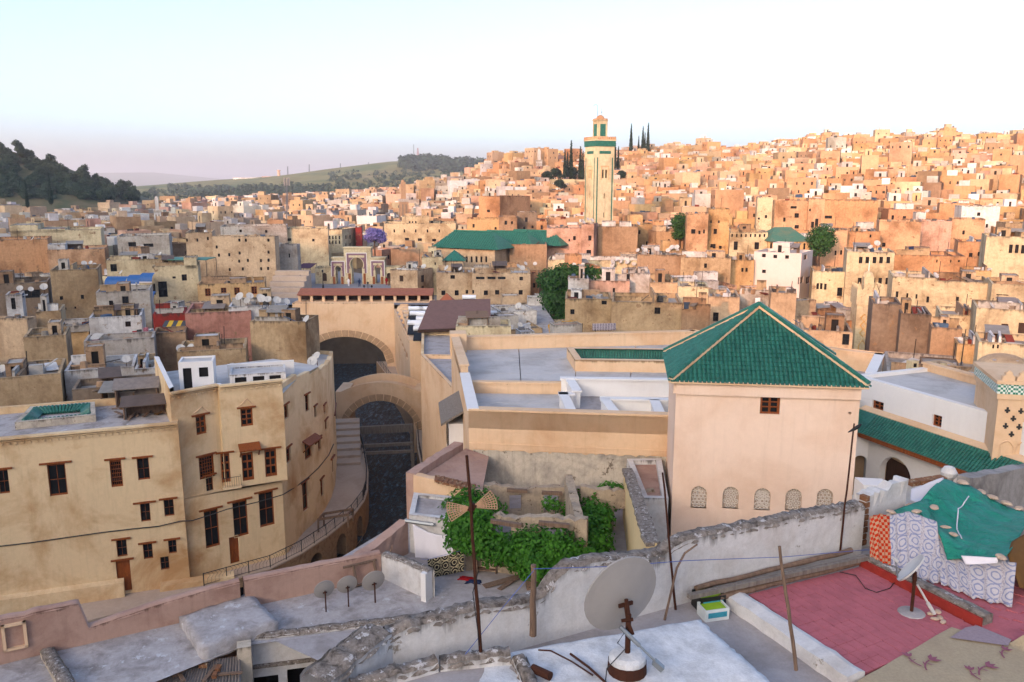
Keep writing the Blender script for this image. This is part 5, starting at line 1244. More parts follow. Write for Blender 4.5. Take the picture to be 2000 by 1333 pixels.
H(995, 1068, 478, 176, 512, 'brown', 'low brown rough house beside the green mosque roofs', D=9)
H(1070, 1330, 508, 158, 530, 'cream', 'very long low house lined with satellite dishes', D=8, prot=False)
H(1245, 1340, 498, 150, 535, 'brown', 'brown house with a slanting parapet above the dish-lined roof', D=8)
H(1330, 1428, 503, 148, 545, 'stone', 'rough house with blue onion dome on its terrace', [(1378, 520, 5, 9, 'v')], D=8)
H(1428, 1474, 508, 150, 545, 'ochre', 'ochre house with two pale barred windows', [(1450, 528, 4, 8), (1458, 528, 4, 8)], D=7)
H(1473, 1566, 492, 150, 566, 'white', 'clean white cube house with small square brown windows', [(1492, 500, 7, 7), (1514, 502, 7, 7), (1537, 503, 7, 7), (1492, 531, 7, 7)], xS=1588, yaw=-32, wside=[(1573, 503, 6, 8), (1565, 548, 7, 10), (1578, 548, 7, 10)], D=9, mat=plaster('rosy_white_plaster', 'cbbfb8', 'b8a294', .4, '8a8078', .12, .1, 1, .3, .12, .004))
H(750, 890, 437, 262, 480, 'yellow', 'long yellow palace front with paired small windows', [(x, y, 3, 6) for x in (770, 790, 812, 835, 858) for y in (452,)]+[(795, 468, 8, 5), (820, 469, 8, 5), (848, 470, 8, 5)], D=14)
H(785, 838, 424, 268, 452, 'yellow', 'raised yellow palace block with three tiny windows', [(800, 436, 3, 6), (806, 436, 3, 6), (812, 436, 3, 6)], D=10)
H(935, 976, 384, 268, 440, 'orange', 'tall sunlit orange tower house above the mosque', [(954, 413, 6, 5)], xS=1036, yaw=-35, D=10)
H(912, 974, 428, 240, 462, 'ochre', 'ochre house with small windows above the mosque roofs', [(925, 442, 4, 7), (968, 447, 4, 5)], D=10)
H(974, 1010, 424, 238, 462, 'brown', 'brown tall house with paired windows above the mosque roofs', [(988, 436, 5, 8), (1000, 436, 4, 6)], D=10)
H(1010, 1048, 415, 244, 462, 'dark', 'dark banded stone house beside the ochre corner block', [(1028, 430, 5, 9), (1024, 446, 4, 5), (1040, 444, 4, 5)], D=10)
H(1048, 1068, 432, 236, 470, 'orange', 'narrow orange house between the dark house and the rosy block', [(1058, 445, 4, 8)], D=9)
# ---- right
H(1342, 1384, 418, 176, 500, 'peach', 'tall sunlit peach house with a tin hood over its window', [(1354, 453, 8, 9), (1366, 455, 4, 7), (1375, 453, 3, 8)], D=10)
H(1384, 1426, 409, 178, 500, 'ochre', 'tall sunlit ochre house with three low barred windows', [(1389, 434, 3, 5), (1404, 434, 3, 5), (1397, 453, 6, 10), (1384+6, 481, 5, 7), (1395, 482, 5, 9), (1407, 484, 5, 6)], D=10)
H(1426, 1500, 454, 170, 500, 'yellow', 'pale yellow house with a small tiled dome hood', [(1437, 481, 7, 17), (1478, 481, 8, 14)]+[(1430+k*9, 461, 3, 6) for k in range(8)], D=9)
H(1500, 1582, 472, 166, 500, 'ochre', 'low ochre pavilion house under a green hipped roof', [(1506+k*13, 482, 3, 12) for k in range(6)], D=9)
H(1600, 1656, 450, 168, 560, 'peach', 'sunlit peach house with a ragged dark roof edge behind the round tree', [(1632, 495, 3, 9), (1643, 494, 3, 9)], D=10)
H(1656, 1720, 452, 170, 500, 'orange', 'sunlit orange house with dark streaks along its parapet', [(1700, 462, 3, 6)], D=10)
H(1718, 1800, 433, 176, 495, 'peach', 'large plain sunlit house with a toothed dark parapet', [(1726, 479, 6, 8)], D=10)
H(1800, 1860, 432, 185, 480, 'rose', 'rosy blank house with a white terrace wall above', D=9)
H(1860, 1925, 428, 190, 470, 'peach', 'peach house with a single window below the upper terraces', [(1882, 455, 4, 8)], D=9)
H(1872, 1930, 472, 160, 520, 'orange', 'weathered orange house with two small windows and a dark roof edge', [(1896, 499, 6, 8), (1913, 497, 6, 8)], D=8)
H(1927, 2040, 462, 140, 560, 'yellow', 'tall yellow house with dishes bracketed to its wall', [(1974, 487, 5, 17), (1986, 487, 5, 17), (1998, 488, 5, 17)], D=10)
H(1655, 1748, 492, 138, 600, 'yellow', 'yellow apartment house with two rows of narrow brown windows', [(x, 509, 6, 13) for x in (1681, 1694, 1708, 1721, 1735)]+[(x, 550, 6, 13) for x in (1679, 1692, 1706, 1719, 1733)], D=10, roofcol='rose')
H(1748, 1886, 498, 136, 560, 'orange', 'long sunlit orange house with tiny slits and a cluttered roof', [(1830, 511, 2, 6), (1857, 511, 2, 6), (1873, 511, 3, 4)], D=10, roofcol='rose')
H(1744, 1830, 541, 122, 640, 'yellow', 'broad yellow house with four slit windows behind the little minaret', [(1752, 576, 4, 12), (1772, 578, 3, 9), (1790, 580, 3, 9), (1812, 586, 4, 12)], D=10)
H(1826, 1938, 549, 120, 630, 'yellow', 'wide yellow house wall with one dark window and a round stain', [(1870, 585, 5, 9)], D=10)
H(1880, 1937, 528, 128, 560, 'ochre', 'small ochre house on a roof with a brown hatch', [(1902, 534, 7, 5, 'v')], D=7)
H(1938, 2040, 555, 112, 610, 'yellow', 'yellow corner house with rooftop bushes and a long slot window', [(1958, 577, 24, 3, 'v')], D=9)
H(1588, 1656, 530, 142, 586, 'cream', 'cream arcaded house beside the white cube house', [(1597, 560, 4, 12), (1604, 560, 4, 12), (1612, 561, 4, 12), (1640, 571, 9, 17, 'v')], D=9)
H(1560, 1606, 640, 92, 670, 'sand', 'low sandy room with a flat concrete roof among the tin roofs', [(1652, 664, 10, 18, 'v')], D=6)
H(1566, 1666, 645, 84, 676, 'sand', 'low flat house with a dark doorway behind the parapet', [(1652, 664, 12, 22, 'v')], D=6)
H(1705, 1762, 594, 92, 690, 'dark', 'tall dark stained stone block beside the little minaret', D=7, dull=1.05)
H(1760, 1820, 613, 88, 692, 'dark', 'dark stained plaster block with a cream top edge', D=7, roofcol='cream')
H(1820, 1880, 640, 84, 694, 'brown', 'low grey-brown stained wall block at the end of the dark row', D=6)
H(1908, 2040, 602, 96, 655, 'yellow', 'yellow house with red curtains under a pale awning', [(1962, 642, 12, 18, 's'), (1997, 642, 14, 22, 's')], D=8)
H(1838, 1912, 594+20, 104, 640, 'cream', 'cream low roof terrace with a tent-like sheet', D=8)
H(1870, 1912, 672, 80, 700, 'ochre', 'small ochre vent house behind the domes', D=5)
H(1912, 2040, 668, 76, 705, 'yellow', 'low yellow terrace house with chimneys behind the domes', [(1940, 678, 3, 8, 'v'), (1949, 678, 3, 8, 'v')], D=6)
H(1510, 1580, 392, 210, 450, 'peach', 'very tall sunlit peach palace wall with vent slots', [(1532, 430, 4, 8), (1556, 422, 8, 9), (1556, 444, 8, 7), (1547+k*5, 406, 2, 6) if False else (1550, 406, 12, 5)], D=14)
H(1580, 1612, 389, 206, 460, 'peach', 'sunlit peach stair tower house with long brown windows', [(1579+8, 440, 5, 12), (1595, 436, 5, 16), (1582, 411, 3, 5)], D=12)
H(1612, 1716, 392, 205, 445, 'orange', 'long sunlit orange palace flank with a row of short slots', [(1618, 425, 14, 6)], D=14)
H(1480, 1510, 386, 208, 450, 'yellow', 'slim yellow house tower with two tiny windows beside the peach palace', [(1482, 428, 4, 4), (1496, 424, 4, 6)], D=8)
# green hipped roof of the pavilion
pv = thing('pavilion_roof', (60, 166, 20), 'worn green hipped pavilion roof with a bald patch', 'roof')
q = [atY(1504, 473, 164.5), atY(1585, 473, 164.5)]; zz = q[0].z; a, b = q[0].x, q[1].x
E0, E1, E2, E3 = V3(a, 164.5, zz), V3(b, 164.5, zz), V3(b, 175.5, zz), V3(a, 175.5, zz); r0, r1 = V3(a+2.4, 170, zz+2.6), V3(b-2.4, 170, zz+2.6)
for f in ((E0, E1, r1, r0), (E1, E2, r1), (E2, E3, r0, r1), (E3, E0, r0)):
    m_ = MB(); m_.poly(f); m_.build('slope', plaster('worn_green_tile', '4f7a68', '8a7a60', .6, '3a4a40', 0, .4, 1, .3, .3, .02), pv)

# ================================================================ the mosque with green roofs
e = thing('mosque_hall', (-16, 182, 8), 'long mosque hall with parallel green tiled gable roofs', 'mosque')
def gable_roof(parent, xl, xr, ye, yr_px, Y, D, ridge_px, mat='green'): pass
def px3(px, py, Y): return atY(px, py, Y)
body_l, zb_ = front(852, 962, 490, 178, -6, 30, None)
bm, br = MB(), MB()
zw_ = atY(852, 484, 178).z
BLp = [(atY(851, 487, 178).x, 178), (atY(966, 492, 171).x, 171), (atY(966, 492, 171).x+9, 191), (atY(851, 487, 178).x+7, 199)]
aw = [pxwin(BLp[0], BLp[1], 864+k*9.5, 507, 4, 13)+('arch',) for k in range(10)]
block(bm, br, BLp, 5, zw_, 0, .3, {0: aw}, C('sand'), C('sand')); bm.build('wall', 'town', e); br.build('ceiling', 'town', e)
for k, o in enumerate(aw):
    window(e, BLp[0], BLp[1], (o[0]+o[1])/2, o[2], o[1]-o[0], o[3]-o[2]-.25, 'plain', .15, 'darkwood')
ux = Vector((BLp[1][0]-BLp[0][0], BLp[1][1]-BLp[0][1])); Lx = ux.length; ux /= Lx; uy = Vector((-ux.y, ux.x))
def RP(u, v, z): p = Vector(BLp[0])+ux*u+uy*v; return V3(p.x, p.y, z)
def hip(parent, u0, u1, v0, v1, ze, rise, inl, inr, mat='green'):
    E = [RP(u0, v0, ze), RP(u1, v0, ze), RP(u1, v1, ze), RP(u0, v1, ze)]; vm = (v0+v1)/2; r0, r1 = RP(u0+inl, vm, ze+rise), RP(u1-inr, vm, ze+rise)
    for f in ((E[0], E[1], r1, r0), (E[1], E[2], r1), (E[2], E[3], r0, r1), (E[3], E[0], r0)):
        m_ = MB(); m_.poly(f); m_.build('slope', mat, parent)
        a, b = f[0], f[1]; d = (b-a); L = d.length; d /= L; top = (f[2]+f[-1])/2 if len(f) == 4 else f[2]; n = d.cross(top-a).normalized(); up = n.cross(d); t = MB(); k = int(L/.55)
        for i in range(k):
            s = (i+.5)*L/k; p = a+d*s; Hh = (top-a).dot(up)
            if len(f) == 4: l0 = (f[3]-a).dot(d); l1 = (f[2]-a).dot(d)
            else: l0 = l1 = (f[2]-a).dot(d)
            h = Hh if l0 <= s <= l1 else (Hh*s/max(l0, .01) if s < l0 else Hh*(L-s)/max(L-l1, .01))
            t.bar(p+n*.05, p+up*h*.99+n*.05, .3, .14, up=n)
        tag(t.build('tile_rows', mat, parent), kind='stuff')
    cap_ = MB(); cap_.tube((r0+V3(0, 0, .1), r1+V3(0, 0, .1)), .22, 5); cap_.build('ridge_cap', mat, parent)
hip(e, -.6, Lx+1.2, -.8, 8.0, zw_+.05, 3.3, 3.0, 3.8)
hip(e, 3, Lx+4.5, 8.1, 15, zw_+.05, 3.0, 3, 3.2)
hip(e, 6, Lx+8, 15.1, 22, zw_+.05, 2.9, 3, 3.2)
PROT.append((848, 455, 1062, 525, 178))
# small green pyramid in front and the little tower
e = thing('small_pavilion', (-19, 165, 8), 'small square pavilion with a green pyramid roof before the mosque hall', 'pavilion')
a, b = atY(868, 510, 166), atY(905, 510, 166); q = [(a.x, 166), (b.x, 166), (b.x, 170), (a.x, 170)]; m_, r_ = MB(), MB(); block(m_, r_, q, 5, a.z, 0, .2, None, C('sand'), C('sand')); m_.build('wall', 'town', e); r_.build('ceiling', 'town', e)
ap_ = V3((a.x+b.x)/2, 168, a.z+2.0); qq = [V3(*p, a.z) for p in inset(q, -.5)]
for i in range(4): t = MB(); t.poly((qq[i], qq[(i+1) % 4], ap_)); t.build('slope', 'green', e)
H(824, 864, 503, 164, 528, 'yellow', 'low yellow crenellated house in front of the mosque hall', [(850, 516, 3, 5)], D=7)
H(836, 852, 484, 168, 506, 'cream', 'little cream turret at the corner of the mosque hall', [(844, 494, 3, 5)], D=3)

# ================================================================ great minaret
e = thing('great_minaret', (21.5, 213, 10), 'tall cream minaret with green tile bands and lantern top', 'minaret')
Ym = 210; cxm = 1161; c0 = atY(1161, 430, Ym-1.5)
a_l = atY(1141, 430, Ym+2.2); a_r = atY(1196, 430, Ym+1.2)
yawm = math.radians(24); sz = 5.35
cen = V3(c0.x+1.35, Ym+1.9, 0); ca, sa = math.cos(yawm), math.sin(yawm)
def mq(s, o=0): return [(cen.x+x*ca-y*sa, cen.y+x*sa+y*ca) for x, y in ((-s/2, -s/2), (s/2, -s/2), (s/2, s/2), (-s/2, s/2))]
ztop = atY(1168, 287, Ym).z; zga = atY(1168, 274, Ym).z; zl0 = atY(1168, 272, Ym).z; zl1 = atY(1168, 236, Ym).z
q = mq(sz); Lf = sz
def mwall(q, ed, cols): pass
mm = MB(); gm_ = MB()
wins_f = [(sz*.36, sz*.47, zga-9.3, zga-7.2, 'arch'), (sz*.53, sz*.64, zga-9.3, zga-7.2, 'arch'), (sz*.47, sz*.54, zga-14.3, zga-13, 'arch'), (sz*.47, sz*.54, zga-19, zga-17.7, 'arch'), (sz*.47, sz*.54, zga-23.4, zga-22, 'arch')]
for i in range(4):
    wall(mm, q[i], q[(i+1) % 4], 6, ztop, wins_f if i in (0, 3) else (), .4, 0, C('cream'), None)
mm.build('shaft', 'town_far', e)
for i in (0, 3):
    A, B = Vector(q[i]), Vector(q[(i+1) % 4]); d = (B-A).normalized(); n = Vector((d.y, -d.x))
    for o in wins_f:
        dk = MB(); dk.poly([(A.x+d.x*u-n.x*.35, A.y+d.y*u-n.y*.35, z) for u, z in ((o[0], o[2]), (o[1], o[2]), (o[1], o[3]), (o[0], o[3]))]); dk.build('window', 'dark', e)
    for u0, u1 in ((.07, .13), (.87, .93)):
        g = MB(); g.hexa([(*(A+d*sz*u0+n*.04), 8), (*(A+d*sz*u1+n*.04), 8), (*(A+d*sz*u1-n*.02), 8), (*(A+d*sz*u0-n*.02), 8)], [(*(A+d*sz*u0+n*.04), zga-4.3), (*(A+d*sz*u1+n*.04), zga-4.3), (*(A+d*sz*u1-n*.02), zga-4.3), (*(A+d*sz*u0-n*.02), zga-4.3)]); g.build('tile_strip', 'green', e)
    g = MB(); g.hexa([(*(A+d*sz*.2+n*.05), zga-3.4), (*(A+d*sz*.8+n*.05), zga-3.4), (*(A+d*sz*.8-n*.02), zga-3.4), (*(A+d*sz*.2-n*.02), zga-3.4)], [(*(A+d*sz*.2+n*.05), zga-2.7), (*(A+d*sz*.8+n*.05), zga-2.7), (*(A+d*sz*.8-n*.02), zga-2.7), (*(A+d*sz*.2-n*.02), zga-2.7)]); g.build('tile_panel', 'green', e)
    fr = MB()
    for u in (.3, .7): fr.bar((*(A+d*sz*u+n*.06), zga-9.8), (*(A+d*sz*u+n*.06), zga-6.4), .16, .16)
    fr.bar((*(A+d*sz*.28+n*.06), zga-6.4), (*(A+d*sz*.72+n*.06), zga-6.4), .16, .16); fr.build('window_surround', plain('minaret_trim', 'c79a70', .9), e)
g = MB(); g.hexa([(*p, ztop) for p in mq(sz+.35)], [(*p, zga-.25) for p in mq(sz+.45)]); g.build('tile_band', 'green', e)
g = MB(); g.hexa([(*p, zga-.25) for p in mq(sz+.6)], [(*p, zga+.05) for p in mq(sz+.6)], col=C('cream')); g.build('gallery', 'town_far', e)
for i in range(4):
    A, B = Vector(mq(sz+.4)[i]), Vector(mq(sz+.4)[(i+1) % 4])
    for k in range(9): p = A.lerp(B, (k+.5)/9); g = MB(); g.box(p.x, p.y, zga+.05, zga+.75, .42, .3, yawm+(math.pi/2 if i % 2 else 0), col=C('peach')); g.build('merlon', 'town_far', e)
ls = 2.7
g = MB(); g.hexa([(*p, zga+.05) for p in mq(ls)], [(*p, zl1) for p in mq(ls)], col=C('cream')); g.build('lantern', 'town_far', e)
for i in (0, 3):
    A, B = Vector(mq(ls)[i]), Vector(mq(ls)[(i+1) % 4]); d = (B-A).normalized(); n = Vector((d.y, -d.x)); g = MB()
    g.hexa([(*(A+d*ls*.22+n*.05), zga+.9), (*(A+d*ls*.78+n*.05), zga+.9), (*(A+d*ls*.78-n*.02), zga+.9), (*(A+d*ls*.22-n*.02), zga+.9)], [(*(A+d*ls*.22+n*.05), zl1-.8), (*(A+d*ls*.78+n*.05), zl1-.8), (*(A+d*ls*.78-n*.02), zl1-.8), (*(A+d*ls*.22-n*.02), zl1-.8)]); g.build('tile_panel', 'green', e)
    for k in range(6): p = A.lerp(B, (k+.5)/6); g = MB(); g.box(p.x, p.y, zl1+.15, zl1+.55, .3, .25, yawm+(math.pi/2 if i % 2 else 0), col=C('peach')); g.build('merlon', 'town_far', e)
g = MB(); g.hexa([(*p, zl1) for p in mq(ls+.3)], [(*p, zl1+.2) for p in mq(ls+.3)], col=C('cream')); g.build('lantern_cornice', 'town_far', e)
g = MB(); g.lathe([(1.15, zl1+.2), (1.1, zl1+.6), (.85, zl1+1.05), (.45, zl1+1.35), (.05, zl1+1.45)], 12, (cen.x, cen.y, 0), col=C('peach')); g.build('dome', 'town_far', e, True)
g = MB(); g.tube(((cen.x+.3, cen.y, zl1+1.4), (cen.x+.3, cen.y, zl1+3.0)), .05, 5); g.lathe([(0, zl1+1.9), (.2, zl1+2.1), (0, zl1+2.3)], 8, (cen.x+.3, cen.y, 0)); g.build('finial', 'metal', e)
g = MB(); g.tube(((cen.x-.7, cen.y, zl1), (cen.x-.7, cen.y, zl1+3.6), (cen.x-1.0, cen.y, zl1+3.9), (cen.x-1.5, cen.y, zl1+3.9), (cen.x-1.7, cen.y, zl1+3.5)), .05, 5); g.build('flag_gibbet', 'iron', e)
PROT.append((1136, 230, 1200, 436, 210))
# small minarets
def minaret(xc, yt, yb, wpx, Y, label, col='sand', green=False):
    a = atY(xc, yt, Y); b = atY(xc, yb, Y); w = wpx/F*Y; e = thing('minaret', (a.x, Y, b.z), label, 'minaret'); yw = .35
    m_ = MB(); m_.box(a.x, Y, b.z-6, a.z-2.6*w, w, w, yw, col=C(col)); m_.build('shaft', 'town_far', e)
    m_ = MB(); m_.box(a.x, Y, a.z-2.6*w, a.z-2.25*w, w*1.12, w*1.12, yw, col=C('grey')); m_.build('gallery', 'green' if green else 'town_far', e)
    m_ = MB(); m_.box(a.x, Y, a.z-2.25*w, a.z-.3*w, w*.5, w*.5, yw, col=C(col)); m_.build('lantern', 'town_far', e)
    m_ = MB(); m_.lathe([(w*.28, a.z-.3*w), (w*.2, a.z-.1*w), (0, a.z+.05*w)], 8, (a.x, Y, 0), col=C(col)); m_.build('dome', 'town_far', e)
    ca, sa = math.cos(yw), math.sin(yw)
    for k in range(4):
        for s in (-1, 1):
            m_ = MB(); x, y = s*w*.22, -w*.5-.03; m_.box(a.x+x*ca-y*sa, Y+x*sa+y*ca, a.z-2.9*w-k*2.2*w-1.5*w, a.z-2.9*w-k*2.2*w, w*.2, .08, yw, col=C('dark')); m_.build('niche', 'town_far', e)
            m_ = MB(); x, y = -w*.5-.03, s*w*.22; m_.box(a.x+x*ca-y*sa, Y+x*sa+y*ca, a.z-2.9*w-k*2.2*w-1.5*w, a.z-2.9*w-k*2.2*w, .08, w*.2, yw, col=C('dark')); m_.build('niche', 'town_far', e)
    PROT.append((xc-wpx, yt, xc+wpx, yb, Y)); return e
minaret(787, 352, 428, 16, 330, 'slender brown minaret with niches standing above the yellow palace', 'brown')
minaret(816, 352, 366, 8, 420, 'tiny far minaret stub beside the slender brown one', 'sand')
minaret(305, 384, 425, 12, 330, 'pale slim minaret among the low shaded roofs', 'white')
minaret(1053, 292, 330, 9, 470, 'white minaret on the ridge left of the great minaret', 'white')
# little crenellated minaret at the right
e = thing('minaret', (41, 108, 6), 'small pale yellow minaret with a saw-tooth crown and carved lattice panel', 'minaret')
a = atY(1681, 568, 106); b = atY(1726, 568, 106); w = b.x-a.x; cx_, cy_ = (a.x+b.x)/2, 106+w/2; yw = -.15
def rq(s): 
    c_, s_ = math.cos(yw), math.sin(yw); return [(cx_+x*c_-y*s_, cy_+x*s_+y*c_) for x, y in ((-s/2, -s/2), (s/2, -s/2), (s/2, s/2), (-s/2, s/2))]
g = MB(); g.hexa([(*p, 2) for p in rq(w)], [(*p, a.z) for p in rq(w)], col=C('yellow')); g.build('shaft', 'town', e)
g = MB(); g.hexa([(*p, a.z-1.9) for p in rq(w+.3)], [(*p, a.z) for p in rq(w+.3)], col=C('yellow')); g.build('crown_block', 'town', e)
for i in range(4):
    A, B = Vector(rq(w+.25)[i]), Vector(rq(w+.25)[(i+1) % 4])
    for k in range(5):
        p0, p1 = A.lerp(B, k/5), A.lerp(B, (k+1)/5); n = Vector((B.y-A.y, A.x-B.x)).normalized()*.2; pm_ = p0.lerp(p1, .5); g = MB()
        f = [(p0.x, p0.y, a.z), (p1.x, p1.y, a.z), (pm_.x, pm_.y, a.z+.75)]; h_ = [(x-n.x, y-n.y, z) for x, y, z in f]; g.poly(f, 0, C('yellow')); g.poly(h_[::-1], 0, C('yellow'))
        for u in range(3): v = (u+1) % 3; g.poly((f[v], f[u], h_[u], h_[v]), 0, C('yellow'))
        g.build('merlon', 'town', e)
g = MB(); g.box(cx_, cy_, a.z, a.z+1.6, 1.2, 1.2, yw, col=C('yellow')); g.lathe([(.7, a.z+1.6), (.55, a.z+2.1), (0, a.z+2.4)], 8, (cx_, cy_, 0), col=C('yellow')); g.tube(((cx_, cy_, a.z+2.3), (cx_, cy_, a.z+3.6)), .05, 4); g.build('lantern', 'town', e)
A, B = Vector(rq(w)[0]), Vector(rq(w)[1]); d = (B-A).normalized(); n = Vector((d.y, -d.x)); g = MB()
zt0 = a.z-3.6
for r_ in range(3):
    for c_ in range(2):
        p = A+d*w*(.33+.34*c_)+n*.05; z = zt0-r_*1.0; g.tube([(p.x+d.x*x*.42, p.y+d.y*x*.42, z+y*.5) for x, y in ((-1, 0), (0, 1), (1, 0), (0, -1), (-1, 0))], .06, 4)
for c_ in range(2):
    p = A+d*w*(.33+.34*c_)+n*.05; g.tube([(p.x+d.x*x, p.y+d.y*x, z) for x, z in ((-.42, zt0-5.2), (-.42, zt0-3.6), (0, zt0-2.9), (.42, zt0-3.6), (.42, zt0-5.2))], .06, 4)
tag(g.build('lattice_panel', plain('minaret_trim_yellow', 'c8a058', .9), e), kind='stuff')
PROT.append((1668, 540, 1742, 685, 106))
# hammam domes
def dome(px, py, wpx, Y, label, base=True, squash=.72):
    c = atY(px, py, Y); r = wpx/2/F*Y*1.03; e = thing('dome_roof', (c.x, Y, c.z-3), label, 'dome', 'bath house domes')
    m_ = MB(); m_.lathe([(r*math.cos(t*math.pi/16), c.z+r*squash*math.sin(t*math.pi/16)) for t in range(9)], 24, (c.x, Y+r, 0), col=C('sand')); m_.build('cupola', 'town', e, True, True)
    if base: m_ = MB(); m_.lathe([(r*1.12, c.z-3.5), (r*1.12, c.z-.2), (r, c.z)], 24, (c.x, Y+r, 0), col=C('sand', .95)); m_.build('drum', 'town', e, True, True)
    for k in range(3): t = MB(); x = c.x+math.sin(k*1.1-.9)*r*.7; m_ = t; t.lathe([(.14, 0), (.14, .12), (.0, .12)], 8, (x, Y+r-math.cos(k*1.1-.9)*r*.55, c.z+r*squash*.75)); t.build('vent', 'cement', e)
dome(1892, 748, 48, 66, 'small round bath-house dome on a square base')
dome(1855, 735, 74, 72, 'low flattened bath-house dome behind the small round one', True, .6)
dome(1990, 742, 110, 66, 'large half-hidden bath-house dome at the edge by the carved minaret')
for px, py, wpx, hpx, Y in ((1779, 745, 16, 42, 64), (1830, 752, 20, 46, 63)):
    c = atY(px, py, Y); w = wpx/F*Y; e = thing('chimney', (c.x, Y, c.z), 'square cream chimney stack with openings behind the white parapet' if px < 1800 else 'thick cream chimney shaft behind the white parapet', 'chimney'); m_ = MB(); m_.box(c.x, Y, c.z-4, c.z+hpx/F*Y, w, w, .2, col=C('cream')); m_.build('stack', 'town', e)
    for k in range(2 if px < 1800 else 0): m_ = MB(); m_.box(c.x+.06, Y-w/2-.0, c.z+.45+k*.75, c.z+.75+k*.75, .25, .05, .2); m_.build('opening', 'dark', e)
H(1735, 2010, 744, 70, 775, 'grey', 'low grey bath-house roof carrying the domes', D=14, prot=False)
H(1740, 1900, 712, 80, 740, 'grey', 'long mossy grey wall behind the bath-house domes', D=4)
# ================================================================ the square and its triple gate
pz = MB(); pz.poly([(p[0], p[1], 8.12) for p in ((-66, 141), (-42, 141), (-42, 151), (-14, 151), (-8, 165), (-14, 222), (-66, 222))]); tag(pz.build('square_paving', 'asph'), kind='structure')
YG = 183.0
e = thing('triple_gate', (-34.4, YG, 8.1), 'triple horseshoe-arched gate framed in mauve tile on the paved square', 'gate')
M['mauve'] = plain('mauve_tile', '7d5a66', .6, 0, .3, .5, 3)
def gate_block(xl, xr, yt, op, th=2.2):
    a, b = atY(xl, yt, YG), atY(xr, yt, YG); q = [(a.x, YG), (b.x, YG), (b.x, YG+th), (a.x, YG+th)]; z1 = a.z; o = pxwin(q[0], q[1], *op)
    w_ = MB(); wall(w_, q[0], q[1], 8.1, z1, [o+('shoe',)], th, 0, C('cream')); wall(w_, q[1], q[2], 8.1, z1, (), .2, 0, C('cream')); wall(w_, q[3], q[0], 8.1, z1, (), .2, 0, C('cream')); L = b.x-a.x
    wall(w_, q[2], q[3], 8.1, z1, [(L-o[1], L-o[0], o[2], o[3], 'shoe')], .02, 0, C('cream'))
    w_.poly([(*p, z1) for p in q], 0, C('cream')); w_.build('gate_wall', 'town', e)
    ua, ub = o[0]-.32, o[1]+.32; ztop = o[3]+.5; fr = MB(); t = .42
    def P(u, z, d): return (a.x+u, YG-d, z)
    def rect(u0, u1, za, zb, mt, nm, d=.06):
        m_ = MB(); m_.hexa([P(u0, za, d), P(u1, za, d), P(u1, za, -.02), P(u0, za, -.02)], [P(u0, zb, d), P(u1, zb, d), P(u1, zb, -.02), P(u0, zb, -.02)]); m_.build(nm, mt, e)
    mid = 8.1+(o[3]-8.1)*.42
    rect(ua-t, ua, mid, ztop, 'mauve', 'tile_frame'); rect(ub, ub+t, mid, ztop, 'mauve', 'tile_frame'); rect(ua-t, ub+t, ztop, ztop+t, 'mauve', 'tile_frame')
    rect(ua-.12-t, ua-t, mid, ztop+t, 'clean_white', 'white_border', .07); rect(ub+t, ub+t+.12, mid, ztop+t, 'clean_white', 'white_border', .07); rect(ua-.12-t, ub+t+.12, ztop+t, ztop+t+.15, 'clean_white', 'white_border', .07)
    rect(ua-.2, ua+.34, 8.1, mid-.1, 'wood', 'base_panel', .08); rect(ub-.34, ub+.2, 8.1, mid-.1, 'wood', 'base_panel', .08)
    sp = MB()                                               # mauve spandrels over the arch
    rows = arch_rows(o[1]-o[0], o[3]-o[2], 'shoe'); uc = (o[0]+o[1])/2
    for (za, ha), (zb, hb) in zip(rows, rows[1:]):
        za += o[2]; zb += o[2]
        if za < mid: continue
        for s in (-1, 1):
            f = [P(uc+s*(ha+.2), za, .04), P(uc+s*max((ub-ua)/2, ha+.2), za, .04), P(uc+s*max((ub-ua)/2, hb+.2), zb, .04), P(uc+s*(hb+.2), zb, .04)]; sp.poly(f if s > 0 else f[::-1])
    tag(sp.build('spandrel', 'mauve', e), kind='stuff')
    cr = MB(); cr.box((a.x+b.x)/2, YG+th/2, z1, z1+.3, L+.5, th+.5, col=C('cream')); cr.build('cornice', 'town', e)
gate_block(671, 724, 486, (697, 530, 27, 52)); gate_block(649, 671.2, 506, (660.5, 538, 13, 36)); gate_block(724.2, 751, 506, (738, 537, 13, 36))
for xl, xr, yt, ops in ((615, 648.8, 523, [(634, 542, 9, 16)]), (751.2, 790, 522, [(760, 542, 9, 16)])):
    a, b = atY(xl, yt, YG+.6), atY(xr, yt, YG+.6); w_, r_ = MB(), MB(); q = [(a.x, YG+.6), (b.x, YG+.6), (b.x, YG+4), (a.x, YG+4)]; o = [pxwin(q[0], q[1], *p)+('arch',) for p in ops]
    block(w_, r_, q, 8.1, a.z, .3, .3, {0: o}, C('cream'), C('grey')); w_.build('flank_wall', 'town', e); r_.build('flank_roof', 'town', e)
    m_ = MB(); m_.poly([(q[0][0]+u, YG+.85, z) for u, z in ((o[0][0], o[0][2]), (o[0][1], o[0][2]), (o[0][1], o[0][3]), (o[0][0], o[0][3]))]); m_.build('flank_door', 'darkwood', e)
PROT.append((560, 478, 800, 590, 180))
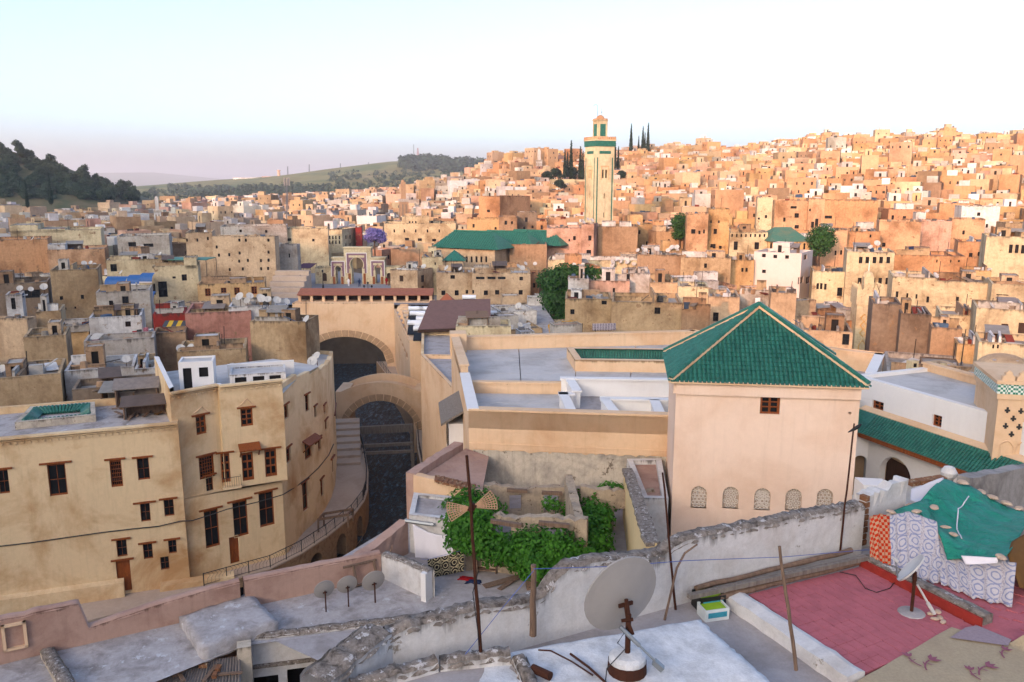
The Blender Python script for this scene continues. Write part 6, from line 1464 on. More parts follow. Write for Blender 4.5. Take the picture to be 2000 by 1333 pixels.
# low stepped bank and purple canopy at the left of the square
e = thing('stepped_bank', (-55, 165, 8), 'long pale stepped bank edging the square', 'steps')
for k in range(5): m_ = MB(); a = atY(516, 575, 160); b = atY(585, 575, 160); m_.hexa([(a.x, 160+k*2, 8.1), (b.x, 160+k*2, 8.1), (b.x, 162+k*2, 8.1), (a.x, 162+k*2, 8.1)], [(a.x, 160+k*2, 9.0+k*.9), (b.x, 160+k*2, 9.0+k*.9), (b.x, 162+k*2, 9.0+k*.9), (a.x, 162+k*2, 9.0+k*.9)]); m_.build('step', 'palestep' if 'palestep' in M else 'walkway', e)
PROT.append((510, 530, 590, 600, 160))
def canopy(name, corners, zdrop, mat, label, posts=True, th=.12):
    q = [Vector(c) for c in corners]; e = thing(name, (q[0].x, q[0].y, q[0].z-2.5), label, 'canopy'); m_ = MB(); m_.hexa([p-V3(0, 0, th) for p in q], q); m_.build('sheet', mat, e)
    if posts:
        for p in q: m_ = MB(); m_.tube((p-V3(0, 0, zdrop), p-V3(0, 0, th)), .06, 5); m_.build('post', 'iron', e)
    return e
def canopy_px(name, x0, x1, yf, yb, Y, D, zdrop, mat, label, **k):
    a, b = atY(x0, yf, Y), atY(x1, yf, Y); zb = atY(x0, yb, Y+D).z; return canopy(name, [(a.x, Y, a.z), (b.x, Y, a.z), (b.x, Y+D, zb), (a.x, Y+D, zb)], zdrop, mat, label, **k)
M['blue'] = plain('blue_tarpaulin', '2a5a94', .5, 0, .3, .4, 2); M['teal'] = plain('teal_sheet', '3f7a66', .6, 0, .3, .3, 2); M['purple'] = plain('purple_canvas', '5a3848', .8, 0, .1, .3, 2)
M['tin'] = plain('grey_tin', '8b867f', .75, .15, .3, .6, 1.5); M['tindark'] = plain('rusty_tin', '6a5a50', .7, .3, .3, .7, 1.5)
canopy_px('terrace_canopy', 318, 402, 508, 503, 146, 5, 3, 'teal', 'flat green canopy on thin posts over the yellow terrace')
canopy_px('cafe_canopy', 579, 606, 524, 515, 180, 6, 3, 'purple', 'dark purple sloping canopy at the edge of the square')
for k, (x0, x1, y0) in enumerate(((204, 245, 559), (247, 272, 556), (272, 297, 552), (277, 300, 588))):
    a, b = atY(x0, y0, 138), atY(x1, y0, 138); zt_ = a.z+1.4; e = thing('blue_awning', (a.x, 138, a.z-1), 'curved blue awning over the doors of the yellow house', 'awning', 'blue awnings'); m_ = MB()
    n = 6
    for i in range(n):
        t0, t1 = i/n*math.pi/2, (i+1)/n*math.pi/2; y0_, z0_, y1_, z1_ = 139.6-1.6*math.cos(t0), a.z+1.4*math.sin(t0), 139.6-1.6*math.cos(t1), a.z+1.4*math.sin(t1)
        m_.poly(((a.x, y0_, z0_), (b.x, y0_, z0_), (b.x, y1_, z1_), (a.x, y1_, z1_)))
    m_.build('cover', 'blue', e)
    m_ = MB(); m_.bar((a.x, 138, a.z), (b.x, 138, a.z), .08, .15); m_.build('front_bar', 'cloth_white', e)
PROT.append((190, 535, 300, 600, 138))
# striped awning of the little red house
e = thing('striped_awning', (-37, 90, 9), 'grey and yellow striped awning on the little red house', 'awning'); st = MB()
a, b = atY(316, 646, 90.8), atY(360, 646, 90.8); zt_ = atY(316, 631, 90.8).z; M['awn1'] = plain('awning_grey', '3c4148', .8); M['awn2'] = plain('awning_yellow', 'b8962c', .8)
for k in range(5):
    x0, x1 = a.x+(b.x-a.x)*k/5, a.x+(b.x-a.x)*(k+1)/5; m_ = MB(); m_.hexa([(x0, 90.3, a.z), (x1, 90.3, a.z), (x1, 91.9, zt_), (x0, 91.9, zt_)], [(x0, 90.3, a.z+.05), (x1, 90.3, a.z+.05), (x1, 91.9, zt_+.05), (x0, 91.9, zt_+.05)]); m_.build('stripe', 'awn1' if k % 2 == 0 else 'awn2', e)
# red tile roof with skylight and solar tanks
e = thing('brown_tile_roof', (-8, 120, 10), 'long brown tiled roof with a peaked red skylight and pale joints', 'roof')
zA = 11.2; q = [atZ(846, 655, zA), atZ(905, 655, zA), atZ(903, 606, zA), atZ(848, 606, zA)]; q = [(p.x, p.y) for p in q]
m_ = MB(); m_.hexa([(*p, 0) for p in q], [(*p, zA) for p in q]); m_.build('slab', plaster('brown_roof_tile', '7d6860', '5f4c44', .6, '463a34', 0, .3, 1, .4, 0, .02), e)
c = atZ(873, 612, zA); m_ = MB(); sq = [(c.x-1.9, c.y-1.9), (c.x+1.9, c.y-1.9), (c.x+1.9, c.y+1.9), (c.x-1.9, c.y+1.9)]; m_.hexa([(*p, zA-.1) for p in sq], [(*p, zA+1.0) for p in sq])
for i in range(4): m_.poly(((*sq[i], zA+1.0), (*sq[(i+1) % 4], zA+1.0), (c.x, c.y, zA+3.0)))
m_.build('skylight', plain('brick_red_skylight', '9c5a40', .8, 0, .2, .4), e)
for f in (.33, .66):
    m_ = MB(); A_, B_ = Vector(q[0]).lerp(Vector(q[1]), f), Vector(q[3]).lerp(Vector(q[2]), f); m_.bar((A_.x, A_.y, zA+.04), (B_.x, B_.y, zA+.04), .22, .1); m_.build('joint', 'clean_white', e)
PROT.append((800, 590, 910, 665, 108))
bs = thing('solar_roof_base', (-12, 120, 8), 'low cream roof carrying a row of solar water tanks', 'house'); m_ = MB()
q = [atZ(800, 665, 10.2), atZ(846, 665, 10.2), atZ(848, 606, 10.2), atZ(785, 606, 10.2)]; m_.hexa([(p.x, p.y, 0) for p in q], [(p.x, p.y, 10.2) for p in q]); m_.build('block', 'peach', bs)
def solar(loc, label, group):
    e = thing('solar_water_heater', loc, label, 'water tank', group); x, y, z = loc; m_ = MB(); m_.tube(((x-1.1, y+.5, z+1.5), (x+1.1, y+.5, z+1.5)), .36, 10); m_.build('tank', 'tank', e, True)
    m_ = MB(); m_.hexa([(x-1, y-1.2, z+.15), (x+1, y-1.2, z+.15), (x+1, y+.4, z+1.2), (x-1, y+.4, z+1.2)], [(x-1, y-1.2, z+.25), (x+1, y-1.2, z+.25), (x+1, y+.4, z+1.3), (x-1, y+.4, z+1.3)]); m_.build('collector', 'glass', e)
    for s in (-.9, .9): m_ = MB(); m_.tube(((x+s, y+.5, z), (x+s, y+.5, z+1.3)), .05, 5); m_.build('leg', 'metal', e)
for px, py in ((812, 618), (833, 618), (828, 630), (828, 640), (826, 652), (824, 660), (815, 628), (812, 648)):
    solar(tuple(atZ(px, py+6, 10.2)), 'white cylindrical solar water heater beside the brown tiled roof', 'solar heaters by the brown roof')
for px, py, z in ((916, 600, 10.5), (931, 612, 10.5), (931, 632, 10.5), (956, 634, 10.5)):
    solar(tuple(atZ(px, py, z)), 'white solar water heater on the cluttered flat roofs', 'solar heaters on the cluttered roofs')
q = [atZ(905, 662, 10.5), atZ(1105, 662, 10.5), atZ(1060, 596, 10.5), atZ(900, 596, 10.5)]
e = thing('flat_roof_block', (0, 110, 5), 'wide low block of joined flat roofs strewn with junk', 'house'); m_ = MB(); m_.hexa([(p.x, p.y, 0) for p in q], [(p.x, p.y, 10.5) for p in q]); m_.build('roof', 'roofold', e)

# ================================================================ trees
def leaves(lobes, n, size, rnd, flat=.5, out=None):
    mb = out or MB(); vol = [l[3]*l[4]*l[5] for l in lobes]; tot = sum(vol)
    for l, v in zip(lobes, vol):
        k = int(n*v/tot)
        for _ in range(k):
            d = Vector((rnd.gauss(0, 1), rnd.gauss(0, 1), rnd.gauss(0, 1))).normalized(); r = rnd.random()**.38
            r *= 1+.16*math.sin(d.x*7+l[0]*3)*math.sin(d.y*6+l[1])*math.cos(d.z*5)
            c = Vector((l[0]+d.x*l[3]*r, l[1]+d.y*l[4]*r, l[2]+d.z*l[5]*r))
            nn = (d+Vector((rnd.uniform(-1, 1), rnd.uniform(-1, 1), rnd.uniform(-.3, 1)))*.9).normalized()
            t = nn.cross(Vector((rnd.uniform(-1, 1), rnd.uniform(-1, 1), rnd.uniform(-1, 1)))).normalized(); b = nn.cross(t); s = size*rnd.uniform(.6, 1.3)
            mb.poly((c-t*s*.5, c+b*s*.35, c+t*s*.55, c-b*s*.35))
    return mb
def trunk(pts, radii, mb=None):
    mb = mb or MB(); mb.tube(pts, radii, 7); return mb
def make_tree(name, label, lobes, n, size, mat, trunk_h, r, seed, group=None, cat='tree'):
    rnd = random.Random(seed); e = thing(name, (0, 0, 0), label, cat, group)
    leaves(lobes, n, size, rnd).build('crown', mat, e)
    tm = MB(); tm.tube(((0, 0, -1), (.05*r, 0, trunk_h*.4), (.3*r, .1*r, trunk_h)), (r, r*.8, r*.55), 7)
    for l in lobes[:5]: tm.tube(((.2*r, .1*r, trunk_h*.75), ((l[0])*.5, l[1]*.5, (trunk_h*.8+l[2])*.5), (l[0]*.9, l[1]*.9, l[2])), (r*.5, r*.3, r*.12), 5)
    tm.build('trunk', 'bark', e); return e
def rl(seed, n, R0, H0, H1, rr):
    rnd = random.Random(seed); o = []
    for i in range(n):
        a = rnd.uniform(0, 6.28); d = R0*math.sqrt(rnd.random()); z = rnd.uniform(H0, H1); k = 1-.45*max(0, (z-H0)/(H1-H0)); s = rr*rnd.uniform(.7, 1.2); o.append((d*math.cos(a)*k, d*math.sin(a)*k, z, s, s, s*.8))
    return o
def place_tree(px, py, Y, t): a = atY(px, py, Y); t.location = a; return t
c = atY(1115, 625, 128)
t = make_tree('leafy_tree', 'large bright green leafy tree rising among the middle roofs', [(-2.6, 0, 6.4, 2.6, 2.2, 2.0), (-.5, 0, 7.4, 2.6, 2.3, 1.7), (2.2, 0, 7.6, 2.4, 2, 1.3), (4.6, .5, 7.2, 1.9, 1.6, 1.1), (-2.4, -.3, 3.6, 2.3, 2, 2.2), (-1.2, 0, 1.4, 1.8, 1.6, 1.8), (.6, 0, 5.4, 2.2, 2, 1.6)], 9000, .42, 'leaf', 6, .3, 3); t.location = (c.x-.4, 128, c.z-.2)
PROT.append((1050, 512, 1110, 625, 128))
t = make_tree('round_tree', 'dark round leafy tree beside the white cube house', rl(4, 9, 1.9, 3.2, 6.6, 1.9), 4000, .42, 'leaf', 3.5, .25, 4); c = atY(1598, 528, 160); t.location = c; t.scale = (1.05, 1.05, 1.12); PROT.append((1572, 455, 1620, 525, 160))
t = make_tree('conical_tree', 'small dark green tree against the tall peach house', rl(5, 8, 1.5, 2.5, 6.0, 1.5), 3500, .4, 'leaf', 3, .22, 5); c = atY(1327, 480, 186); t.location = c; PROT.append((1306, 422, 1344, 475, 186))
t = make_tree('jacaranda_tree', 'purple flowering jacaranda tree behind the triple gate', rl(6, 10, 2.4, 3.0, 5.2, 1.5), 4500, .4, 'jacaranda', 3, .2, 6); c = atY(732, 494, 204); t.location = c; PROT.append((704, 455, 762, 492, 204))
cy = make_tree('cypress_tree', 'tall dark cypress on the ridge beside the great minaret', [(0, 0, z, .95*(1-z/15)+.25, .95*(1-z/15)+.25, 1.5) for z in range(1, 14, 1)], 2600, .5, 'cypress', 12, .18, 7, 'ridge cypresses')
cyp = [(1108, 345, 400, .8), (1115, 347, 402, 1.2), (1103, 347, 398, .9), (1133, 350, 400, 1.05), (1138, 350, 396, .9), (1200, 328, 440, 1.1), (1207, 330, 442, .8), (1232, 296, 520, 1.15), (1247, 296, 524, .65), (1255, 296, 522, 1.05), (1259, 296, 520, .8), (1265, 297, 518, 1.2), (305-205, 398, 360, .9), (54, 404, 330, .7)]
for i, (px, py, Y, s) in enumerate(cyp):
    a = atY(px, py, Y); lab = 'tall dark cypress on the ridge beside the great minaret' if i < 12 else 'dark cypress at the foot of the wooded hill'
    if i == 0: o = cy; o.location = a; o.scale = (s,)*3
    else: o = dup(cy, a, R.uniform(0, 6), s, lab, 'ridge cypresses' if i < 12 else 'hill foot cypresses')
for p in ((1095, 290, 1145, 352, 396), (1196, 290, 1212, 330, 440), (1226, 268, 1272, 298, 518)): PROT.append(p)
# hill trees
hA = make_tree('hill_tree', 'low spreading olive-green tree on the shaded wooded hill', rl(11, 8, 2.6, 2.2, 5.0, 2.0), 1500, .8, 'olive', 2.5, .25, 11, 'trees on the wooded hill')
hB = make_tree('hill_tree', 'tall upright olive-green tree on the shaded wooded hill', rl(12, 9, 2.0, 3.0, 9.0, 2.1), 1700, .85, 'olive', 5, .25, 12, 'trees on the wooded hill')
def hit(px, py, lo=300, hi=5000):
    d = ray(px, py); t = lo
    while t < hi:
        z = CZ+d[2]*t
        if z < ground(d[0]*t, d[1]*t): return Vector((d[0]*t, d[1]*t, z))
        t *= 1.012
    return None
rnd = random.Random(5); first = {0: True, 1: True}; spots = [(8, 290), (20, 292), (35, 300), (44, 302), (60, 310), (75, 310), (92, 314), (122, 320), (133, 322), (140, 325), (156, 328), (165, 340), (188, 345), (200, 352), (206, 352), (214, 352), (230, 365), (236, 366), (244, 372), (252, 376)]
for _ in range(150): x = rnd.uniform(0, 266); y0_ = 286+x*.36; spots.append((x, y0_+4+(392-y0_)*rnd.random()))
nh = 0
for i, (px, py) in enumerate(spots):
    g = hit(px, py, 330, 900)
    if g is None: continue
    k = 1 if i < 20 and i % 2 else (0 if rnd.random() < .65 else 1); s = rnd.uniform(.65, 1.15)
    o = (hA, hB)[k] if first[k] else dup((hA, hB)[k], g, 0)
    first[k] = False; o.location = g-V3(0, 0, .4); o.rotation_euler = (0, 0, rnd.uniform(0, 6)); o.scale = (s*1.1, s*1.1, s)
# far woods and hedges: masses
fw = MB()
def blob(g, r, n=26):
    leaves([(g.x, g.y, g.z+r*.6, r, r, r*.75)], n, r*.75, rnd, out=fw)
for _ in range(420):
    px = rnd.uniform(785, 975); lo = lerp_tab([(785, 318), (830, 314), (970, 324)], px); g = hit(px, lo+abs(rnd.gauss(0, 9)), 1000, 4000)
    if g is not None: blob(g, rnd.uniform(7, 13))
for _ in range(520):
    px = rnd.uniform(330, 880); g = hit(px, rnd.uniform(366, 386) if px < 640 else rnd.uniform(338, 378), 950, 3000)
    if g is not None: blob(g, rnd.uniform(3, 7), 16)
for _ in range(130):
    px = rnd.uniform(280, 700); g = hit(px, rnd.uniform(372, 398), 850, 1500)
    if g is not None: blob(g, rnd.uniform(4, 8), 20)
tag(fw.build('far_woodland', 'olive'), 'scattered woods and hedges on the far grassy hill', 'woodland', kind='stuff')
# bushes on the ridge near the cypresses
bs_ = make_tree('ridge_bush', 'broad dark bush among the ridge houses', rl(21, 7, 3.6, 1.0, 3.0, 2.0), 1500, .7, 'cypress', 1.5, .2, 21, 'ridge bushes')
for i, (px, py, Y, s) in enumerate(((1085, 350, 398, 1.1), (1120, 350, 405, 1.2), (1070, 352, 402, .9), (1212, 352, 380, .9), (1275, 305, 520, .8), (1224, 356, 378, .7), (1095, 368, 360, .8))):
    a = atY(px, py, Y)
    if i == 0: bs_.location = a; bs_.scale = (s,)*3
    else: dup(bs_, a, i*1.3, s)
# masts, pylons and the watch tower on the far hill
def mast(px, yt, yb, Y, w, label, mat='iron', lattice=True):
    a, b = atY(px, yt, Y), atY(px, yb, Y); e = thing('radio_mast', b, label, 'mast'); m_ = MB()
    for s in (-1, 1):
        for q in (-1, 1): m_.tube(((b.x+s*w, Y+q*w, b.z-6), (a.x+s*w*.3, Y+q*w*.3, a.z)), w*.12+.05, 4)
    k = 9
    for i in range(k):
        z0, z1_ = b.z+(a.z-b.z)*i/k, b.z+(a.z-b.z)*(i+1)/k; w0 = w*(1-.7*i/k); m_.tube(((b.x-w0, Y-w0, z0), (b.x+w0, Y-w0, z1_)), w*.08+.04, 4)
    m_.build('lattice', mat, e); return e
g = hit(808, 318, 1000); 
mast(808, 283, 313, 1990, 1.1, 'thin radio mast on the crest of the far hill'); mast(816, 290, 313, 1995, 2.6, 'broad red and white radio mast on the crest of the far hill', 'redpaint')
for px, yt, yb in ((665, 320, 345), (720, 318, 345), (604, 322, 345), (562, 326, 345)): mast(px, yt, yb, 1900, 1.2, 'lattice power pylon on the far grassy slope', 'iron')['group'] = 'power pylons'
e = mast(560, 350, 425, 300, .35, 'slim telephone mast rising from the shaded roofs', 'metal'); m_ = MB()
for k in range(5): a = atY(560, 357, 300); m_.box(a.x+math.cos(k*1.26)*.9, 300+math.sin(k*1.26)*.9, a.z-1.2, a.z+1.6, .35, .25, k*1.26)
tag(m_.build('antenna_panels', 'dish', e), kind='stuff')
a, b = atY(545, 333, 1850), atY(545, 347, 1850); e = thing('watch_tower', b, 'small pale tower and long white wall on the far hill crest', 'tower'); m_ = MB(); m_.lathe([(3.2, b.z-5), (3.2, a.z-2), (4.2, a.z-2), (4.2, a.z), (0, a.z)], 10, (b.x, 1850, 0), col=C('rose')); m_.box(b.x-6, 1852, b.z-8, b.z+1.5, 62, 6, .05, col=C('rose')); m_.box(b.x-60, 1850, b.z-8, b.z-1, 80, 8, .02, col=C('white')); m_.build('masonry', 'town_far', e)

# ================================================================ the rest of the town
def pip(x, y, P):
    ins = False; n = len(P)
    for i in range(n):
        (x1, y1), (x2, y2) = P[i], P[i-1]
        if (y1 > y) != (y2 > y) and x < (x2-x1)*(y-y1)/(y2-y1)+x1: ins = not ins
    return ins
FB = [(min(p[0] for p in P), min(p[1] for p in P), max(p[0] for p in P), max(p[1] for p in P), P) for P in FOOTP]
def taken(q):
    x0, x1, y0, y1 = min(p[0] for p in q), max(p[0] for p in q), min(p[1] for p in q), max(p[1] for p in q); cx, cy = (x0+x1)/2, (y0+y1)/2
    for a, b, c, d, P in FB:
        if x1 < a or x0 > c or y1 < b or y0 > d: continue
        if pip(cx, cy, P) or any(pip(p[0], p[1], P) for p in q) or any(pip(p[0], p[1], q) for p in P) or pip((a+c)/2, (b+d)/2, q): return True
    return False
def clear_of(q, z0, z1):
    """True when the block does not cover a protected view; checks its outline on the picture"""
    ps = [topx(p[0], p[1], z1) for p in q]
    if any(p is None for p in ps): return False
    xa, xb, ya = min(p[0] for p in ps), max(p[0] for p in ps), min(p[1] for p in ps); Yn = min(p[1] for p in q)
    for x0, y0, x1, y1, Y in PROT:
        if Yn < Y-1 and xb > x0+1 and xa < x1-1 and ya < y1-2: return False
    return True
PROT += [(560, 560, 850, 1100, 100), (0, 850, 700, 1200, 50), (865, 640, 1300, 960, 44), (1290, 600, 1720, 1000, 36), (1690, 690, 2000, 1000, 40)]
rnd = random.Random(42); cands = []
Y = 92.0
while Y < 1020:
    cell = 7.0 if Y < 200 else (7.4 if Y < 320 else (8.4 if Y < 550 else 11)); half = (1040/F)*Y+12; x = -half+rnd.uniform(0, cell)
    while x < half:
        w, d = cell*rnd.uniform(.72, 1.12), cell*rnd.uniform(.75, 1.05); cx, cy = x+rnd.uniform(-1, 1), Y+rnd.uniform(-1.5, 1.5); x += cell*rnd.uniform(.85, 1.1)
        if Y < 141 and -46 < cx < -1: continue
        if 138 < Y < 218 and -68 < cx < -8: continue
        if cx < -205 and Y > 400 and cx < -212+0.0*Y: continue
        if Y > 560 and cx > -90: 
            if ground(cx, cy) < ground(cx*.93, cy*.93)-2: continue
        yw = .4*math.sin(cx/60+1)+.35*math.cos(Y/80)+rnd.uniform(-.12, .12)-.15
        ca, sa = math.cos(yw), math.sin(yw); q = [(cx+a*ca-b*sa, cy+a*sa+b*ca) for a, b in ((-w/2, -d/2), (w/2, -d/2), (w/2, d/2), (-w/2, d/2))]
        if taken(q): continue
        gz = ground(cx, cy); h = rnd.choice((5, 6, 6.5, 7, 7.5, 8, 9))+rnd.uniform(-.4, .4)
        if Y > 230 and rnd.random() < .1: h += rnd.uniform(2, 5)
        ok = False
        for k in range(5):
            if clear_of(q, gz, gz+h): ok = True; break
            h -= 1.5
            if h < 2.4: break
        if not ok: continue
        px = topx(cx, cy, gz+h)
        if px is None or not -60 < px[0] < 2060: continue
        right = cx > -20+.0*Y and (cx+.25*Y) > 40
        col = rnd.choices(('sand', 'ochre', 'peach', 'orange', 'rose', 'white', 'brown', 'yellow', 'cream'), (16, 10, 28, 26, 7, 5, 11, 2, 3))[0] if right else rnd.choices(('sand', 'palegrey', 'white', 'brown', 'stone', 'cream', 'grey', 'dark', 'rose'), (26, 13, 13, 14, 12, 8, 7, 6, 8))[0]
        cands.append((Y, q, gz, h, col, w, d, right))
    Y += cell*rnd.uniform(.82, 1.0)
cands.sort(key=lambda c: c[0])
NIND = 185; used_lab = {}
big = MB()
ROOFC = ['palegrey', 'grey', 'white', 'rose', 'sand', 'palegrey']
ROOFS = []           # (x, y, z, Y, yaw) flat spots for dishes and clutter
def jit(c, rnd, a=.12): k = rnd.uniform(1-a, 1+a); return (min(c[0]*k, .9), min(c[1]*k*rnd.uniform(.96, 1.04), .9), min(c[2]*k*rnd.uniform(.93, 1.07), .9), 1)
for i, (Yc, q, gz, h, col, w, d, right) in enumerate(cands):
    c = jit(C(col, .86 if right else .95), rnd, .18); z0, z1 = gz-2.5, gz+h; par = rnd.uniform(.4, .9); rc = rnd.choice(ROOFC)
    wins = {}
    for ed, L in ((0, w), (3, d), (1, d)):
        if rnd.random() < .25: continue
        lst = []; fl = 0
        for zz in (z1-par-1.5, z1-par-4.2):
            if zz < gz+.4: continue
            n = rnd.choice((0, 0, 1, 1, 2, 3)); 
            for k in range(n):
                u = L*(k+.5)/n+rnd.uniform(-.4, .4); ww = rnd.uniform(.4, .8); hh = rnd.uniform(.6, 1.1)
                if ww/2+.2 < u < L-ww/2-.2: lst.append((u-ww/2, u+ww/2, zz-hh/2, zz+hh/2))
        if lst: wins[ed] = lst
    ex = []
    if rnd.random() < .62: ex.append((rnd.uniform(0.02, .4), rnd.uniform(.05, .5), rnd.uniform(.25, .55), rnd.uniform(.25, .45), rnd.uniform(1.7, 2.9), rnd.choice((col, 'white', 'sand', 'palegrey', col))))
    if rnd.random() < .25: ex.append((rnd.uniform(.5, .65), rnd.uniform(.4, .6), .3, .3, rnd.uniform(.7, 1.6), rnd.choice(('white', 'brown', col))))
    if i < NIND:
        nf = len(wins.get(0, []))
        where = 'on the sunlit hillside' if right and Yc > 150 else ('below the hill' if right else ('among the shaded roofs' if Yc > 150 else 'behind the river houses'))
        if rnd.random() < 0: pass
        size = 'tall' if h > 7.4 else ('low' if h < 5.2 else 'two-storey')
        det = ('with %s roof room' % WORD[ex[0][5]]) if ex else 'with bare flat roof'
        lab = '%s %s house %s, %s %s' % (size, WORD[col], det, ('%s windows' % ('no', 'one', 'two', 'three', 'four', 'five', 'six')[min(nf, 6)]), where)
        house(q, z0, z1, c, lab, wins, par, jit(C(rc, .85), rnd), group=lab+' group' if False else 'houses '+where, extra=ex)
    else:
        far = Yc > 420
        for e_ in range(4):
            if far and e_ == 2: continue
            A, B = q[e_], q[(e_+1) % 4]; big.poly(((*A, z0), (*B, z0), (*B, z1), (*A, z1)), 0, c, z1)
            for (u0, u1, za, zb) in wins.get(e_, ()):
                L = math.hypot(B[0]-A[0], B[1]-A[1]); exx, eyy = (B[0]-A[0])/L, (B[1]-A[1])/L; o = .04
                big.poly([(A[0]+exx*u+eyy*o, A[1]+eyy*u-exx*o, z) for u, z in ((u0, za), (u1, za), (u1, zb), (u0, zb))], 1, (.03, .022, .018, 1))
        q2 = inset(q, .3); zr = z1-par; cr = jit(C(rc, .85), rnd)
        for e_ in range(4):
            j = (e_+1) % 4; big.poly(((*q[e_], z1), (*q[j], z1), (*q2[j], z1), (*q2[e_], z1)), 0, c); big.poly(((*q2[j], zr), (*q2[e_], zr), (*q2[e_], z1), (*q2[j], z1)), 0, c, z1)
        big.poly([(*p, zr) for p in q2], 0, cr)
        for (fx, fy, sx, sy, hh, cc) in ex:
            ux, uy = q[1][0]-q[0][0], q[1][1]-q[0][1]; vx, vy = q[3][0]-q[0][0], q[3][1]-q[0][1]
            r4 = [(q[0][0]+ux*a+vx*b, q[0][1]+uy*a+vy*b) for a, b in ((fx, fy), (fx+sx, fy), (fx+sx, fy+sy), (fx, fy+sy))]; c2 = jit(C(cc), rnd); big.hexa([(*p, zr) for p in r4], [(*p, zr+hh) for p in r4], 0, c2, zr+hh, False)
            if rnd.random() < .5:
                A, B = r4[0], r4[1]; big.poly([(A[0]+(B[0]-A[0])*f, A[1]+(B[1]-A[1])*f-.04, z) for f, z in ((.4, zr+.1), (.6, zr+.1), (.6, zr+hh*.75), (.4, zr+hh*.75))], 1, (.03, .022, .018, 1))
        # a little roof clutter: tin sheets, tanks, laundry
        for _ in range(rnd.choice((0, 1, 2, 3))):
            f, g = rnd.uniform(.15, .85), rnd.uniform(.15, .85); p = (q[0][0]+(q[1][0]-q[0][0])*f+(q[3][0]-q[0][0])*g, q[0][1]+(q[1][1]-q[0][1])*f+(q[3][1]-q[0][1])*g)
            cc = rnd.choice((C('white'), C('white'), C('dark'), hx('4a5f78'), hx('7a3a30'), C('palegrey'), hx('54504c'))); big.box(p[0], p[1], zr, zr+rnd.uniform(.3, 1.5), rnd.uniform(.4, 2.2), rnd.uniform(.4, 1.4), rnd.uniform(0, 3), 0, cc, bottom=False)
    ROOFS.append((q, z1-par, Yc, right))
bo = big.build('distant_houses', ['town_far', 'town_far']); tag(bo, 'sea of distant flat-roofed medina houses climbing the valley and hillside', 'houses', kind='stuff')
print('TOWN', len(cands), len(big.f))
# ================================================================ near terraces
def noise_grid(name, corners, z, n, amp, mat, parent=None, side=.5, edge=.0, seed=1):
    """a hand-plastered roof: bumpy top with sides; corners counter-clockwise (x, y)"""
    rnd_ = random.Random(seed); a, b, c, d = [Vector(p) for p in corners]; m_ = MB(); g = []
    for i in range(n+1):
        row = []
        for j in range(n+1):
            p = a.lerp(b, i/n).lerp(d.lerp(c, i/n), j/n); ed = min(i, j, n-i, n-j)
            row.append((p.x+rnd_.uniform(-1, 1)*edge*(ed == 0), p.y+rnd_.uniform(-1, 1)*edge*(ed == 0), z+amp*(mathutils.noise.noise(Vector((p.x*1.3, p.y*1.3, seed)))+.4*mathutils.noise.noise(Vector((p.x*4, p.y*4, seed))))-(.06 if ed == 0 else 0)))
        g.append(row)
    for i in range(n):
        for j in range(n): m_.poly((g[i][j], g[i+1][j], g[i+1][j+1], g[i][j+1]))
    ring = [g[i][0] for i in range(n)]+[g[n][j] for j in range(n)]+[g[i][n] for i in range(n, 0, -1)]+[g[0][j] for j in range(n, 0, -1)]
    for p, q in zip(ring, ring[1:]+ring[:1]): m_.poly(((p[0], p[1], z-side), (q[0], q[1], z-side), q, p))
    return m_.build(name, mat, parent, True, True)
zF = 22.95
def P2(px, py, z): p = atZ(px, py, z); return (p.x, p.y)
fl = MB(); fl.poly([(*p, zF) for p in ((-3.2, 9.9), (-2.6, 5), (14, 5), (14, 16), (7.6, 15.6))]); tag(fl.build('terrace_floor', 'cement'), kind='structure')
e = thing('whitewashed_roof', (2, 9, zF), 'lumpy bright whitewashed roof slab under the big satellite dish', 'roof')
wr4 = [P2(900, 1390, 23.45), P2(1580, 1390, 23.45), P2(1368, 1205, 23.45), P2(942, 1282, 23.45)]
noise_grid('slab', wr4, 23.45, 34, .035, 'whitewash', e, .6, .02, 3)
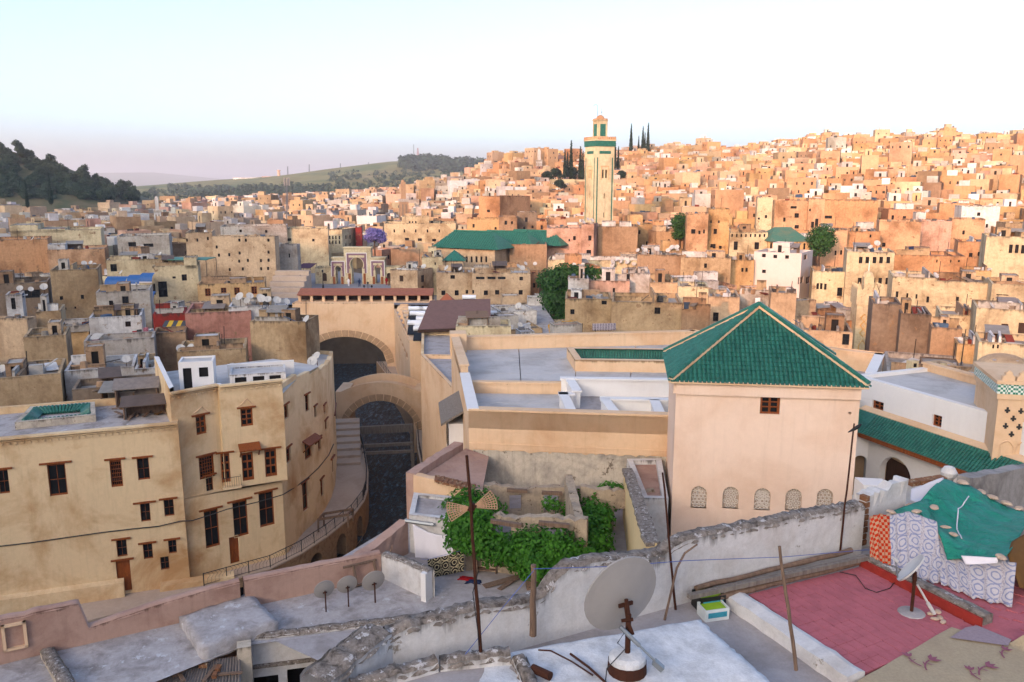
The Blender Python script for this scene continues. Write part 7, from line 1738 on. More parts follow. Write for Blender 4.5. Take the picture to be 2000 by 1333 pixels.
# --- the undulating white wall
WA, WB = (-3.4, 9.86), (6.95, 15.06)
e = thing('terrace_wall', (2, 12.4, 22), 'undulating whitewashed terrace wall with a mossy black coping', 'wall')
tops_px = ((760, 1238), (800, 1218), (880, 1198), (940, 1182), (1030, 1172), (1062, 1160), (1085, 1130), (1112, 1104), (1160, 1092), (1240, 1085), (1300, 1077), (1318, 1062), (1342, 1048), (1400, 1036), (1480, 1022), (1560, 1006), (1640, 992), (1695, 982))
LW_ = math.hypot(WB[0]-WA[0], WB[1]-WA[1]); dW = Vector(((WB[0]-WA[0])/LW_, (WB[1]-WA[1])/LW_)); nW = Vector((dW.y, -dW.x)); tl = []
for p in tops_px: u, z = onwall(*p, WA, WB); tl.append((u, z))
def ragged(parent, A, d, n, tl, z0, th, mat, capmat, step=.16, seed=3, rough=.03, capw=.08, caph=.05, name='wall'):
    rnd_ = random.Random(seed); m_ = MB(); cp_ = MB(); u = tl[0][0]; pr = None
    while u <= tl[-1][0]+1e-6:
        z = lerp_tab(tl, u)+rnd_.uniform(-rough, rough); o = rnd_.uniform(-.002, .002); a = Vector(A)+d*u
        f = a+n*o; b = a-n*(th+o); zb = z+rnd_.uniform(-rough, rough); cur = (f, b, z, zb, a+n*(capw*.6+rnd_.uniform(-.03, .03)), a-n*(th+capw*.5+rnd_.uniform(-.03, .03)), rnd_.uniform(.5, 1.2)*caph)
        if pr:
            m_.poly(((pr[0].x, pr[0].y, z0), (f.x, f.y, z0), (f.x, f.y, z), (pr[0].x, pr[0].y, pr[2])), 0, W2, max(z, pr[2])); m_.poly(((b.x, b.y, z0), (pr[1].x, pr[1].y, z0), (pr[1].x, pr[1].y, pr[3]), (b.x, b.y, zb)), 0, W2, max(zb, pr[3]))
            q0 = [(pr[4].x, pr[4].y, pr[2]-.07), (cur[4].x, cur[4].y, z-.07), (cur[5].x, cur[5].y, zb-.05), (pr[5].x, pr[5].y, pr[3]-.05)]
            mid0 = pr[4].lerp(pr[5], .5); mid1 = cur[4].lerp(cur[5], .5); t0, t1 = pr[2]+pr[6]+.03, z+cur[6]+.03
            k0, k1 = pr[4].lerp(pr[5], .22), cur[4].lerp(cur[5], .22); l0, l1 = pr[4].lerp(pr[5], .78), cur[4].lerp(cur[5], .78)
            cp_.poly((q0[0], q0[1], (k1.x, k1.y, t1-.02), (k0.x, k0.y, t0-.02))); cp_.poly(((k0.x, k0.y, t0-.02), (k1.x, k1.y, t1-.02), (l1.x, l1.y, t1), (l0.x, l0.y, t0))); cp_.poly(((l0.x, l0.y, t0), (l1.x, l1.y, t1), q0[2], q0[3]))
        pr = cur; u += step
    m_.build(name, mat, parent, False, True); cp_.build('coping', capmat, parent, True, True)
ragged(e, WA, dW, nW, [(u, z-.07) for u, z in tl], 22.2, .3, 'white', 'rough_cap', .07, 5, .014, .02, .025)
# wall's left run, turning towards the viewer
e = thing('terrace_wall', (-3, 8, 21), 'crumbling low terrace wall with a broad eroded top at the roof edge', 'wall')
u0 = tl[0][0]; S = Vector(WA)+dW*(u0+.05); E_ = Vector(P2(640, 1340, tl[0][1]-.1)); d2 = (S-E_); L2 = d2.length; d2 /= L2; n2 = Vector((d2.y, -d2.x))
ragged(e, (E_.x, E_.y), d2, n2, [(0, tl[0][1]-.1), (L2*.5, tl[0][1]-.04), (L2, tl[0][1])], 19, .5, 'white', 'rough_cap', .08, 9, .02, .03, .03)
# low parapet nearest the viewer
e = thing('near_parapet', (-1, 8, 22.5), 'low broken parapet with loose bricks around a small grey roof', 'wall')
zq = 23.55; pA, pB = Vector(P2(690, 1345, zq)), Vector(P2(860, 1298, zq)); d3 = (pB-pA); L3 = d3.length; d3 /= L3
ragged(e, (pA.x, pA.y), d3, Vector((d3.y, -d3.x)), [(0, zq), (L3, zq+.02)], 22, .22, 'white', 'rough_cap', .07, 11, .018, .02, .025)
pC = Vector(P2(1000, 1284, zq)); d3 = (pC-pB); L3 = d3.length; d3 /= L3
ragged(e, (pB.x, pB.y), d3, Vector((d3.y, -d3.x)), [(0, zq), (L3, zq+.02)], 22, .22, 'white', 'rough_cap', .07, 13, .018, .02, .025)
pD = Vector(P2(1030, 1345, zq)); d3 = (pD-pC); L3 = d3.length; d3 /= L3
ragged(e, (pC.x, pC.y), d3, Vector((d3.y, -d3.x)), [(0, zq), (L3, zq-.1)], 22, .2, 'white', 'rough_cap', .07, 14, .018, .02, .025)
gr = MB(); gr.poly([(pA.x, pA.y, zq-.12), (pD.x-.3, pD.y-1.2, zq-.12), (pD.x, pD.y, zq-.12), (pC.x, pC.y, zq-.12), (pB.x, pB.y, zq-.12)]); gr.build('roof', 'cement', e)
# --- red tiled terrace
e = thing('red_terrace', (5, 12.5, zF), 'red tiled roof terrace with pale kerbs and a small satellite dish', 'terrace')
zR = 23.1
r4 = [Vector(P2(1690, 1316, zR)), Vector(P2(1905, 1226, zR)), Vector(P2(1682, 1108, zR)), Vector(P2(1462, 1162, zR))]
bs0 = MB(); bs0.hexa([(p.x, p.y, zF-.4) for p in r4], [(p.x, p.y, zR-.012) for p in r4]); bs0.build('bed', plain('grout', '94555a', .95), e)
TM = MB(); TM.hexa([(-.5, -.5, -.02), (.5, -.5, -.02), (.5, .5, -.02), (-.5, .5, -.02)], [(-.5, -.5, .006), (.5, -.5, .006), (.5, .5, .006), (-.5, .5, .006)], bottom=False); TM = TM.mesh('tile', ['redtile'])
NU, NV = 14, 11
uA, vA = (r4[1]-r4[0]), (r4[3]-r4[0]); yt = math.atan2(uA.y, uA.x)
for i in range(NU):
    for j in range(NV):
        s, t = (i+.5)/NU, (j+.5+.0)/NV; p = r4[0].lerp(r4[1], s).lerp(r4[3].lerp(r4[2], s), t); o = link('tile', TM, e, (p.x, p.y, zR+R.uniform(-.002, .003)), yt, (uA.length/NU-.012, vA.length/NV-.012, 1))
def kerb(parent, a, b, w, h, z, mat, name='kerb', inner=None):
    a, b = Vector(a), Vector(b); d = (b-a).normalized(); n = Vector((-d.y, d.x)); L = (b-a).length; k = int(L/.18); m_ = MB(); prev = None; first_ = None
    for i in range(k+1):
        p = a+d*L*i/k; j1, j2, jz = R.uniform(-.015, .015), R.uniform(-.015, .015), R.uniform(-.012, .012); cur = [(p.x-n.x*j1, p.y-n.y*j1), (p.x+n.x*(w+j2), p.y+n.y*(w+j2)), z+h+jz]
        if prev:
            m_.poly(((*prev[0], z-.4), (*cur[0], z-.4), (*cur[0], cur[2]-.03), (*prev[0], prev[2]-.03))); m_.poly(((*cur[1], z-.4), (*prev[1], z-.4), (*prev[1], prev[2]-.03), (*cur[1], cur[2]-.03)))
            mp, mc = Vector(prev[0]).lerp(Vector(prev[1]), .3), Vector(cur[0]).lerp(Vector(cur[1]), .3); m_.poly(((*prev[0], prev[2]-.03), (*cur[0], cur[2]-.03), (mc.x, mc.y, cur[2]), (mp.x, mp.y, prev[2]))); m_.poly(((mp.x, mp.y, prev[2]), (mc.x, mc.y, cur[2]), (*cur[1], cur[2]-.03), (*prev[1], prev[2]-.03)))
        prev = cur; first_ = first_ or cur
    for cur, fl_ in ((first_, False), (prev, True)):
        f_ = [(*cur[0], z-.4), (*cur[1], z-.4), (*cur[1], cur[2]-.03), (*Vector(cur[0]).lerp(Vector(cur[1]), .3), cur[2]), (*cur[0], cur[2]-.03)]; m_.poly(f_ if fl_ else f_[::-1])
    return m_.build(name, mat, parent, False, True)
kerb(e, P2(1690, 1322, zR), P2(1446, 1160, zR), .34, .1, zR, 'white')
kerb(e, r4[2]+Vector((.02, .06)), r4[1]+Vector((.12, .02)), .24, .2, zR, 'rough_cap')
rk = MB(); a, b = r4[2]+Vector((.0, .04)), r4[1]+Vector((.1, .0)); d = (b-a).normalized(); n = Vector((d.y, -d.x)); rk.hexa([(*(a+n*.03), zR-.1), (*(b+n*.03), zR-.1), (*(b-n*.01), zR-.1), (*(a-n*.01), zR-.1)], [(*(a+n*.03), zR+.15), (*(b+n*.03), zR+.15), (*(b-n*.01), zR+.15), (*(a-n*.01), zR+.15)]); rk.build('red_skirting', 'redpaint', e)
# second red floor to the right
e2 = thing('red_terrace', (8.5, 13, zF), 'second red tiled terrace beyond the stone kerb under the tarpaulin', 'terrace')
q4 = [Vector(P2(1925, 1228, zR)), Vector(P2(2150, 1330, zR)), Vector(P2(2100, 1120, zR)), Vector(P2(1730, 1110, zR))]
b0 = MB(); b0.hexa([(p.x, p.y, zF-.4) for p in q4], [(p.x, p.y, zR-.012) for p in q4]); b0.build('bed', 'redtile', e2)
for i in range(10):
    for j in range(9):
        s, t = (i+.5)/10, (j+.5)/9; p = q4[0].lerp(q4[1], s).lerp(q4[3].lerp(q4[2], s), t); o = link('tile', TM, e2, (p.x, p.y, zR+R.uniform(-.002, .003)), yt+.2, (.235, .235, 1))
# carpet with flowers lying over the corner
def carpetmat():
    s = NT('beige_flowered_carpet'); v = s.noise(1.6, 3); n = s.noise(26, 4); c = s.mix(.35, hx('a8977c'), s.ramp(n, [(.3, .5), (.7, 1.1)]), 'MULTIPLY')
    return s.done(s.mix(s.math('MULTIPLY', s.ramp(v, [(.5, 0), (.7, 1)]), .35), c, hx('8c7a68')), .95, 0, .05)
M['carpet'] = carpetmat(); M['carpet_rose'] = plain('carpet_rose', '8f5a66', .95, 0, .05, .4, 20); M['carpet_lilac'] = plain('carpet_lilac', '97868a', .95, 0, .05, .4, 20)
e = thing('carpet', (*P2(1850, 1300, zR), zR), 'large beige carpet with rose tulips spread over the terrace corner', 'carpet')
cq = [P2(1640, 1352, zR), P2(2150, 1420, zR), P2(2090, 1285, zR), P2(1872, 1216, zR+.3), P2(1842, 1240, zR)]
def draped(pts, z0, mat, name, par, n=26, amp=.02, lift=None):
    a, b, c, d = [Vector(p) for p in pts]; m_ = MB(); g = []
    for i in range(n+1):
        g.append([]);
        for j in range(n+1):
            p = a.lerp(b, i/n).lerp(d.lerp(c, i/n), j/n); z = z0+amp*(1+mathutils.noise.noise(Vector((p.x*2.2, p.y*2.2, 1))))+(lift(p) if lift else 0); g[-1].append((p.x, p.y, z))
    for i in range(n):
        for j in range(n): m_.poly((g[i][j], g[i+1][j], g[i+1][j+1], g[i][j+1]))
    return m_.build(name, mat, par, True, True)
kA, kB = Vector(r4[2])+Vector((.02, .06)), Vector(r4[1])+Vector((.12, .02)); kd = (kB-kA).normalized(); kn = Vector((-kd.y, kd.x))
def klift(p):
    t = (Vector((p.x, p.y))-kA).dot(kn); return .22*sm((t+.12)/.12)*sm((.42-t)/.14)
draped([P2(1650, 1348, zR), P2(2180, 1440, zR), P2(2120, 1300, zR), P2(1858, 1228, zR)], zR+.012, 'carpet', 'pile', e, 40, .012, klift)
def flower(px, py, s, rot, mat):
    c0 = atZ(px, py, zR+.05); m_ = MB()
    for k in range(3):
        a = rot+(k-1)*.5; m_.poly([(c0.x+math.cos(a+x)*r*s, c0.y+math.sin(a+x)*r*s, zR+.047+.001*k+klift(c0)) for x, r in ((-.0, .05), (-.35, .5), (0, .95), (.35, .5))])
    st_ = [(c0.x-math.cos(rot+.1*k)*s*.3*k, c0.y-math.sin(rot+.1*k)*s*.3*k) for k in range(6)]
    for (x0, y0), (x1, y1) in zip(st_, st_[1:]):
        dx_, dy_ = x1-x0, y1-y0; l_ = math.hypot(dx_, dy_); ox, oy = -dy_/l_*.012, dx_/l_*.012; m_.poly(((x0-ox, y0-oy, zR+.047), (x1-ox, y1-oy, zR+.047), (x1+ox, y1+oy, zR+.047), (x0+ox, y0+oy, zR+.047)))
    for k in (2, 3): x, y = st_[k]; m_.poly([(x+math.cos(rot+w+.9*(1 if k % 2 else -1))*r*s*.6, y+math.sin(rot+w+.9*(1 if k % 2 else -1))*r*s*.6, zR+.048) for w, r in ((0, 0), (-.2, .5), (0, .95), (.2, .5))])
    m_.build('flower', mat, e)
for px, py, s, r_ in ((1815, 1290, .2, .5), (1775, 1284, .16, 1.4), (1925, 1302, .2, .3), (1895, 1310, .15, 1.2), (1960, 1270, .16, .6)): flower(px, py, s, r_, 'carpet_rose')
lb = MB(); lb.poly([(*P2(1855, 1252, zR), zR+.05), (*P2(1968, 1268, zR), zR+.05), (*P2(1975, 1256, zR), zR+.05), (*P2(1908, 1228, zR), zR+.05+klift(Vector(P2(1908, 1228, zR)))), (*P2(1885, 1232, zR), zR+.05)]); lb.build('border', 'carpet_lilac', e)
# --- timber poles lying along the wall
e_lab = ('long grey squared timber lying on top of the pile along the terrace wall', 'long rough log lying against the foot of the terrace wall', 'peeled dark log lying at the red terrace edge')
for k, (a, b, w) in enumerate((((1345, 1166), (1692, 1090), .11), ((1358, 1150), (1662, 1076), .05), ((1404, 1168), (1678, 1100), .055))):
    z = (zR+.2, zR+.13, zR+.07)[k]; A, B = atZ(*a, z), atZ(*b, z); m_ = MB()
    if k == 0: m_.bar(A, B, .1, .075)
    else:
        pts_ = [A.lerp(B, t/9)+V3(R.uniform(-.015, .015), R.uniform(-.015, .015), R.uniform(-.012, .012)) for t in range(10)]; m_.tube(pts_, [w*R.uniform(.85, 1.05) for _ in range(10)], 8)
    tag(m_.build('timber', 'oldwood' if k else 'greywood', None, k > 0, False), e_lab[k], 'timber')
# --- crates by the wall
def crate(loc, yaw, sx, sy, h, mat, label, stripe=None):
    e = thing('crate', loc, label, 'crate'); x, y, z = loc; ca, sa = math.cos(yaw), math.sin(yaw); m_ = MB()
    for ox, oy, wx, wy in ((0, -sy/2, sx, .02), (0, sy/2, sx, .02), (-sx/2, 0, .02, sy-.02), (sx/2, 0, .02, sy-.02)): m_.box(x+ox*ca-oy*sa, y+ox*sa+oy*ca, z, z+h, wx, wy, yaw)
    m_.box(x, y, z, z+.02, sx-.03, sy-.03, yaw); m_.build('box', mat, e)
    if stripe:
        m_ = MB(); m_.box(x-sa*-(sy/2+.013)*-1*1.0*-1, y-ca*(sy/2+.013), z+h*.3, z+h*.75, sx*.8, .006, yaw); m_.build('print', stripe, e)
        m_ = MB(); m_.box(x, y, z+h*.8, z+h*.86, sx-.04, sy-.04, yaw); m_.build('contents', 'limegreen', e)
M['limegreen'] = plain('lime_green_plastic', '8fb02a', .6, 0, .2, .3, 8); M['print'] = plain('teal_print', '3a8a9a', .7, 0, .2, .4, 30)
M['boxwhite'] = plain('white_carton', 'c8ccc8', .8, 0, .1, .2, 10)
crate(tuple(atZ(1392, 1204, zF)), .25, .42, .3, .2, 'boxwhite', 'white cardboard fruit box with teal print by the timber pile', 'print')
crate(tuple(atZ(1383, 1186, zF)), .25, .46, .32, .26, 'plastic_black', 'black plastic crate under the timber ends', 'print')
# --- big satellite dish
def dish(name, loc, dia, label, tilt, az, pole_h, mat, group=None, base=True, detail=True, local=False):
    """tilt: elevation of the dish axis, az: heading of its front (clockwise from +Y)"""
    e = thing(name, loc, label, 'satellite dish', group); L = Vector(loc) if not local else V3(0, 0, 0); r = dia/2
    top = L+V3(0, 0, pole_h); f = V3(math.sin(az)*math.cos(tilt), math.cos(az)*math.cos(tilt), math.sin(tilt)); rot = f.to_track_quat('Z', 'Y').to_matrix(); par_ = None if local else e
    def B(m_, nm, mt, sm_=False):
        me = m_.mesh(nm, [mt], sm_); o = bpy.data.objects.new(nm, me); COL.objects.link(o); o.parent = e; o.location = (0, 0, 0) if local else -e.location; return o
    c = top+f*(.1*dia)+V3(0, 0, r*.35)
    m_ = MB(); prof = [(.001, 0)]+[(r*t/8, .16*r*(t/8)**2) for t in range(1, 9)]; back = [(r*1.03, .16*r+.006), (r*1.03, .16*r-.02)]+[(r*t/8, .16*r*(t/8)**2-.014) for t in range(7, 0, -1)]+[(.001, -.014)]
    m_.lathe(prof+back, 28 if detail else 14, c, rot); B(m_, 'reflector', mat, True)
    m_ = MB(); m_.tube((L, top+V3(0, 0, .02)), .035*max(dia, .8), 7)
    if detail:
        m_.tube((top-V3(0, 0, .12), c-f*.05), .03, 6)
    B(m_, 'pole', 'rust')
    up = rot @ V3(0, 1, 0); lo = c+(-up if up.z > 0 else up)*r*.98+f*.16*r; foc = c+f*(r*.95)+(lo-c)*.25
    m_ = MB(); m_.tube((lo, foc), .012*dia+.006, 5); B(m_, 'feed_arm', 'metal')
    m_ = MB(); m_.bar(foc-f*.09*dia, foc+f*.05*dia, .08*dia, .08*dia); B(m_, 'receiver', 'dishwhite')
    if detail:
        m_ = MB(); s_ = rot @ V3(1, 0, 0); m_.bar(c-f*.04-s_*.1*dia+V3(0, 0, -.08), c-f*.04+s_*.1*dia+V3(0, 0, -.08), .03, .05); m_.bar(top-V3(0, 0, .05), c-f*.05-V3(0, 0, .05), .05, .06); B(m_, 'bracket', 'rust')
    return e
bd = dish('satellite_dish', tuple(atZ(1225, 1290, 23.62)), 1.12, 'big grey satellite dish on a rusty post above the whitewashed roof', math.radians(10), math.radians(-27), .66, 'dish')
bp = Vector(bd.location)
m_ = MB(); m_.lathe([(.27, -.2), (.25, .06), (.2, .1), (0, .12)], 18, bp); o = m_.build('concrete_foot', 'whitewash', bd, True)
m_ = MB(); m_.lathe([(.272, -.16), (.262, .0)], 18, bp); m_.build('rust_band', 'rust', bd)
ac0 = bp+V3(-.12, -.1, .55); ac1 = bp+V3(.34, -.22, .12); m_ = MB(); m_.tube((ac0, ac0.lerp(ac1, .55)), .03, 6); m_.tube((ac0.lerp(ac1, .5), ac1), .016, 6); m_.bar(ac1-V3(.02, 0, .0), ac1+V3(.1, -.03, -.1), .09, .07); m_.build('actuator', 'metal', bd)
m_ = MB(); m_.bar(bp+V3(-.02, -.03, .6), bp+V3(.06, -.03, .4), .035, .05); m_.bar(bp+V3(-.1, -.03, .6), bp+V3(.06, -.03, .62), .035, .035); m_.build('motor_bracket', 'rust', bd)
m_ = MB(); m_.tube([bp+V3(-.02, -.05, .5), bp+V3(-.15, -.08, .3), bp+V3(-.05, -.1, .22), bp+V3(-.3, -.2, 0), bp+V3(-.36, -.5, -.1), bp+V3(-.25, -.9, -.1)], .008, 4); m_.build('cable', 'plastic_black', bd)
# sticks and stub on the white roof
for a, b, r_, lab in (((1076, 1272), (1158, 1320), .012, 'bent iron rod lying on the whitewashed roof'), ((1114, 1278), (1185, 1336), .018, 'taped stick lying on the whitewashed roof')):
    A, B = atZ(*a, 23.5), atZ(*b, 23.5); m_ = MB(); m_.tube(([A-V3(.18, -.02, 0)] if r_ < .015 else [])+[A, A.lerp(B, .5)+V3(.01, .01, .01), B], r_, 6); tag(m_.build('stick', 'rust'), lab, 'stick')
A, B = atZ(1040, 1306, 23.52), atZ(1075, 1322, 23.52); m_ = MB(); m_.tube((A, B), .062, 10); tag(m_.build('pipe_stub', 'rust'), 'short rusty pipe stub lying by the broken parapet', 'pipe')
# --- poles
def pole(px0, py0, px1, py1, Y, r, mat, label, name='pole', n=7, z=None):
    B = atZ(px1, py1, z) if z is not None else atY(px1, py1, Y); A = atY(px0, py0, B.y); m_ = MB(); pts_ = [B.lerp(A, t/8)+V3(R.uniform(-.008, .008), R.uniform(-.008, .008), 0) for t in range(9)]
    m_.tube(pts_, [r*(1-.25*t/8)*R.uniform(.93, 1.05) for t in range(9)], n); e = thing(name, B, label, 'pole'); m_.build('shaft', mat, e, True); return e, A, B
e, A, B = pole(912, 890, 940, 1286, 0, .028, 'rust', 'tall rusty iron pole carrying a bow-tie mesh antenna', z=23.5)
# bow-tie antenna: two fans of wire mesh
def fan(c, d, L, w0, w1, par):
    d = d.normalized(); u = V3(0, 0, 1); s = d.cross(V3(0, -1, 0)).normalized(); m_ = MB(); n = 7
    for k in range(n+1):
        t = k/n*2-1; m_.tube((c+d*.05+s*t*w0, c+d*(L*(1-.08*t*t))+s*t*w1), .007, 4)
    for k in range(1, 9):
        f = k/8; m_.tube([c+d*(.05+(L*(1-.08*t*t)-.05)*f)+s*t*(w0+(w1-w0)*f) for t in (-1, -.5, 0, .5, 1)], .007, 4)
    o = m_.build('antenna_fan', 'antenna', par); o['kind'] = 'stuff'
M['antenna'] = plain('beige_antenna', 'b08d70', .7, 0, .2, .3, 8)
ctr = atY(922, 992, B.y+.05); fan(ctr, V3(-1, 0, -.2), .34, .02, .14, e); fan(ctr, V3(1, 0, .36), .34, .02, .14, e)
m_ = MB(); m_.bar(ctr-V3(.03, 0, .05), ctr+V3(.03, 0, .05), .06, .08); m_.build('clamp', 'rust', e)
m_ = MB(); m_.tube([A.lerp(B, .55)+V3(.05, -.03, 0), A.lerp(B, .66)+V3(-.05, -.04, 0), A.lerp(B, .85)+V3(-.02, -.04, 0), B+V3(-.02, -.03, .2)], .006, 4); m_.build('cable', 'plastic_black', e)
pole(1042, 1104, 1040, 1242, 0, .055, 'oldwood', 'thick wooden post tied with blue string at the terrace wall', z=23.3)
e, A, B = pole(1294, 924, 1320, 1192, 0, .022, 'rust', 'thin dark iron pole leaning on the terrace wall with a forked branch', z=zF)
fb = thing('forked_branch', atZ(1298, 1212, zF), 'forked dry branch propped against the thin iron pole', 'branch'); a, b, c = atZ(1298, 1212, zF), atY(1322, 1110, atZ(1310, 1200, zF).y), atY(1362, 1064, atZ(1310, 1200, zF).y+.1); m_ = MB(); m_.tube((a, a.lerp(b, .5), b, b.lerp(c, .5)+V3(-.04, 0, .05), c), (.024, .022, .02, .018, .014), 6); m_.build('limb', 'oldwood', fb)
pole(1522, 1068, 1556, 1310, 0, .03, 'oldwood', 'bare wooden pole standing beside the red terrace', z=zR+.05)
e, A, B = pole(1668, 828, 1640, 1082, 0, .02, 'rust', 'thin rusty pole with a perched bird beside the tower', z=zR)
# bird on the pole
bc = A.lerp(B, .05); bdm = bpy.data.meshes.new('bird'); sk = [(0, 0, 0), (.05, 0, .035), (.095, 0, .075), (.115, 0, .085), (-.06, 0, -.035), (-.13, 0, -.075)]; bdm.from_pydata([(bc.x+.03+x, bc.y+y, bc.z+.03+z) for x, y, z in sk], [(0, 1), (1, 2), (2, 3), (0, 4), (4, 5)], [])
bo_ = link('bird', bdm); tag(bo_, 'small dark bird perched near the top of the thin pole', 'bird'); md = bo_.modifiers.new('skin', 'SKIN'); 
for i, r_ in enumerate((.035, .036, .024, .006, .024, .008)): bdm.skin_vertices[0].data[i].radius = (r_, r_)
bdm.skin_vertices[0].data[0].use_root = True; sb = bo_.modifiers.new('sub', 'SUBSURF'); sb.levels = 1; sb.render_levels = 2; bdm.materials.append(M['plastic_black'])
# blue strings
M['string'] = plain('blue_string', '4a5fa0', .8)
def line(pts, label, r=.006): m_ = MB(); m_.tube(pts, r, 4); tag(m_.build('washing_line', 'string'), label, 'string')
s0 = atY(1042, 1112, 11.2); s1 = atY(1340, 1096, 12.2); s2 = atY(1690, 1075, 14.4); s3 = atY(2020, 1080, 14.0)
line([s0, s0.lerp(s1, .5)-V3(0, 0, .03), s1, s1.lerp(s2, .5)-V3(0, 0, .04), s2, s2.lerp(s3, .5)-V3(0, 0, .03), s3], 'blue washing line strung from the wooden post along the terrace wall')
line([s0-V3(0, .02, .02), atY(980, 1190, 10.8), atY(900, 1290, 10.4)], 'blue string stay running down from the wooden post')

# --- small dish on the red terrace with its stones
sd = dish('satellite_dish', tuple(atZ(1780, 1198, zR)), .56, 'small white satellite dish on a rusty post in the red terrace', math.radians(38), math.radians(-62), .62, 'dishwhite')
pc = Vector(sd.location); m_ = MB(); m_.lathe([(.22, .002), (.2, .02), (.06, .035), (0, .036)], 16, pc); m_.build('cement_pad', 'cement', sd, True)
m_ = MB(); m_.tube((pc+V3(.05, 0, .5), pc+V3(.22, -.1, .2)), .018, 6); m_.tube((pc+V3(.2, -.09, .23), pc+V3(.3, -.15, .06)), .03, 8); m_.build('actuator', 'dishwhite', sd)
def rock(loc, s, seed, label, group, mat='stone', flat=.6):
    rnd_ = random.Random(seed); m_ = MB(); n = 8; rings = []
    for i in range(5):
        ph = math.pi*i/4; rings.append([(math.cos(2*math.pi*k/n)*math.sin(ph)*s*rnd_.uniform(.8, 1.15), math.sin(2*math.pi*k/n)*math.sin(ph)*s*.65*rnd_.uniform(.8, 1.15), -math.cos(ph)*s*flat*.6*rnd_.uniform(.85, 1.1)) for k in range(n)])
    a = rnd_.uniform(0, 6); ca, sa = math.cos(a), math.sin(a)
    for A, B in zip(rings, rings[1:]):
        for k in range(n): m_.poly([(loc[0]+p[0]*ca-p[1]*sa, loc[1]+p[0]*sa+p[1]*ca, loc[2]+s*flat*.55+p[2]) for p in (A[k], A[(k+1) % n], B[(k+1) % n], B[k])])
    o = m_.build('stone', mat, None, False, True); return tag(o, label, 'stone', group)
for k, (px, py) in enumerate(((1818, 1202), (1832, 1198), (1836, 1210), (1826, 1212), (1842, 1218))): rock(atZ(px, py, zR+(.07 if k == 1 else 0)), .075, 40+k, 'loose stone in the small heap beside the small dish', 'stones in the heap by the small dish')
# cables on the red terrace
m_ = MB(); m_.tube([atZ(x, y, zR+.02) for x, y in ((1640, 1118), (1672, 1125), (1690, 1150), (1712, 1158), (1738, 1150), (1752, 1132))], .008, 4); tag(m_.build('cable', 'plastic_black'), 'black cable looping over the red tiles', 'cable')
# ================================================================ tarpaulin shelter
_s = NT('teal_tarpaulin'); _v = _s.pos((1.6, 1.1, 2.6)); _n = _s.noise(1.6, 5, _v, rough=.6, dist=1.6); _n2 = _s.noise(7, 4); _s.bump(_s.math('ADD', _n, _s.math('MULTIPLY', _n2, .12)), 1.0, .22)
M['tarp'] = _s.done(_s.mix(.5, hx('23876f'), _s.ramp(_n2, [(.3, .6), (.7, 1.05)]), 'MULTIPLY'), .6, 0, .25)
def rugmat(name, base, dark, accent, sc):
    s = NT(name); tc = s.n('ShaderNodeUVMap'); tc.uv_map = 'RUG'; mp = s.n('ShaderNodeMapping'); mp.inputs['Scale'].default_value = (sc, sc, 1); s.l(tc.outputs[0], mp.inputs[0])
    vo = s.n('ShaderNodeTexVoronoi'); vo.feature = 'F1'; vo.inputs['Scale'].default_value = 1.0; vo.inputs['Randomness'].default_value = .0; s.l(mp.outputs[0], vo.inputs['Vector'])
    d = vo.outputs['Distance']; rings = s.math('SINE', s.math('MULTIPLY_ADD', s.noise(3, 2, mp.outputs[0]), 5.0, s.math('MULTIPLY', d, 24))); wv = s.n('ShaderNodeTexWave'); wv.wave_type = 'BANDS'; wv.inputs['Scale'].default_value = .32; wv.inputs['Distortion'].default_value = 0; s.l(mp.outputs[0], wv.inputs['Vector'])
    nz = s.noise(60, 3, mp.outputs[0]); f = s.ramp(s.math('ADD', rings, s.math('MULTIPLY', s.math('SUBTRACT', nz, .5), 1.6)), [(.35, 0), (.6, 1)])
    c = s.mix(f, hx(base), hx(dark)); c = s.mix(s.ramp(wv.outputs[1], [(.86, 0), (.9, 1)], 'LINEAR'), c, s.mix(s.ramp(s.noise(9, 2, mp.outputs[0]), [(.45, 0), (.55, 1)]), hx(accent), hx(base)))
    s.bump(s.noise(2.2, 4, s.pos((1.5, 1.5, .6)), dist=.8), .8, .08); return s.done(c, .95, 0, .05)
M['rug_blue'] = rugmat('blue_white_brocade', 'b2acae', '80839a', '9a9296', 3.4)
M['rug_black'] = rugmat('black_gold_brocade', '1d1b1a', 'a89a78', '8f8468', 2.4)
M['rug_grey'] = rugmat('grey_print', '9a9098', '3a3840', 'b0a8a8', 3.0)
def checkmat():
    s = NT('red_checked_cloth'); tc = s.n('ShaderNodeUVMap'); tc.uv_map = 'RUG'; mp = s.n('ShaderNodeMapping'); mp.inputs['Scale'].default_value = (14, 16, 1); mp.inputs['Rotation'].default_value = (0, 0, .3); s.l(tc.outputs[0], mp.inputs[0])
    ck = s.n('ShaderNodeTexChecker'); ck.inputs['Scale'].default_value = 1; s.l(mp.outputs[0], ck.inputs[0]); ck.inputs[1].default_value = hx('b03018'); ck.inputs[2].default_value = hx('b08a6c'); return s.done(ck.outputs[0], .95, 0, .05)
M['check'] = checkmat()
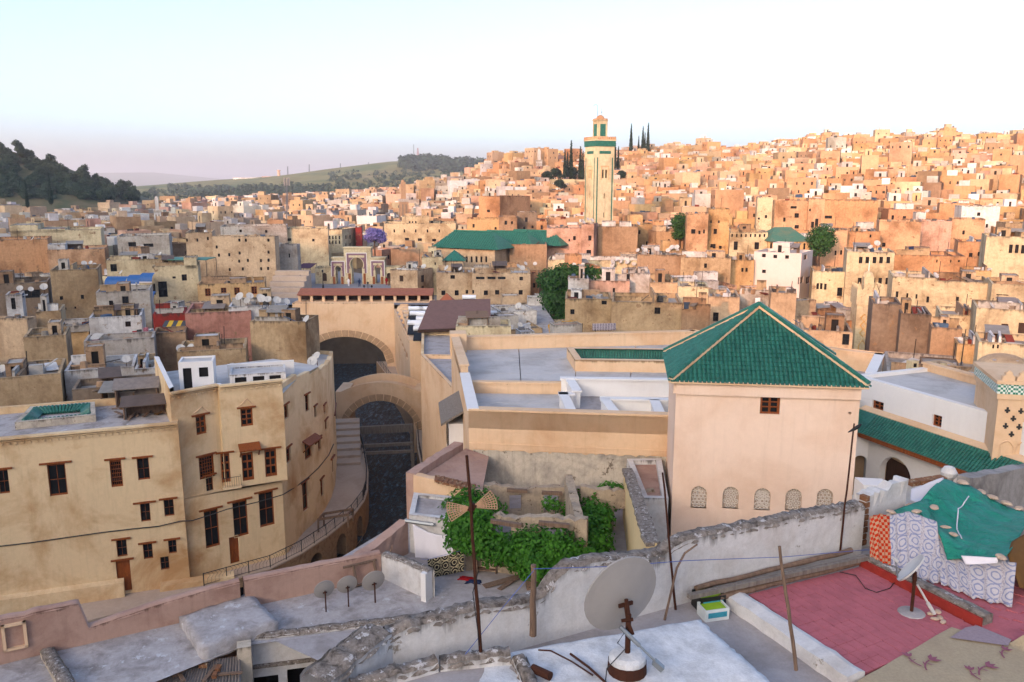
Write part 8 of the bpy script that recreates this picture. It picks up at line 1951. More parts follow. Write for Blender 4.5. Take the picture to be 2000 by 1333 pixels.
def sheet(name, grid, mat, parent=None, th=0, thick_z=True):
    """grid of points [i][j]; RUG uv runs in metres; a thin solid cloth"""
    ni, nj = len(grid), len(grid[0]); v = [tuple(p) for r_ in grid for p in r_]; f = [(i*nj+j, (i+1)*nj+j, (i+1)*nj+j+1, i*nj+j+1) for i in range(ni-1) for j in range(nj-1)]; me = bpy.data.meshes.new(name); me.from_pydata(v, [], f)
    uv = me.uv_layers.new(name='RUG'); U = [[0]*nj for _ in range(ni)]; Vv = [[0]*nj for _ in range(ni)]
    for i in range(ni):
        for j in range(nj):
            U[i][j] = U[i-1][j]+(Vector(grid[i][j])-Vector(grid[i-1][j])).length if i else 0
            Vv[i][j] = Vv[i][j-1]+(Vector(grid[i][j])-Vector(grid[i][j-1])).length if j else 0
    k = 0
    for i in range(ni-1):
        for j in range(nj-1):
            for a, b in ((i, j), (i+1, j), (i+1, j+1), (i, j+1)): uv.data[k].uv = (U[a][b], Vv[a][b]); k += 1
    me.materials.append(M[mat]); me.polygons.foreach_set('use_smooth', [True]*len(f)); o = link(name, me, parent); so = o.modifiers.new('cloth', 'SOLIDIFY'); so.thickness = .012; so.offset = 0; return o
def hang(top, bot, n, m, fold, nf, seed=0, out=None):
    """cloth from a top polyline to a bottom polyline with vertical folds"""
    top, bot = [Vector(p) for p in top], [Vector(p) for p in bot]
    def al(pl, t): x = t*(len(pl)-1); i = min(int(x), len(pl)-2); return pl[i].lerp(pl[i+1], x-i)
    g = []
    for i in range(n+1):
        t = i/n; a, b = al(top, t), al(bot, t); nrm = out or V3(0, -1, 0); col_ = []
        for j in range(m+1):
            s = j/m; p = a.lerp(b, s)+nrm*(fold*(math.sin(t*nf*6.28+seed)+.5*math.sin(t*nf*2.3*6.28+seed*2))*(.25+.75*s)); col_.append(p)
        g.append(col_)
    return g
sh = thing('tarpaulin_shelter', (8.5, 14.5, zR), 'lean-to shelter frame hidden under tarpaulin and rugs on the red terrace', 'shelter')
Yf = 14.5
# wooden support frame
for px in (1750, 1860, 1990):
    a = atZ(px, 1100 if px < 1900 else 1140, zR); m_ = MB(); m_.tube((a, a+V3(0, .05, .55)), .035, 6); m_.build('post', 'oldwood', sh)
q = [atY(1720, 1000, 14.7), atY(1985, 1120, 12.9), atY(2060, 1000, 16.0), atY(1780, 945, 17.0)]
# rug hanging on the front, in two widths
T = [atY(1738, 1008, 14.45), atY(1775, 1000, 14.6), atY(1830, 1020, 14.3)]; Bm = [atZ(1738, 1120, zR+.04), atZ(1790, 1132, zR+.04), atZ(1842, 1142, zR+.04)]
o = sheet('brocade_rug', hang(T, Bm, 40, 16, .05, 4, 0, V3(-.3, -.95, 0)), 'rug_blue'); tag(o, 'pale blue brocade rug hanging at the shelter front beside the red cloth', 'rug')
T = [atY(1826, 1040, 14.25), atY(1880, 1085, 13.6), atY(1985, 1100, 13.0)]; Bm = [atZ(1838, 1142, zR+.04), atZ(1900, 1168, zR+.04), atZ(1976, 1186, zR+.05)]
o = sheet('brocade_rug', hang(T, Bm, 40, 14, .05, 4, 2, V3(-.35, -.93, 0)), 'rug_blue'); tag(o, 'pale blue brocade rug hanging below the teal tarpaulin', 'rug')
T = [atY(1698, 1010, 14.75), atY(1720, 1004, 14.7), atY(1742, 1010, 14.5)]; Bm = [atZ(1698, 1108, zR+.06), atZ(1718, 1116, zR+.06), atZ(1738, 1122, zR+.06)]
o = sheet('checked_cloth', hang(T, Bm, 30, 14, .05, 3.2, 1, V3(-.2, -.98, 0)), 'check'); tag(o, 'red and cream checked cloth hanging at the end of the shelter', 'cloth')
# tarpaulin: a draped patch read off its outline
def drape(name, L_, R_, mat, n, m, amp, sag=.0, seed=0):
    L_, R_ = [Vector(p) for p in L_], [Vector(p) for p in R_]
    def al(pl, t): x = t*(len(pl)-1); i = min(int(x), len(pl)-2); return pl[i].lerp(pl[i+1], x-i)
    g = []
    for i in range(n+1):
        a, b = al(L_, i/n), al(R_, i/n); r_ = []
        for j in range(m+1):
            s = j/m; p = a.lerp(b, s); k = math.sin(s*math.pi)*math.sin(i/n*math.pi)**.5; p = p-V3(0, 0, sag*k)+V3(0, -.3, .95)*amp*(mathutils.noise.noise(Vector((p.x*1.1+seed, p.y*1.1+p.z*2, seed)))+.45*mathutils.noise.noise(Vector((p.x*3+seed, p.z*3-p.x*2, seed)))+.3*abs(mathutils.noise.noise(Vector((p.x*2.5+p.y*2.5, p.z*5+seed, 2))))); r_.append(p)
        g.append(r_)
    return sheet(name, g, mat)
Lp = [atY(1845, 936, 17.0), atY(1790, 985, 15.6), atY(1800, 1018, 14.9), atY(1828, 1050, 14.2), atY(1850, 1095, 13.6)]
Rp = [atY(2010, 1000, 16.4), atY(2020, 1010, 15.6), atY(2005, 1025, 14.7), atY(1985, 1060, 13.7), atY(1965, 1088, 13.0)]
o = drape('tarpaulin', Lp, Rp, 'tarp', 48, 52, .16, .1, 3); tag(o, 'teal green tarpaulin draped over the rooftop shelter', 'tarpaulin')
_me = o.data; _row = [Vector(_me.vertices[i*53+18].co)+V3(0, -.012, .016) for i in range(4, 34)]
m_ = MB(); m_.tube(_row, .012, 5); tag(m_.build('rope', 'cloth_white'), 'pale rope lying down the middle of the teal tarpaulin', 'rope')
Lp = [atY(1745, 998, 15.2), atY(1760, 1010, 14.8)]; Rp = [atY(1812, 975, 15.9), atY(1820, 1020, 14.7)]
o = drape('tarpaulin', Lp, Rp, 'tarp', 10, 12, .03, .02, 5); tag(o, 'small teal sheet end pinned by stones over the brocade rug', 'tarpaulin')
Lp = [atY(1780, 955, 16.6), atY(1778, 978, 16.2), atY(1800, 990, 15.6)]; Rp = [atY(1842, 934, 17.05), atY(1850, 950, 16.8), atY(1848, 958, 16.6)]
o = drape('canvas_sheet', Lp, Rp, 'cloth_white', 10, 14, .05, .04, 8); tag(o, 'grey canvas sheet stretched beside the teal tarpaulin', 'canvas')
Lp = [atY(1877, 1086, 13.25), atY(1886, 1104, 13.15)]; Rp = [atY(1950, 1090, 12.95), atY(1948, 1100, 12.9)]
o = drape('canvas_fold', Lp, Rp, 'cloth_white', 6, 12, .02, .03, 9); tag(o, 'white turned-back hem of the teal tarpaulin', 'canvas')
Lp = [atY(1975, 1060, 13.6), atY(1968, 1085, 13.2), atY(1990, 1150, 12.8)]; Rp = [atY(2060, 1010, 14.2), atY(2060, 1070, 13.6), atY(2060, 1170, 13.0)]
o = drape('sack_cloth', Lp, Rp, 'brown', 10, 10, .06, 0, 12); tag(o, 'brown sacking covering the end of the shelter', 'cloth')
for k, (px, py, Y, s) in enumerate(((1825, 992, 15.35, .13), (1846, 1030, 14.55, .1), (1836, 1048, 14.2, .14), (1862, 1044, 14.25, .1), (1790, 1000, 15.0, .12), (1763, 1006, 14.75, .08), (1740, 1000, 14.85, .11), (1736, 1008, 14.7, .1), (1782, 988, 15.8, .14), (1955, 1090, 13.0, .13), (1880, 944, 17.0, .16), (1915, 962, 16.85, .15), (1938, 972, 16.75, .14), (1965, 984, 16.65, .15), (1990, 994, 16.6, .14))):
    rock(atY(px, py+3, Y-.05), s, 60+k, 'pale stone weighing down the teal tarpaulin', 'stones holding down the tarpaulin', 'stone', .5)
# white brick stub walls around the shelter
e = thing('stub_wall', (7.6, 16.2, zR), 'white painted brick stub wall with a broken red edge beside the shelter', 'wall')
A_, B_ = (6.9, 15.25), (8.05, 16.0)
zt1 = onwall(1700, 966, A_, B_)[1]; zt2 = onwall(1750, 946, A_, B_)[1]
m_ = MB(); thick(m_, A_, B_, zF-.5, [(0, zt1-.04), (.3, zt1), (.55, zt2-.06), (.6, zt2), (1, zt2+.02)], .22, (), 0, 14, .02); m_.build('wall', 'white', e)
for k in range(8): m_ = MB(); z = zt1-.12-k*.13; m_.box(A_[0]-.0, A_[1]+.06, z, z+.1, .1+.03*(k % 2), .16, .5); m_.build('brick', 'brick', e)
m_ = MB(); A2_, B2_ = (8.05, 16.0), (9.6, 16.7); thick(m_, A2_, B2_, zF-.5, [(0, zt2-.75), (1, zt2-.7)], .25, (), 0, 8, .02); m_.build('low_wall', 'white', e)
e = thing('hollow_brick_wall', (9.8, 17, zR), 'short wall of hollow red bricks with a whitewashed face behind the canvas', 'wall')
a0 = atY(1776, 1000, 16.9); a1 = atY(1776, 950, 16.9); m_ = MB(); m_.box(a0.x+.45, 17.1, zF, a1.z, .95, .25, .35); m_.build('wall', 'white', e)
for k in range(4): m_ = MB(); m_.box(a0.x+.05+k*.24, 16.98+k*.085, a1.z, a1.z+.09, .22, .2, .35); m_.build('brick', 'brick', e)
e = thing('boundary_wall', (14, 19, zR), 'grey weathered boundary wall running away behind the tarpaulin', 'wall')
A_, B_ = (10.6, 18.2), (17.5, 22.6); zs_ = [onwall(*p, A_, B_)[1] for p in ((1890, 936), (2000, 916))]; uu = [onwall(*p, A_, B_)[0] for p in ((1890, 936), (2000, 916))]; Lb = math.hypot(B_[0]-A_[0], B_[1]-A_[1])
sl_ = (zs_[1]-zs_[0])/(uu[1]-uu[0]); m_ = MB(); thick(m_, A_, B_, zF-8, [(0, zs_[0]-sl_*uu[0]), (1, zs_[0]+sl_*(Lb-uu[0]))], .3, (), 0, 20, .015); m_.build('wall', plaster('grey_mouldy_wall', 'a39c96', '6a625c', .8, '2c2826', .5, .35, 2, .5, .5, .02), e)
# little white-capped figure-like bundle: stone finial on the wall behind
c0 = atY(1852, 938, 19.0); e = thing('wall_finial', c0, 'white knobbed finial standing behind the tarpaulin', 'finial'); m_ = MB(); m_.lathe([(.14, -.5), (.16, -.1), (.1, 0), (.17, .1), (.19, .2), (.12, .32), (0, .36)], 12, c0); m_.build('knob', 'white', e, True)

# ================================================================ lower-left terraces (level with the ruined court)
zT = 13.0
def PT(px, py, z=zT): return P2(px, py, z)
fl = MB(); [fl.poly([(*p, zT) for p in q_]) for q_ in ((PT(-120, 1330), PT(-60, 1480), PT(478, 1262), PT(480, 1180)), (PT(478, 1262), PT(880, 1206), PT(880, 1150), PT(748, 1122), PT(480, 1180)))]; tag(fl.build('lower_terrace_floor', 'roofold'), kind='structure')
e = thing('pink_parapet', (-12, 30, zT), 'long pink plastered parapet between the lower terrace and the promenade', 'wall')
pa_, pb_, pc_ = PT(-120, 1326), PT(480, 1188), PT(748, 1130)
def runw(A, B, tops, th, mat, z0, step=.3, rough=.01, parent=None, cap='pinkwall', capw=.03, caph=.02, seed=4):
    L = math.hypot(B[0]-A[0], B[1]-A[1]); d = Vector(((B[0]-A[0])/L, (B[1]-A[1])/L)); tl_ = sorted([onwall(*p, A, B) for p in tops]); tl_ = [(0, tl_[0][1])]+[t for t in tl_ if 0 < t[0] < L]+[(L, tl_[-1][1])]
    ragged(parent, A, d, Vector((d.y, -d.x)), tl_, z0, th, mat, cap, step, seed, rough, capw, caph)
runw(pa_, pb_, ((-60, 1222), (50, 1203), (52, 1200), (150, 1180), (158, 1182), (168, 1226), (172, 1228), (300, 1185), (400, 1155), (480, 1134)), .4, 'pinkwall', zT-6, .25, .008, e)
runw(pb_, pc_, ((480, 1134), (560, 1118), (650, 1100), (745, 1082)), .4, 'pinkwall', zT-6, .25, .008, e)
e = thing('end_wall', (-5.5, 30, zT), 'short white flaking end wall between the lower terrace and the vine court', 'wall')
runw(PT(746, 1130), PT(838, 1174), ((748, 1084), (790, 1098), (838, 1118)), .35, 'white', zT-.1, .2, .02, e, 'rough_cap', .04, .03)
m_ = MB(); a, b = Vector(PT(838, 1174)), Vector(PT(838, 1174)); m_.box(a.x-.1, a.y+.12, zT-.1, onwall(838, 1120, PT(746, 1130), PT(838, 1174))[1], .24, .5, -.5); m_.build('end_pier', 'clean_white', e)
# front face of the lower terrace with its dark opening
e = thing('terrace_wall', (-8, 26, 8), 'stained whitewashed front of the lower terrace with a wide dark opening', 'wall')
A_, B_ = P2(476, 1252, zT+.05), P2(860, 1206, zT+.05); o_ = [pxwin(A_, B_, 612, 1330, 104, 42), pxwin(A_, B_, 520, 1345, 52, 40)]
m_ = MB(); wall(m_, A_, B_, 8, zT+.12, o_, .35, 0, W2, zT+.12); m_.build('wall', 'white', e); dF = Vector((B_[0]-A_[0], B_[1]-A_[1])).normalized(); nF = Vector((dF.y, -dF.x))
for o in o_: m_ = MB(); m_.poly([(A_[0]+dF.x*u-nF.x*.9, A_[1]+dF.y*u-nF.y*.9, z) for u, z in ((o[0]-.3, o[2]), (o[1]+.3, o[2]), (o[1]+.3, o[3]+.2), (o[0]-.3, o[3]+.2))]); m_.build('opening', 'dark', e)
ledge = onwall(650, 1282, A_, B_)[1]; m_ = MB(); m_.bar((A_[0]+nF.x*.06, A_[1]+nF.y*.06, ledge), (B_[0]+nF.x*.06, B_[1]+nF.y*.06, ledge), .22, .1); m_.build('ledge', 'rough_cap', e)
LF = math.hypot(B_[0]-A_[0], B_[1]-A_[1])
tlf = [(0, zT+.12), (LF, zT+.14)]; ragged(e, (A_[0]+nF.x*.02, A_[1]+nF.y*.02), dF, nF, tlf, zT-.1, .3, 'white', 'rough_cap', .2, 21, .03, .05, .05, 'rim')
m_ = MB(); pq = PT(482, 1262); m_.box(pq[0], pq[1]-.3, 6, zT+.25, .5, .5, .3, vt=zT+.25); m_.build('corner_pier', 'oldwall', e)
# raised slab block and ridge
e = thing('roof_slab', (-11, 27, zT), 'raised cement roof slab with crumbling edge on the lower terrace', 'roof'); noise_grid('slab', [PT(396, 1292), PT(545, 1235), PT(490, 1178), PT(352, 1226)], zT+.5, 12, .03, 'roofold', e, .6, .05, 6)
e = thing('low_ridge_wall', (-17, 25, zT), 'low mossy ridge wall crossing the lower terrace', 'wall'); runw(PT(150, 1352), PT(104, 1272), ((150, 1336), (104, 1262)), .45, 'oldwall', zT-.2, .2, .04, e, 'rough_cap', .04, .05)
e = thing('white_niche', (-22, 29, zT), 'white framed recess in the pink parapet', 'niche'); a = Vector(pa_); L = (Vector(pb_)-a).length; dd = (Vector(pb_)-a)/L; nn_ = Vector((dd.y, -dd.x)); u0, z0_ = onwall(8, 1272, pa_, pb_); u1, z1_ = onwall(50, 1212, pa_, pb_)
for (ua, ub, za, zb) in ((u0, u1, z1_-.08, z1_), (u0, u1, z0_, z0_+.08), (u0, u0+.1, z0_, z1_), (u1-.1, u1, z0_, z1_)):
    m_ = MB(); f = lambda u, d: (a.x+dd.x*u+nn_.x*d, a.y+dd.y*u+nn_.y*d); m_.hexa([(*f(ua, .14), za), (*f(ub, .14), za), (*f(ub, -.02), za), (*f(ua, -.02), za)], [(*f(ua, .14), zb), (*f(ub, .14), zb), (*f(ub, -.02), zb), (*f(ua, -.02), zb)]); m_.build('frame', 'peach', e)
# corrugated lean-to with rubbish on it
e = thing('corrugated_shed', (-12, 23.5, 11), 'rusty corrugated shed roof weighed down with bricks and planks', 'shed'); c4 = [Vector(PT(300, 1352, 12.6)), Vector(PT(470, 1330, 12.6)), Vector(PT(470, 1278, 12.9)), Vector(PT(330, 1300, 12.9))]
n = 26; m_ = MB()
for i in range(n):
    a0, a1, b0_, b1 = c4[0].lerp(c4[1], i/n), c4[0].lerp(c4[1], (i+1)/n), c4[3].lerp(c4[2], i/n), c4[3].lerp(c4[2], (i+1)/n); am, bm = a0.lerp(a1, .5), b0_.lerp(b1, .5)
    m_.poly(((a0.x, a0.y, 12.5), (am.x, am.y, 12.57), (bm.x, bm.y, 12.87), (b0_.x, b0_.y, 12.8))); m_.poly(((am.x, am.y, 12.57), (a1.x, a1.y, 12.5), (b1.x, b1.y, 12.8), (bm.x, bm.y, 12.87)))
m_.build('roof_sheet', 'corrugated', e, False, True); m_ = MB(); m_.hexa([(*p, 8) for p in c4], [(p.x, p.y, 12.48 if k < 2 else 12.78) for k, p in enumerate(c4)]); m_.build('walls', 'oldwall', e)
for k in range(9):
    s, t = R.uniform(.1, .9), R.uniform(.15, .85); p = c4[0].lerp(c4[1], s).lerp(c4[3].lerp(c4[2], s), t); z = 12.57+.3*t; yw = R.uniform(0, 3); lab = 'broken plank thrown on the rusty corrugated shed' if k % 2 else 'loose brick weighing down the rusty corrugated shed'
    m_ = MB(); 
    if k % 2: m_.bar((p.x-math.cos(yw)*.5, p.y-math.sin(yw)*.5, z+.05), (p.x+math.cos(yw)*.5, p.y+math.sin(yw)*.5, z+.07), .14, .05)
    else: m_.box(p.x, p.y, z, z+.12, .3, .16, yw)
    tag(m_.build('plank' if k % 2 else 'loose_brick', 'oldwood' if k % 2 else 'brick'), lab, 'plank' if k % 2 else 'brick', 'planks on the shed roof' if k % 2 else 'bricks on the shed roof')
# small dishes on the lower terrace
for k, (px, py, s, pj) in enumerate(((637, 1196, .82, .75), (681, 1186, .82, .75), (733, 1178, .95, .7))): dish('satellite_dish', tuple(atZ(px, py, zT)), s, 'small grey satellite dish in the row of three on the lower terrace', math.radians(14), math.radians(R.uniform(-30, -10)), pj, 'dish', 'three dishes on the lower terrace')
for a, b in (((672, 1112), (733, 1102)), ((690, 1108), (696, 1142)), ((730, 1102), (736, 1130))):
    pass
tf = thing('wooden_trestle', atZ(700, 1145, zT), 'light wooden trestle leaning on the pink parapet', 'trestle')
for a, b in (((672, 1114, 0), (736, 1100, 0)), ((692, 1110, 0), (697, 1146, 1)), ((731, 1100, 0), (737, 1132, 1)), ((680, 1150, 1), (752, 1128, 1))):
    A = atZ(a[0], a[1], zT+.08) if a[2] else atZ(a[0], a[1]+36, zT)+V3(0, 0, .95); B = atZ(b[0], b[1], zT+.08) if b[2] else atZ(b[0], b[1]+34, zT)+V3(0, 0, .95); m_ = MB(); m_.bar(A, B, .1, .07); m_.build('batten', 'oldwood', tf)
pole(766, 1066, 752, 1130, 0, .03, 'oldwood', 'short wooden stake standing at the flaking white end wall', z=zT)

# ================================================================ life in the vine court
vn = thing('grape_vine', atZ(1020, 1130, zC), 'bright green grape vine sprawling over the ruined walls', 'vine'); rv = random.Random(9)
LB = [(885, 1000, 37.5, .7), (905, 985, 38, .8), (930, 985, 38, .9), (955, 1000, 37.5, .8), (905, 1040, 34.0, .8), (930, 1055, 33.9, .8), (920, 1020, 34.2, .9), (945, 1035, 34, .7), (895, 1060, 34, .6), (890, 1020, 34.2, .6), (965, 1075, 33.6, .8), (990, 1070, 33.6, .7), (1015, 1075, 33.4, .9), (1040, 1060, 33.4, .8), (1035, 1090, 33.2, .95), (1065, 1085, 33, .95), (1095, 1085, 33, 1.0), (1085, 1055, 33.2, .7), (1120, 1090, 33.2, .9), (1055, 1110, 32.6, .8), (1100, 1118, 32.2, .7), (1080, 1130, 32, .5), (1150, 1080, 34.5, .9), (1160, 1100, 34, .8), (1158, 1040, 35.5, .8), (1155, 1005, 37.5, .8), (1165, 1060, 34.6, .7), (1170, 1020, 36.5, .7), (1160, 1125, 33.4, .7), (1172, 1105, 33.8, .6), (1150, 975, 39, .6), (1175, 1000, 38.6, .6), (1165, 985, 39.4, .8), (1190, 970, 39.8, .8), (1210, 965, 39.9, .6), (1215, 975, 39.8, .5), (1075, 985, 39.8, .5), (1105, 995, 39.6, .5), (1145, 970, 39.5, .5), (975, 1065, 33.6, .6), (1140, 1060, 35, .7)]
lob = []
for px, py, Y, r_ in LB: a = atY(px, py, Y); lob.append((a.x, a.y, a.z, r_*1.2, r_*.85, r_*1.02))
m_ = leaves(lob, 26000, .18, rv); m_.build('foliage', 'vine', vn)
for pth in (((920, 1110, 36), (918, 1060, 36), (935, 1030, 36.4), (960, 1060, 34), (1040, 1070, 33.5), (1110, 1080, 33.2)), ((1160, 1110, 34.2), (1152, 1050, 36), (1150, 1000, 38.2), (1195, 968, 39.8))):
    t_ = MB(); t_.tube([atY(*p) for p in pth], .06, 5); t_.build('stem', 'bark', vn)
# hanging sheet and rug
T = [atY(806, 1024, 35.95), atY(835, 1040, 35.75), atY(865, 1048, 35.5), atY(902, 1034, 35.2)]; Bm = [atY(812, 1098, 35.8), atY(840, 1100, 35.6), atY(868, 1094, 35.35), atY(898, 1072, 35.1)]
o = sheet('bed_sheet', hang(T, Bm, 30, 16, .05, 2.4, 1), 'cloth_white'); tag(o, 'white sheet hung to dry on the white outhouse wall', 'sheet')
A, B = atY(835, 1094, 34.0), atY(906, 1075, 33.7); C_, D_ = atY(838, 1130, 33.9), atY(906, 1117, 33.6)
o = sheet('patterned_rug', hang([A, A.lerp(B, .5)-V3(0, 0, .05), B], [C_, C_.lerp(D_, .5), D_], 24, 12, .015, 2, 0), 'rug_black'); tag(o, 'black and gold patterned rug airing on a line in the vine court', 'rug')
line([A+V3(-.3, 0, .03), A+V3(0, 0, .01), B+V3(0, 0, .01), B+V3(.3, 0, .02)], 'thin line holding the black patterned rug', .008)
m_ = MB(); pp = atZ(915, 1112, zC); m_.box(pp.x, pp.y, zC, zC+2.2, .32, .32, .2, vt=zC+2.2); tag(m_.build('brick_pier', 'ruin'), 'slim flaking pier standing beside the patterned rug', 'pier')
# cabinet, crates, planks, clothes
cb_ = thing('wooden_cabinet', atZ(952, 1122, zC), 'open wooden cabinet holding pots under the vine', 'cabinet'); cx_, cy_ = atZ(950, 1122, zC).x, atZ(950, 1122, zC).y+.25
for nm, (x, z0_, z1_, sx, sy, ox) in (('side', (cx_-.42, 0, 1.1, .05, .5, 0)), ('side', (cx_+.42, 0, 1.1, .05, .5, 0)), ('shelf', (cx_, .12, .17, .79, .48, 0)), ('shelf', (cx_, .72, .77, .79, .48, 0)), ('top', (cx_, 1.1, 1.15, .92, .55, 0)), ('back', (cx_, .0, 1.1, .79, .03, .24))):
    m_ = MB(); m_.box(x, cy_+ox, zC+z0_, zC+z1_, sx, sy); m_.build(nm, 'oldwood', cb_)
for k, (dx_, col_) in enumerate(((-.2, 'print'), (.15, 'metal'))):
    m_ = MB(); m_.lathe([(.12, zC+1.15), (.19, zC+1.3), (.17, zC+1.3), (.1, zC+1.18)], 14, (cx_+dx_, cy_, 0)); tag(m_.build('basin', col_, None, True), ('blue basin on the wooden cabinet', 'metal bowl on the wooden cabinet')[k], 'basin')
def slat_crate(loc, yaw, sx, sy, h, label):
    e = thing('wooden_crate', loc, label, 'crate'); x, y, z = loc; ca, sa = math.cos(yaw), math.sin(yaw)
    for k in range(4):
        for oy in (-sy/2, sy/2): m_ = MB(); m_.box(x-oy*sa, y+oy*ca, z+k*h/4+.02, z+(k+1)*h/4-.02, sx, .02, yaw); m_.build('slat', 'oldwood', e)
        for ox in (-sx/2, sx/2): m_ = MB(); m_.box(x+ox*ca, y+ox*sa, z+k*h/4+.02, z+(k+1)*h/4-.02, .02, sy-.03, yaw); m_.build('slat', 'oldwood', e)
    for ox in (-1, 1):
        for oy in (-1, 1): a, b = ox*(sx/2-.03), oy*(sy/2-.03); m_ = MB(); m_.box(x+a*ca-b*sa, y+a*sa+b*ca, z, z+h, .04, .04, yaw); m_.build('corner_post', 'oldwood', e)
slat_crate(tuple(atZ(1042, 1148, zC)), .1, .62, .5, .6, 'slatted wooden crate on the court floor below the vine')
slat_crate(tuple(atZ(1075, 1150, zC)), -.1, .55, .5, .5, 'second slatted crate half under the hanging vine leaves')
for a, b, w, lab in (((945, 1146), (1010, 1128), .35, 'wide plank lying on the court floor by the cabinet'), ((975, 1152), (1020, 1122), .2, 'narrow warped plank lying by the crates')):
    A, B = atZ(*a, zC+.05), atZ(*b, zC+.12); m_ = MB(); m_.bar(A, B, w, .04); tag(m_.build('plank', 'oldwood'), lab, 'plank')
M['redcloth'] = plain('red_cloth', '8f1c20', .95, 0, .05, .3, 10); M['bluecloth'] = plain('blue_cloth', '2a3450', .95, 0, .05, .3, 10)
for k, (px, py, mt) in enumerate(((910, 1132, 'redcloth'), (925, 1138, 'bluecloth'))):
    c0 = atZ(px, py, zC); noise_grid('dropped_cloth', [(c0.x-.35, c0.y-.12), (c0.x+.3, c0.y-.2), (c0.x+.35, c0.y+.15), (c0.x-.25, c0.y+.2)], zC+.07, 7, .06, mt, None, .06, .05, 30+k); tag(bpy.context.scene.collection.objects[-1], ('red cloth', 'dark blue cloth')[k]+' dropped on the court floor', 'cloth')

# ================================================================ roof life across the town
proto = dish('satellite_dish', (0, 0, 0), .95, 'white satellite dish on a medina roof', math.radians(38), math.radians(185), .9, 'dishwhite', 'dishes on the medina roofs', True, False, True)
DPX = [(470, 585, 91), (488, 580, 91), (484, 588, 91), (512, 588, 91), (524, 586, 91), (541, 590, 91), (560, 590, 90), (508, 582, 92), (354, 685, 80), (374, 680, 80), (247, 702, 74), (195, 752, 73), (24, 724, 72), (6, 722, 72), (40, 566, 118), (61, 566, 118), (87, 566, 118), (165, 518, 150), (178, 514, 150), (185, 518, 150), (238, 535, 148), (455, 722, 70), (600, 588+40, 84), (66, 470, 170), (259, 494, 178), (278, 486, 178), (314, 498, 176), (810, 522, 158), (828, 524, 158), (873, 528, 150), (900, 528, 151), (1012, 522, 150), (1026, 516, 150), (1020, 528, 150), (1045, 516, 150), (984, 502, 176), (1108, 516, 156), (1112, 508, 156), (1144, 518, 156), (1163, 524, 156), (1196, 514, 156), (1206, 510, 156), (1213, 512, 156), (1226, 516, 156), (1238, 518, 156), (1197, 522, 156), (1262, 522, 150), (1246, 490, 150), (1254, 486, 150), (1260, 490, 150), (1264, 494, 150), (1282, 490, 150), (1305, 492, 150), (1312, 488, 150), (1322, 486, 150), (1292, 580, 110), (1356, 544, 112), (1547, 490, 150), (1700, 484, 137), (1712, 480, 137), (1826, 542, 122), (1935, 598, 96), (1972, 598, 96), (1838, 632, 88), (620, 702, 80), (612, 712, 76), (1148, 430, 184), (1156, 434, 184), (1140, 436, 184), (1246, 440, 186)]
rd = random.Random(77); dn = 0
def drop(x, y, zstart):
    return None
dep = None
def put_dish(loc, s, lab, grp):
    global dn
    if dn == 0: proto.location = loc; proto.scale = (s,)*3; proto['label'] = lab; proto['group'] = grp; o = proto
    else: o = dup(proto, loc, 0, s, lab, grp)
    o.rotation_euler = (0, 0, rd.uniform(-1.0, 1.0)); dn += 1
for px, py, Y in DPX:
    a = atY(px, py+9*90/Y, Y); put_dish(a-V3(0, 0, .35), rd.uniform(.75, 1.1), 'white satellite dish clustered on the roofs beyond the river', 'dishes on the near medina roofs')
for q, zr, Yc, right in ROOFS:
    if Yc > 330: break
    for _ in range(rd.choice((0, 0, 1, 1, 2))):
        f, g = rd.uniform(.15, .85), rd.uniform(.1, .5); x = q[0][0]+(q[1][0]-q[0][0])*f+(q[3][0]-q[0][0])*g; y = q[0][1]+(q[1][1]-q[0][1])*f+(q[3][1]-q[0][1])*g
        if dn < 260: put_dish((x, y, zr-.02), rd.uniform(.75, 1.1), 'white satellite dish on the %s roofs of the town' % ('sunlit' if right else 'shaded'), 'dishes on the %s roofs' % ('sunlit' if right else 'shaded'))
# clutter on the roofs of the read-off houses: low walls, sheets, boards, laundry
cl = MB(); 
CLR = [C('white'), C('dark'), hx('6f655c'), hx('4a5f78'), hx('7a3a30'), C('palegrey'), hx('54504c'), C('brown'), hx('8d8478')]
for P, zz in list(zip(FOOTP, FOOTZ)):
    for _ in range(rd.choice((3, 4, 6, 8))):
        f, g = rd.uniform(.12, .88), rd.uniform(.12, .7); x = P[0][0]+(P[1][0]-P[0][0])*f+(P[3][0]-P[0][0])*g; y = P[0][1]+(P[1][1]-P[0][1])*f+(P[3][1]-P[0][1])*g; c = rd.choice(CLR); t = rd.random(); yw = rd.uniform(0, 3)
        if t < .45: cl.box(x, y, zz, zz+rd.uniform(.2, .9), rd.uniform(.3, 1.4), rd.uniform(.3, .9), yw, 0, c, bottom=False)
        elif t < .75:
            L = rd.uniform(.8, 2.2); h0, h1 = rd.uniform(.1, .5), rd.uniform(.2, 1.0); cl.bar((x-math.cos(yw)*L/2, y-math.sin(yw)*L/2, zz+h0), (x+math.cos(yw)*L/2, y+math.sin(yw)*L/2, zz+h1), rd.choice((.1, .2, .7, 1.0)), .06, 0, c)
        elif t < .88: cl.lathe([(.35, zz), (.37, zz+.5), (.3, zz+.9), (0, zz+.95)], 8, (x, y, 0), col=c)
        else: cl.bar((x, y, zz), (x+.1, y, zz+rd.uniform(1.5, 3.2)), .06, .06, 0, hx('3a3230'))
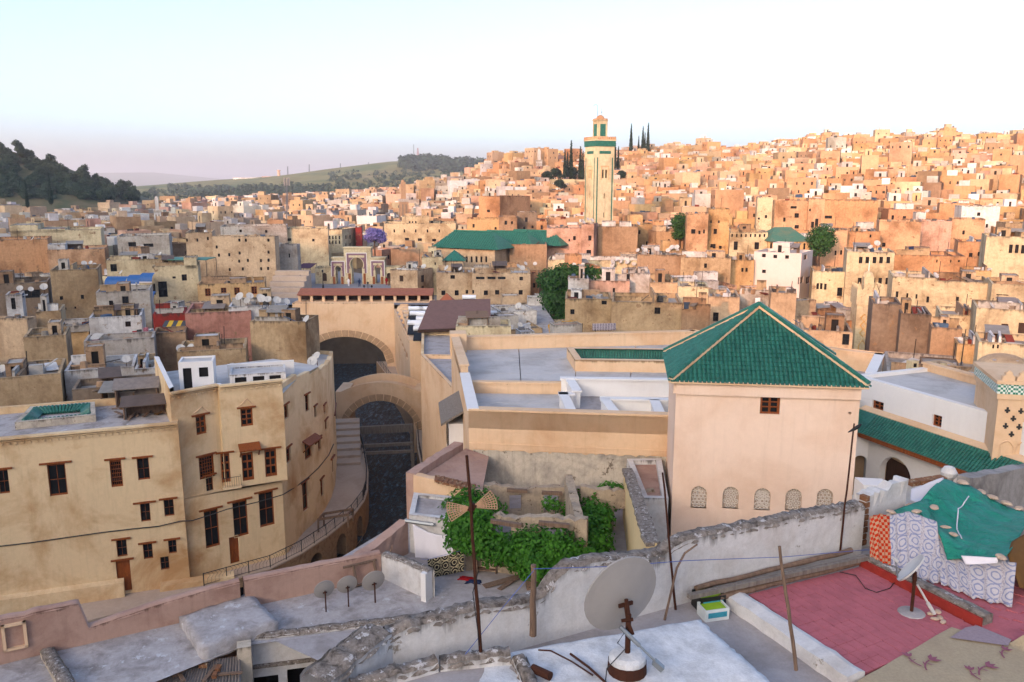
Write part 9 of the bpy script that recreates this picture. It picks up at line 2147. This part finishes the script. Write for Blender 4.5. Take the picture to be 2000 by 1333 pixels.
def lean_to(x, y, z, yaw, sx, sy, h, mat, label, grp):
    e = thing('lean_to_shed', (x, y, z), label, 'shed', grp); ca, sa = math.cos(yaw), math.sin(yaw); P_ = lambda a, b, zz: (x+a*ca-b*sa, y+a*sa+b*ca, z+zz); q = ((-sx/2, -sy/2), (sx/2, -sy/2), (sx/2, sy/2), (-sx/2, sy/2))
    for k, (a, b) in enumerate(q): m_ = MB(); m_.bar(P_(a*.95, b*.92, 0), P_(a*.95, b*.92, h*(.72 if k < 2 else 1)), .1, .1); m_.build('post', 'oldwood', e)
    m_ = MB(); m_.hexa([P_(a*1.1, b*1.15, h*(.7 if k < 2 else 1.02)) for k, (a, b) in enumerate(q)], [P_(a*1.1, b*1.15, h*(.7 if k < 2 else 1.02)+.06) for k, (a, b) in enumerate(q)]); m_.build('roof_sheet', mat, e)
    m_ = MB(); m_.box(x-sa*sy*.44, y+ca*sy*.44, z, z+h*.98, sx*.95, .08, yaw); m_.build('back_board', rd.choice(('oldwood', 'corrugated', 'brown', 'oldwall')), e)
    m_ = MB(); m_.box(x-ca*sx*.45, y-sa*sx*.45, z, z+h*.7, .08, sy*.75, yaw); m_.build('side_board', rd.choice(('oldwood', 'corrugated', 'brown')), e)
for k, (px, py, sx, sy, h, yw, mt, lab) in enumerate(((236, 786, 2.6, 1.8, 1.5, .2, 'tin', 'grey sheet-roofed table shed on the low ochre wing'), (292, 812, 3.6, 1.5, 1.4, .35, 'tindark', 'collapsing plank shed full of scrap on the low ochre wing'), (270, 790, 3.2, 1.2, 2.0, .3, 'corrugated', 'rusty corrugated shed against the tall ochre party wall'))):
    p_ = atZ(px, py, 12.27); lean_to(p_.x, p_.y, 12.27, yw, sx, sy, h, mt, lab, None)
for k in range(14):
    p_ = atZ(rd.uniform(215, 330), rd.uniform(790, 818), 12.3); m_ = MB(); yw = rd.uniform(0, 3); m_.bar((p_.x-math.cos(yw)*.7, p_.y-math.sin(yw)*.7, 12.36), (p_.x+math.cos(yw)*.7, p_.y+math.sin(yw)*.7, 12.5), .22, .06); tag(m_.build('scrap_board', rd.choice(('oldwood', 'tindark', 'brown', 'oldwood'))), 'scrap board lying among the sheds on the low ochre wing', 'board', 'scrap boards on the low wing')
for (P, zz) in list(zip(FOOTP, FOOTZ)):
    Yc = P[0][1]; w_ = math.hypot(P[1][0]-P[0][0], P[1][1]-P[0][1])
    if Yc > 175 or w_ < 5 or rd.random() < .62: continue
    f, g = rd.uniform(.3, .7), rd.uniform(.45, .65); x = P[0][0]+(P[1][0]-P[0][0])*f+(P[3][0]-P[0][0])*g; y = P[0][1]+(P[1][1]-P[0][1])*f+(P[3][1]-P[0][1])*g; yw = math.atan2(P[1][1]-P[0][1], P[1][0]-P[0][0])+rd.uniform(-.15, .15); mt = rd.choice(('tin', 'tindark', 'corrugated', 'tin', 'oldwood'))
    side = 'sunlit' if x > 20 and Yc > 120 else 'shaded'
    lean_to(x, y, zz, yw, rd.uniform(1.6, min(3.6, w_*.45)), rd.uniform(1.2, 2.0), rd.uniform(1.3, 2.1), mt, {'tin': 'grey tin', 'tindark': 'rusty tin', 'corrugated': 'brown corrugated', 'oldwood': 'plank-roofed'}[mt]+' lean-to shed on a %s flat roof' % side, 'lean-to sheds on %s roofs' % side)
for k, (px, py, mt, lab) in enumerate(((263, 655, 'redcloth', 'red cloth drying by the whitewashed house'), (272, 652, 'plastic_black', 'black cloth drying by the whitewashed house'), (285, 648, 'carpet_rose', 'pink cloth drying between the white and red houses'), (1480, 590, 'cloth_white', 'white cloth drying on the red railing terrace'), (1780, 490, 'bluecloth', 'blue cloth drying on the orange house roof'), (1180, 640, 'rug_grey', 'grey printed rug hung over the low wall by the yellow tarpaulin'))):
    Yc = 91.5 if px < 400 else (108 if px < 1500 else 137)
    if px == 1180: Yc = 97
    wpx = 10 if px != 1180 else 46; o = sheet('drying_cloth', hang([atY(px-wpx/2, py-7, Yc), atY(px+wpx/2, py-8, Yc)], [atY(px-wpx/2, py+7, Yc), atY(px+wpx/2, py+6, Yc)], 10, 5, .06, 2, k), mt); tag(o, lab, 'cloth')
M['yellowtarp'] = plain('yellow_tarpaulin', 'b8861c', .6, 0, .2, .5, 3)
o = drape('tarpaulin', [atY(1070, 636, 98), atY(1072, 648, 97.2), atY(1074, 656, 97)], [atY(1128, 624, 99), atY(1112, 634, 98), atY(1085, 654, 97.2)], 'yellowtarp', 12, 12, .25, .1, 6); tag(o, 'mustard yellow tarpaulin slung beside the brick house', 'tarpaulin')
tag(cl.build('rooftop_clutter', 'town_far'), 'jumble of boards, drums and scrap lying about the roofs', 'clutter', kind='stuff')
print('DISHES', dn)

# ================================================================ evening haze over the valley
hz = MB(); hz.hexa([(-17500, -1500, -12), (17500, -1500, -12), (17500, 24000, -12), (-17500, 24000, -12)], [(-17500, -1500, 330), (17500, -1500, 330), (17500, 24000, 330), (-17500, 24000, 330)])
_h = bpy.data.materials.new('haze_air'); _h.use_nodes = True; _t = _h.node_tree; _t.nodes.clear(); _o = _t.nodes.new('ShaderNodeOutputMaterial'); _v = _t.nodes.new('ShaderNodeVolumePrincipled')
_v.inputs['Color'].default_value = (.96, .93, .95, 1); _v.inputs['Density'].default_value = .00016; _v.inputs['Anisotropy'].default_value = .2; _t.links.new(_v.outputs[0], _o.inputs['Volume'])
tag(hz.build('haze', _h), 'pale evening haze filling the valley', 'haze', kind='stuff')

# ================================================================ people and lamps on the square
def person(px, py, Y, h, label, mat, seed):
    b = atY(px, py, Y); b.z = 8.13; e = thing('person', b, label, 'person'); me = bpy.data.meshes.new('body'); k = h/1.7; sw = .12*math.sin(seed*2.1)
    v = [(0, 0, .95), (0, 0, 1.2), (0, 0, 1.42), (0, 0, 1.52), (0, .01, 1.64), (.1, 0, .9), (.11, sw, .48), (.11, sw*1.6, .05), (-.1, 0, .9), (-.11, -sw, .48), (-.11, -sw*1.6, .05), (.2, 0, 1.38), (.25, -sw, 1.1), (.24, -sw*1.5, .86), (-.2, 0, 1.38), (-.25, sw, 1.1), (-.24, sw*1.5, .86), (.12, sw*1.6-.1, .04), (-.12, -sw*1.6-.1, .04)]
    ed_ = [(0, 1), (1, 2), (2, 3), (3, 4), (0, 5), (5, 6), (6, 7), (0, 8), (8, 9), (9, 10), (2, 11), (11, 12), (12, 13), (2, 14), (14, 15), (15, 16), (7, 17), (10, 18)]
    rr = [.17, .18, .17, .07, .115, .12, .1, .08, .12, .1, .08, .07, .055, .045, .07, .055, .045, .05, .05]
    me.from_pydata([(x*k, y*k, z*k) for x, y, z in v], ed_, []); o = bpy.data.objects.new('body', me); COL.objects.link(o); o.parent = e; o.modifiers.new('skin', 'SKIN')
    for i, r_ in enumerate(rr): me.skin_vertices[0].data[i].radius = (r_*k, r_*k)
    me.skin_vertices[0].data[0].use_root = True; s = o.modifiers.new('sub', 'SUBSURF'); s.levels = 1; s.render_levels = 1; me.materials.append(M[mat])
    hr = MB(); hr.lathe([(.118*k, 1.64*k), (.11*k, 1.72*k), (.05*k, 1.77*k), (0, 1.78*k)], 8); ho = hr.build('hair', 'plastic_black'); ho.parent = e
for i, (px, py, Y, lab, mt) in enumerate(((702, 558, 178, 'person in dark clothes walking before the central gate arch', 'bluecloth'), (681, 556, 179, 'person in white standing by the gate pier', 'cloth_white'), (755, 552, 181, 'person in red by the side arch of the gate', 'redcloth'), (760, 552, 180, 'person in brown beside the person in red', 'brown'))): person(px, py, Y, 1.72, lab, mt, i+1)
def lamp(px, yt, yb, Y, label, heads=1):
    a, b = atY(px, yt, Y), atY(px, yb, Y); b.z = 8.12; e = thing('street_lamp', b, label, 'street lamp'); m_ = MB(); m_.tube(((b.x, Y, b.z), (b.x, Y, a.z-.4)), (.1, .06), 6); m_.lathe([(.22, b.z), (.2, b.z+.5), (.08, b.z+.7)], 8, (b.x, Y, 0)); m_.build('post', 'iron', e)
    for k in range(heads):
        dx = 0 if heads == 1 else (-.8 if k == 0 else (.8 if k == 1 else 0)); zz = a.z-.4 if dx == 0 else a.z-1.1
        m_ = MB(); m_.lathe([(.05, zz), (.22, zz+.35), (.26, zz+.4), (.05, zz+.62), (0, zz+.65)], 8, (b.x+dx, Y, 0)); m_.build('lantern', 'glass', e)
        if dx: m_ = MB(); m_.tube(((b.x, Y, zz-.5), (b.x+dx*.7, Y, zz-.35), (b.x+dx, Y, zz)), .035, 5); m_.build('arm', 'iron', e)
lamp(588, 540, 572, 168, 'tall single lantern post by the stepped bank'); lamp(631, 530, 558, 176, 'slim lamp post beside the flank door of the gate'); lamp(719, 553, 572, 170, 'low three-armed lamp post in the middle of the square', 3)
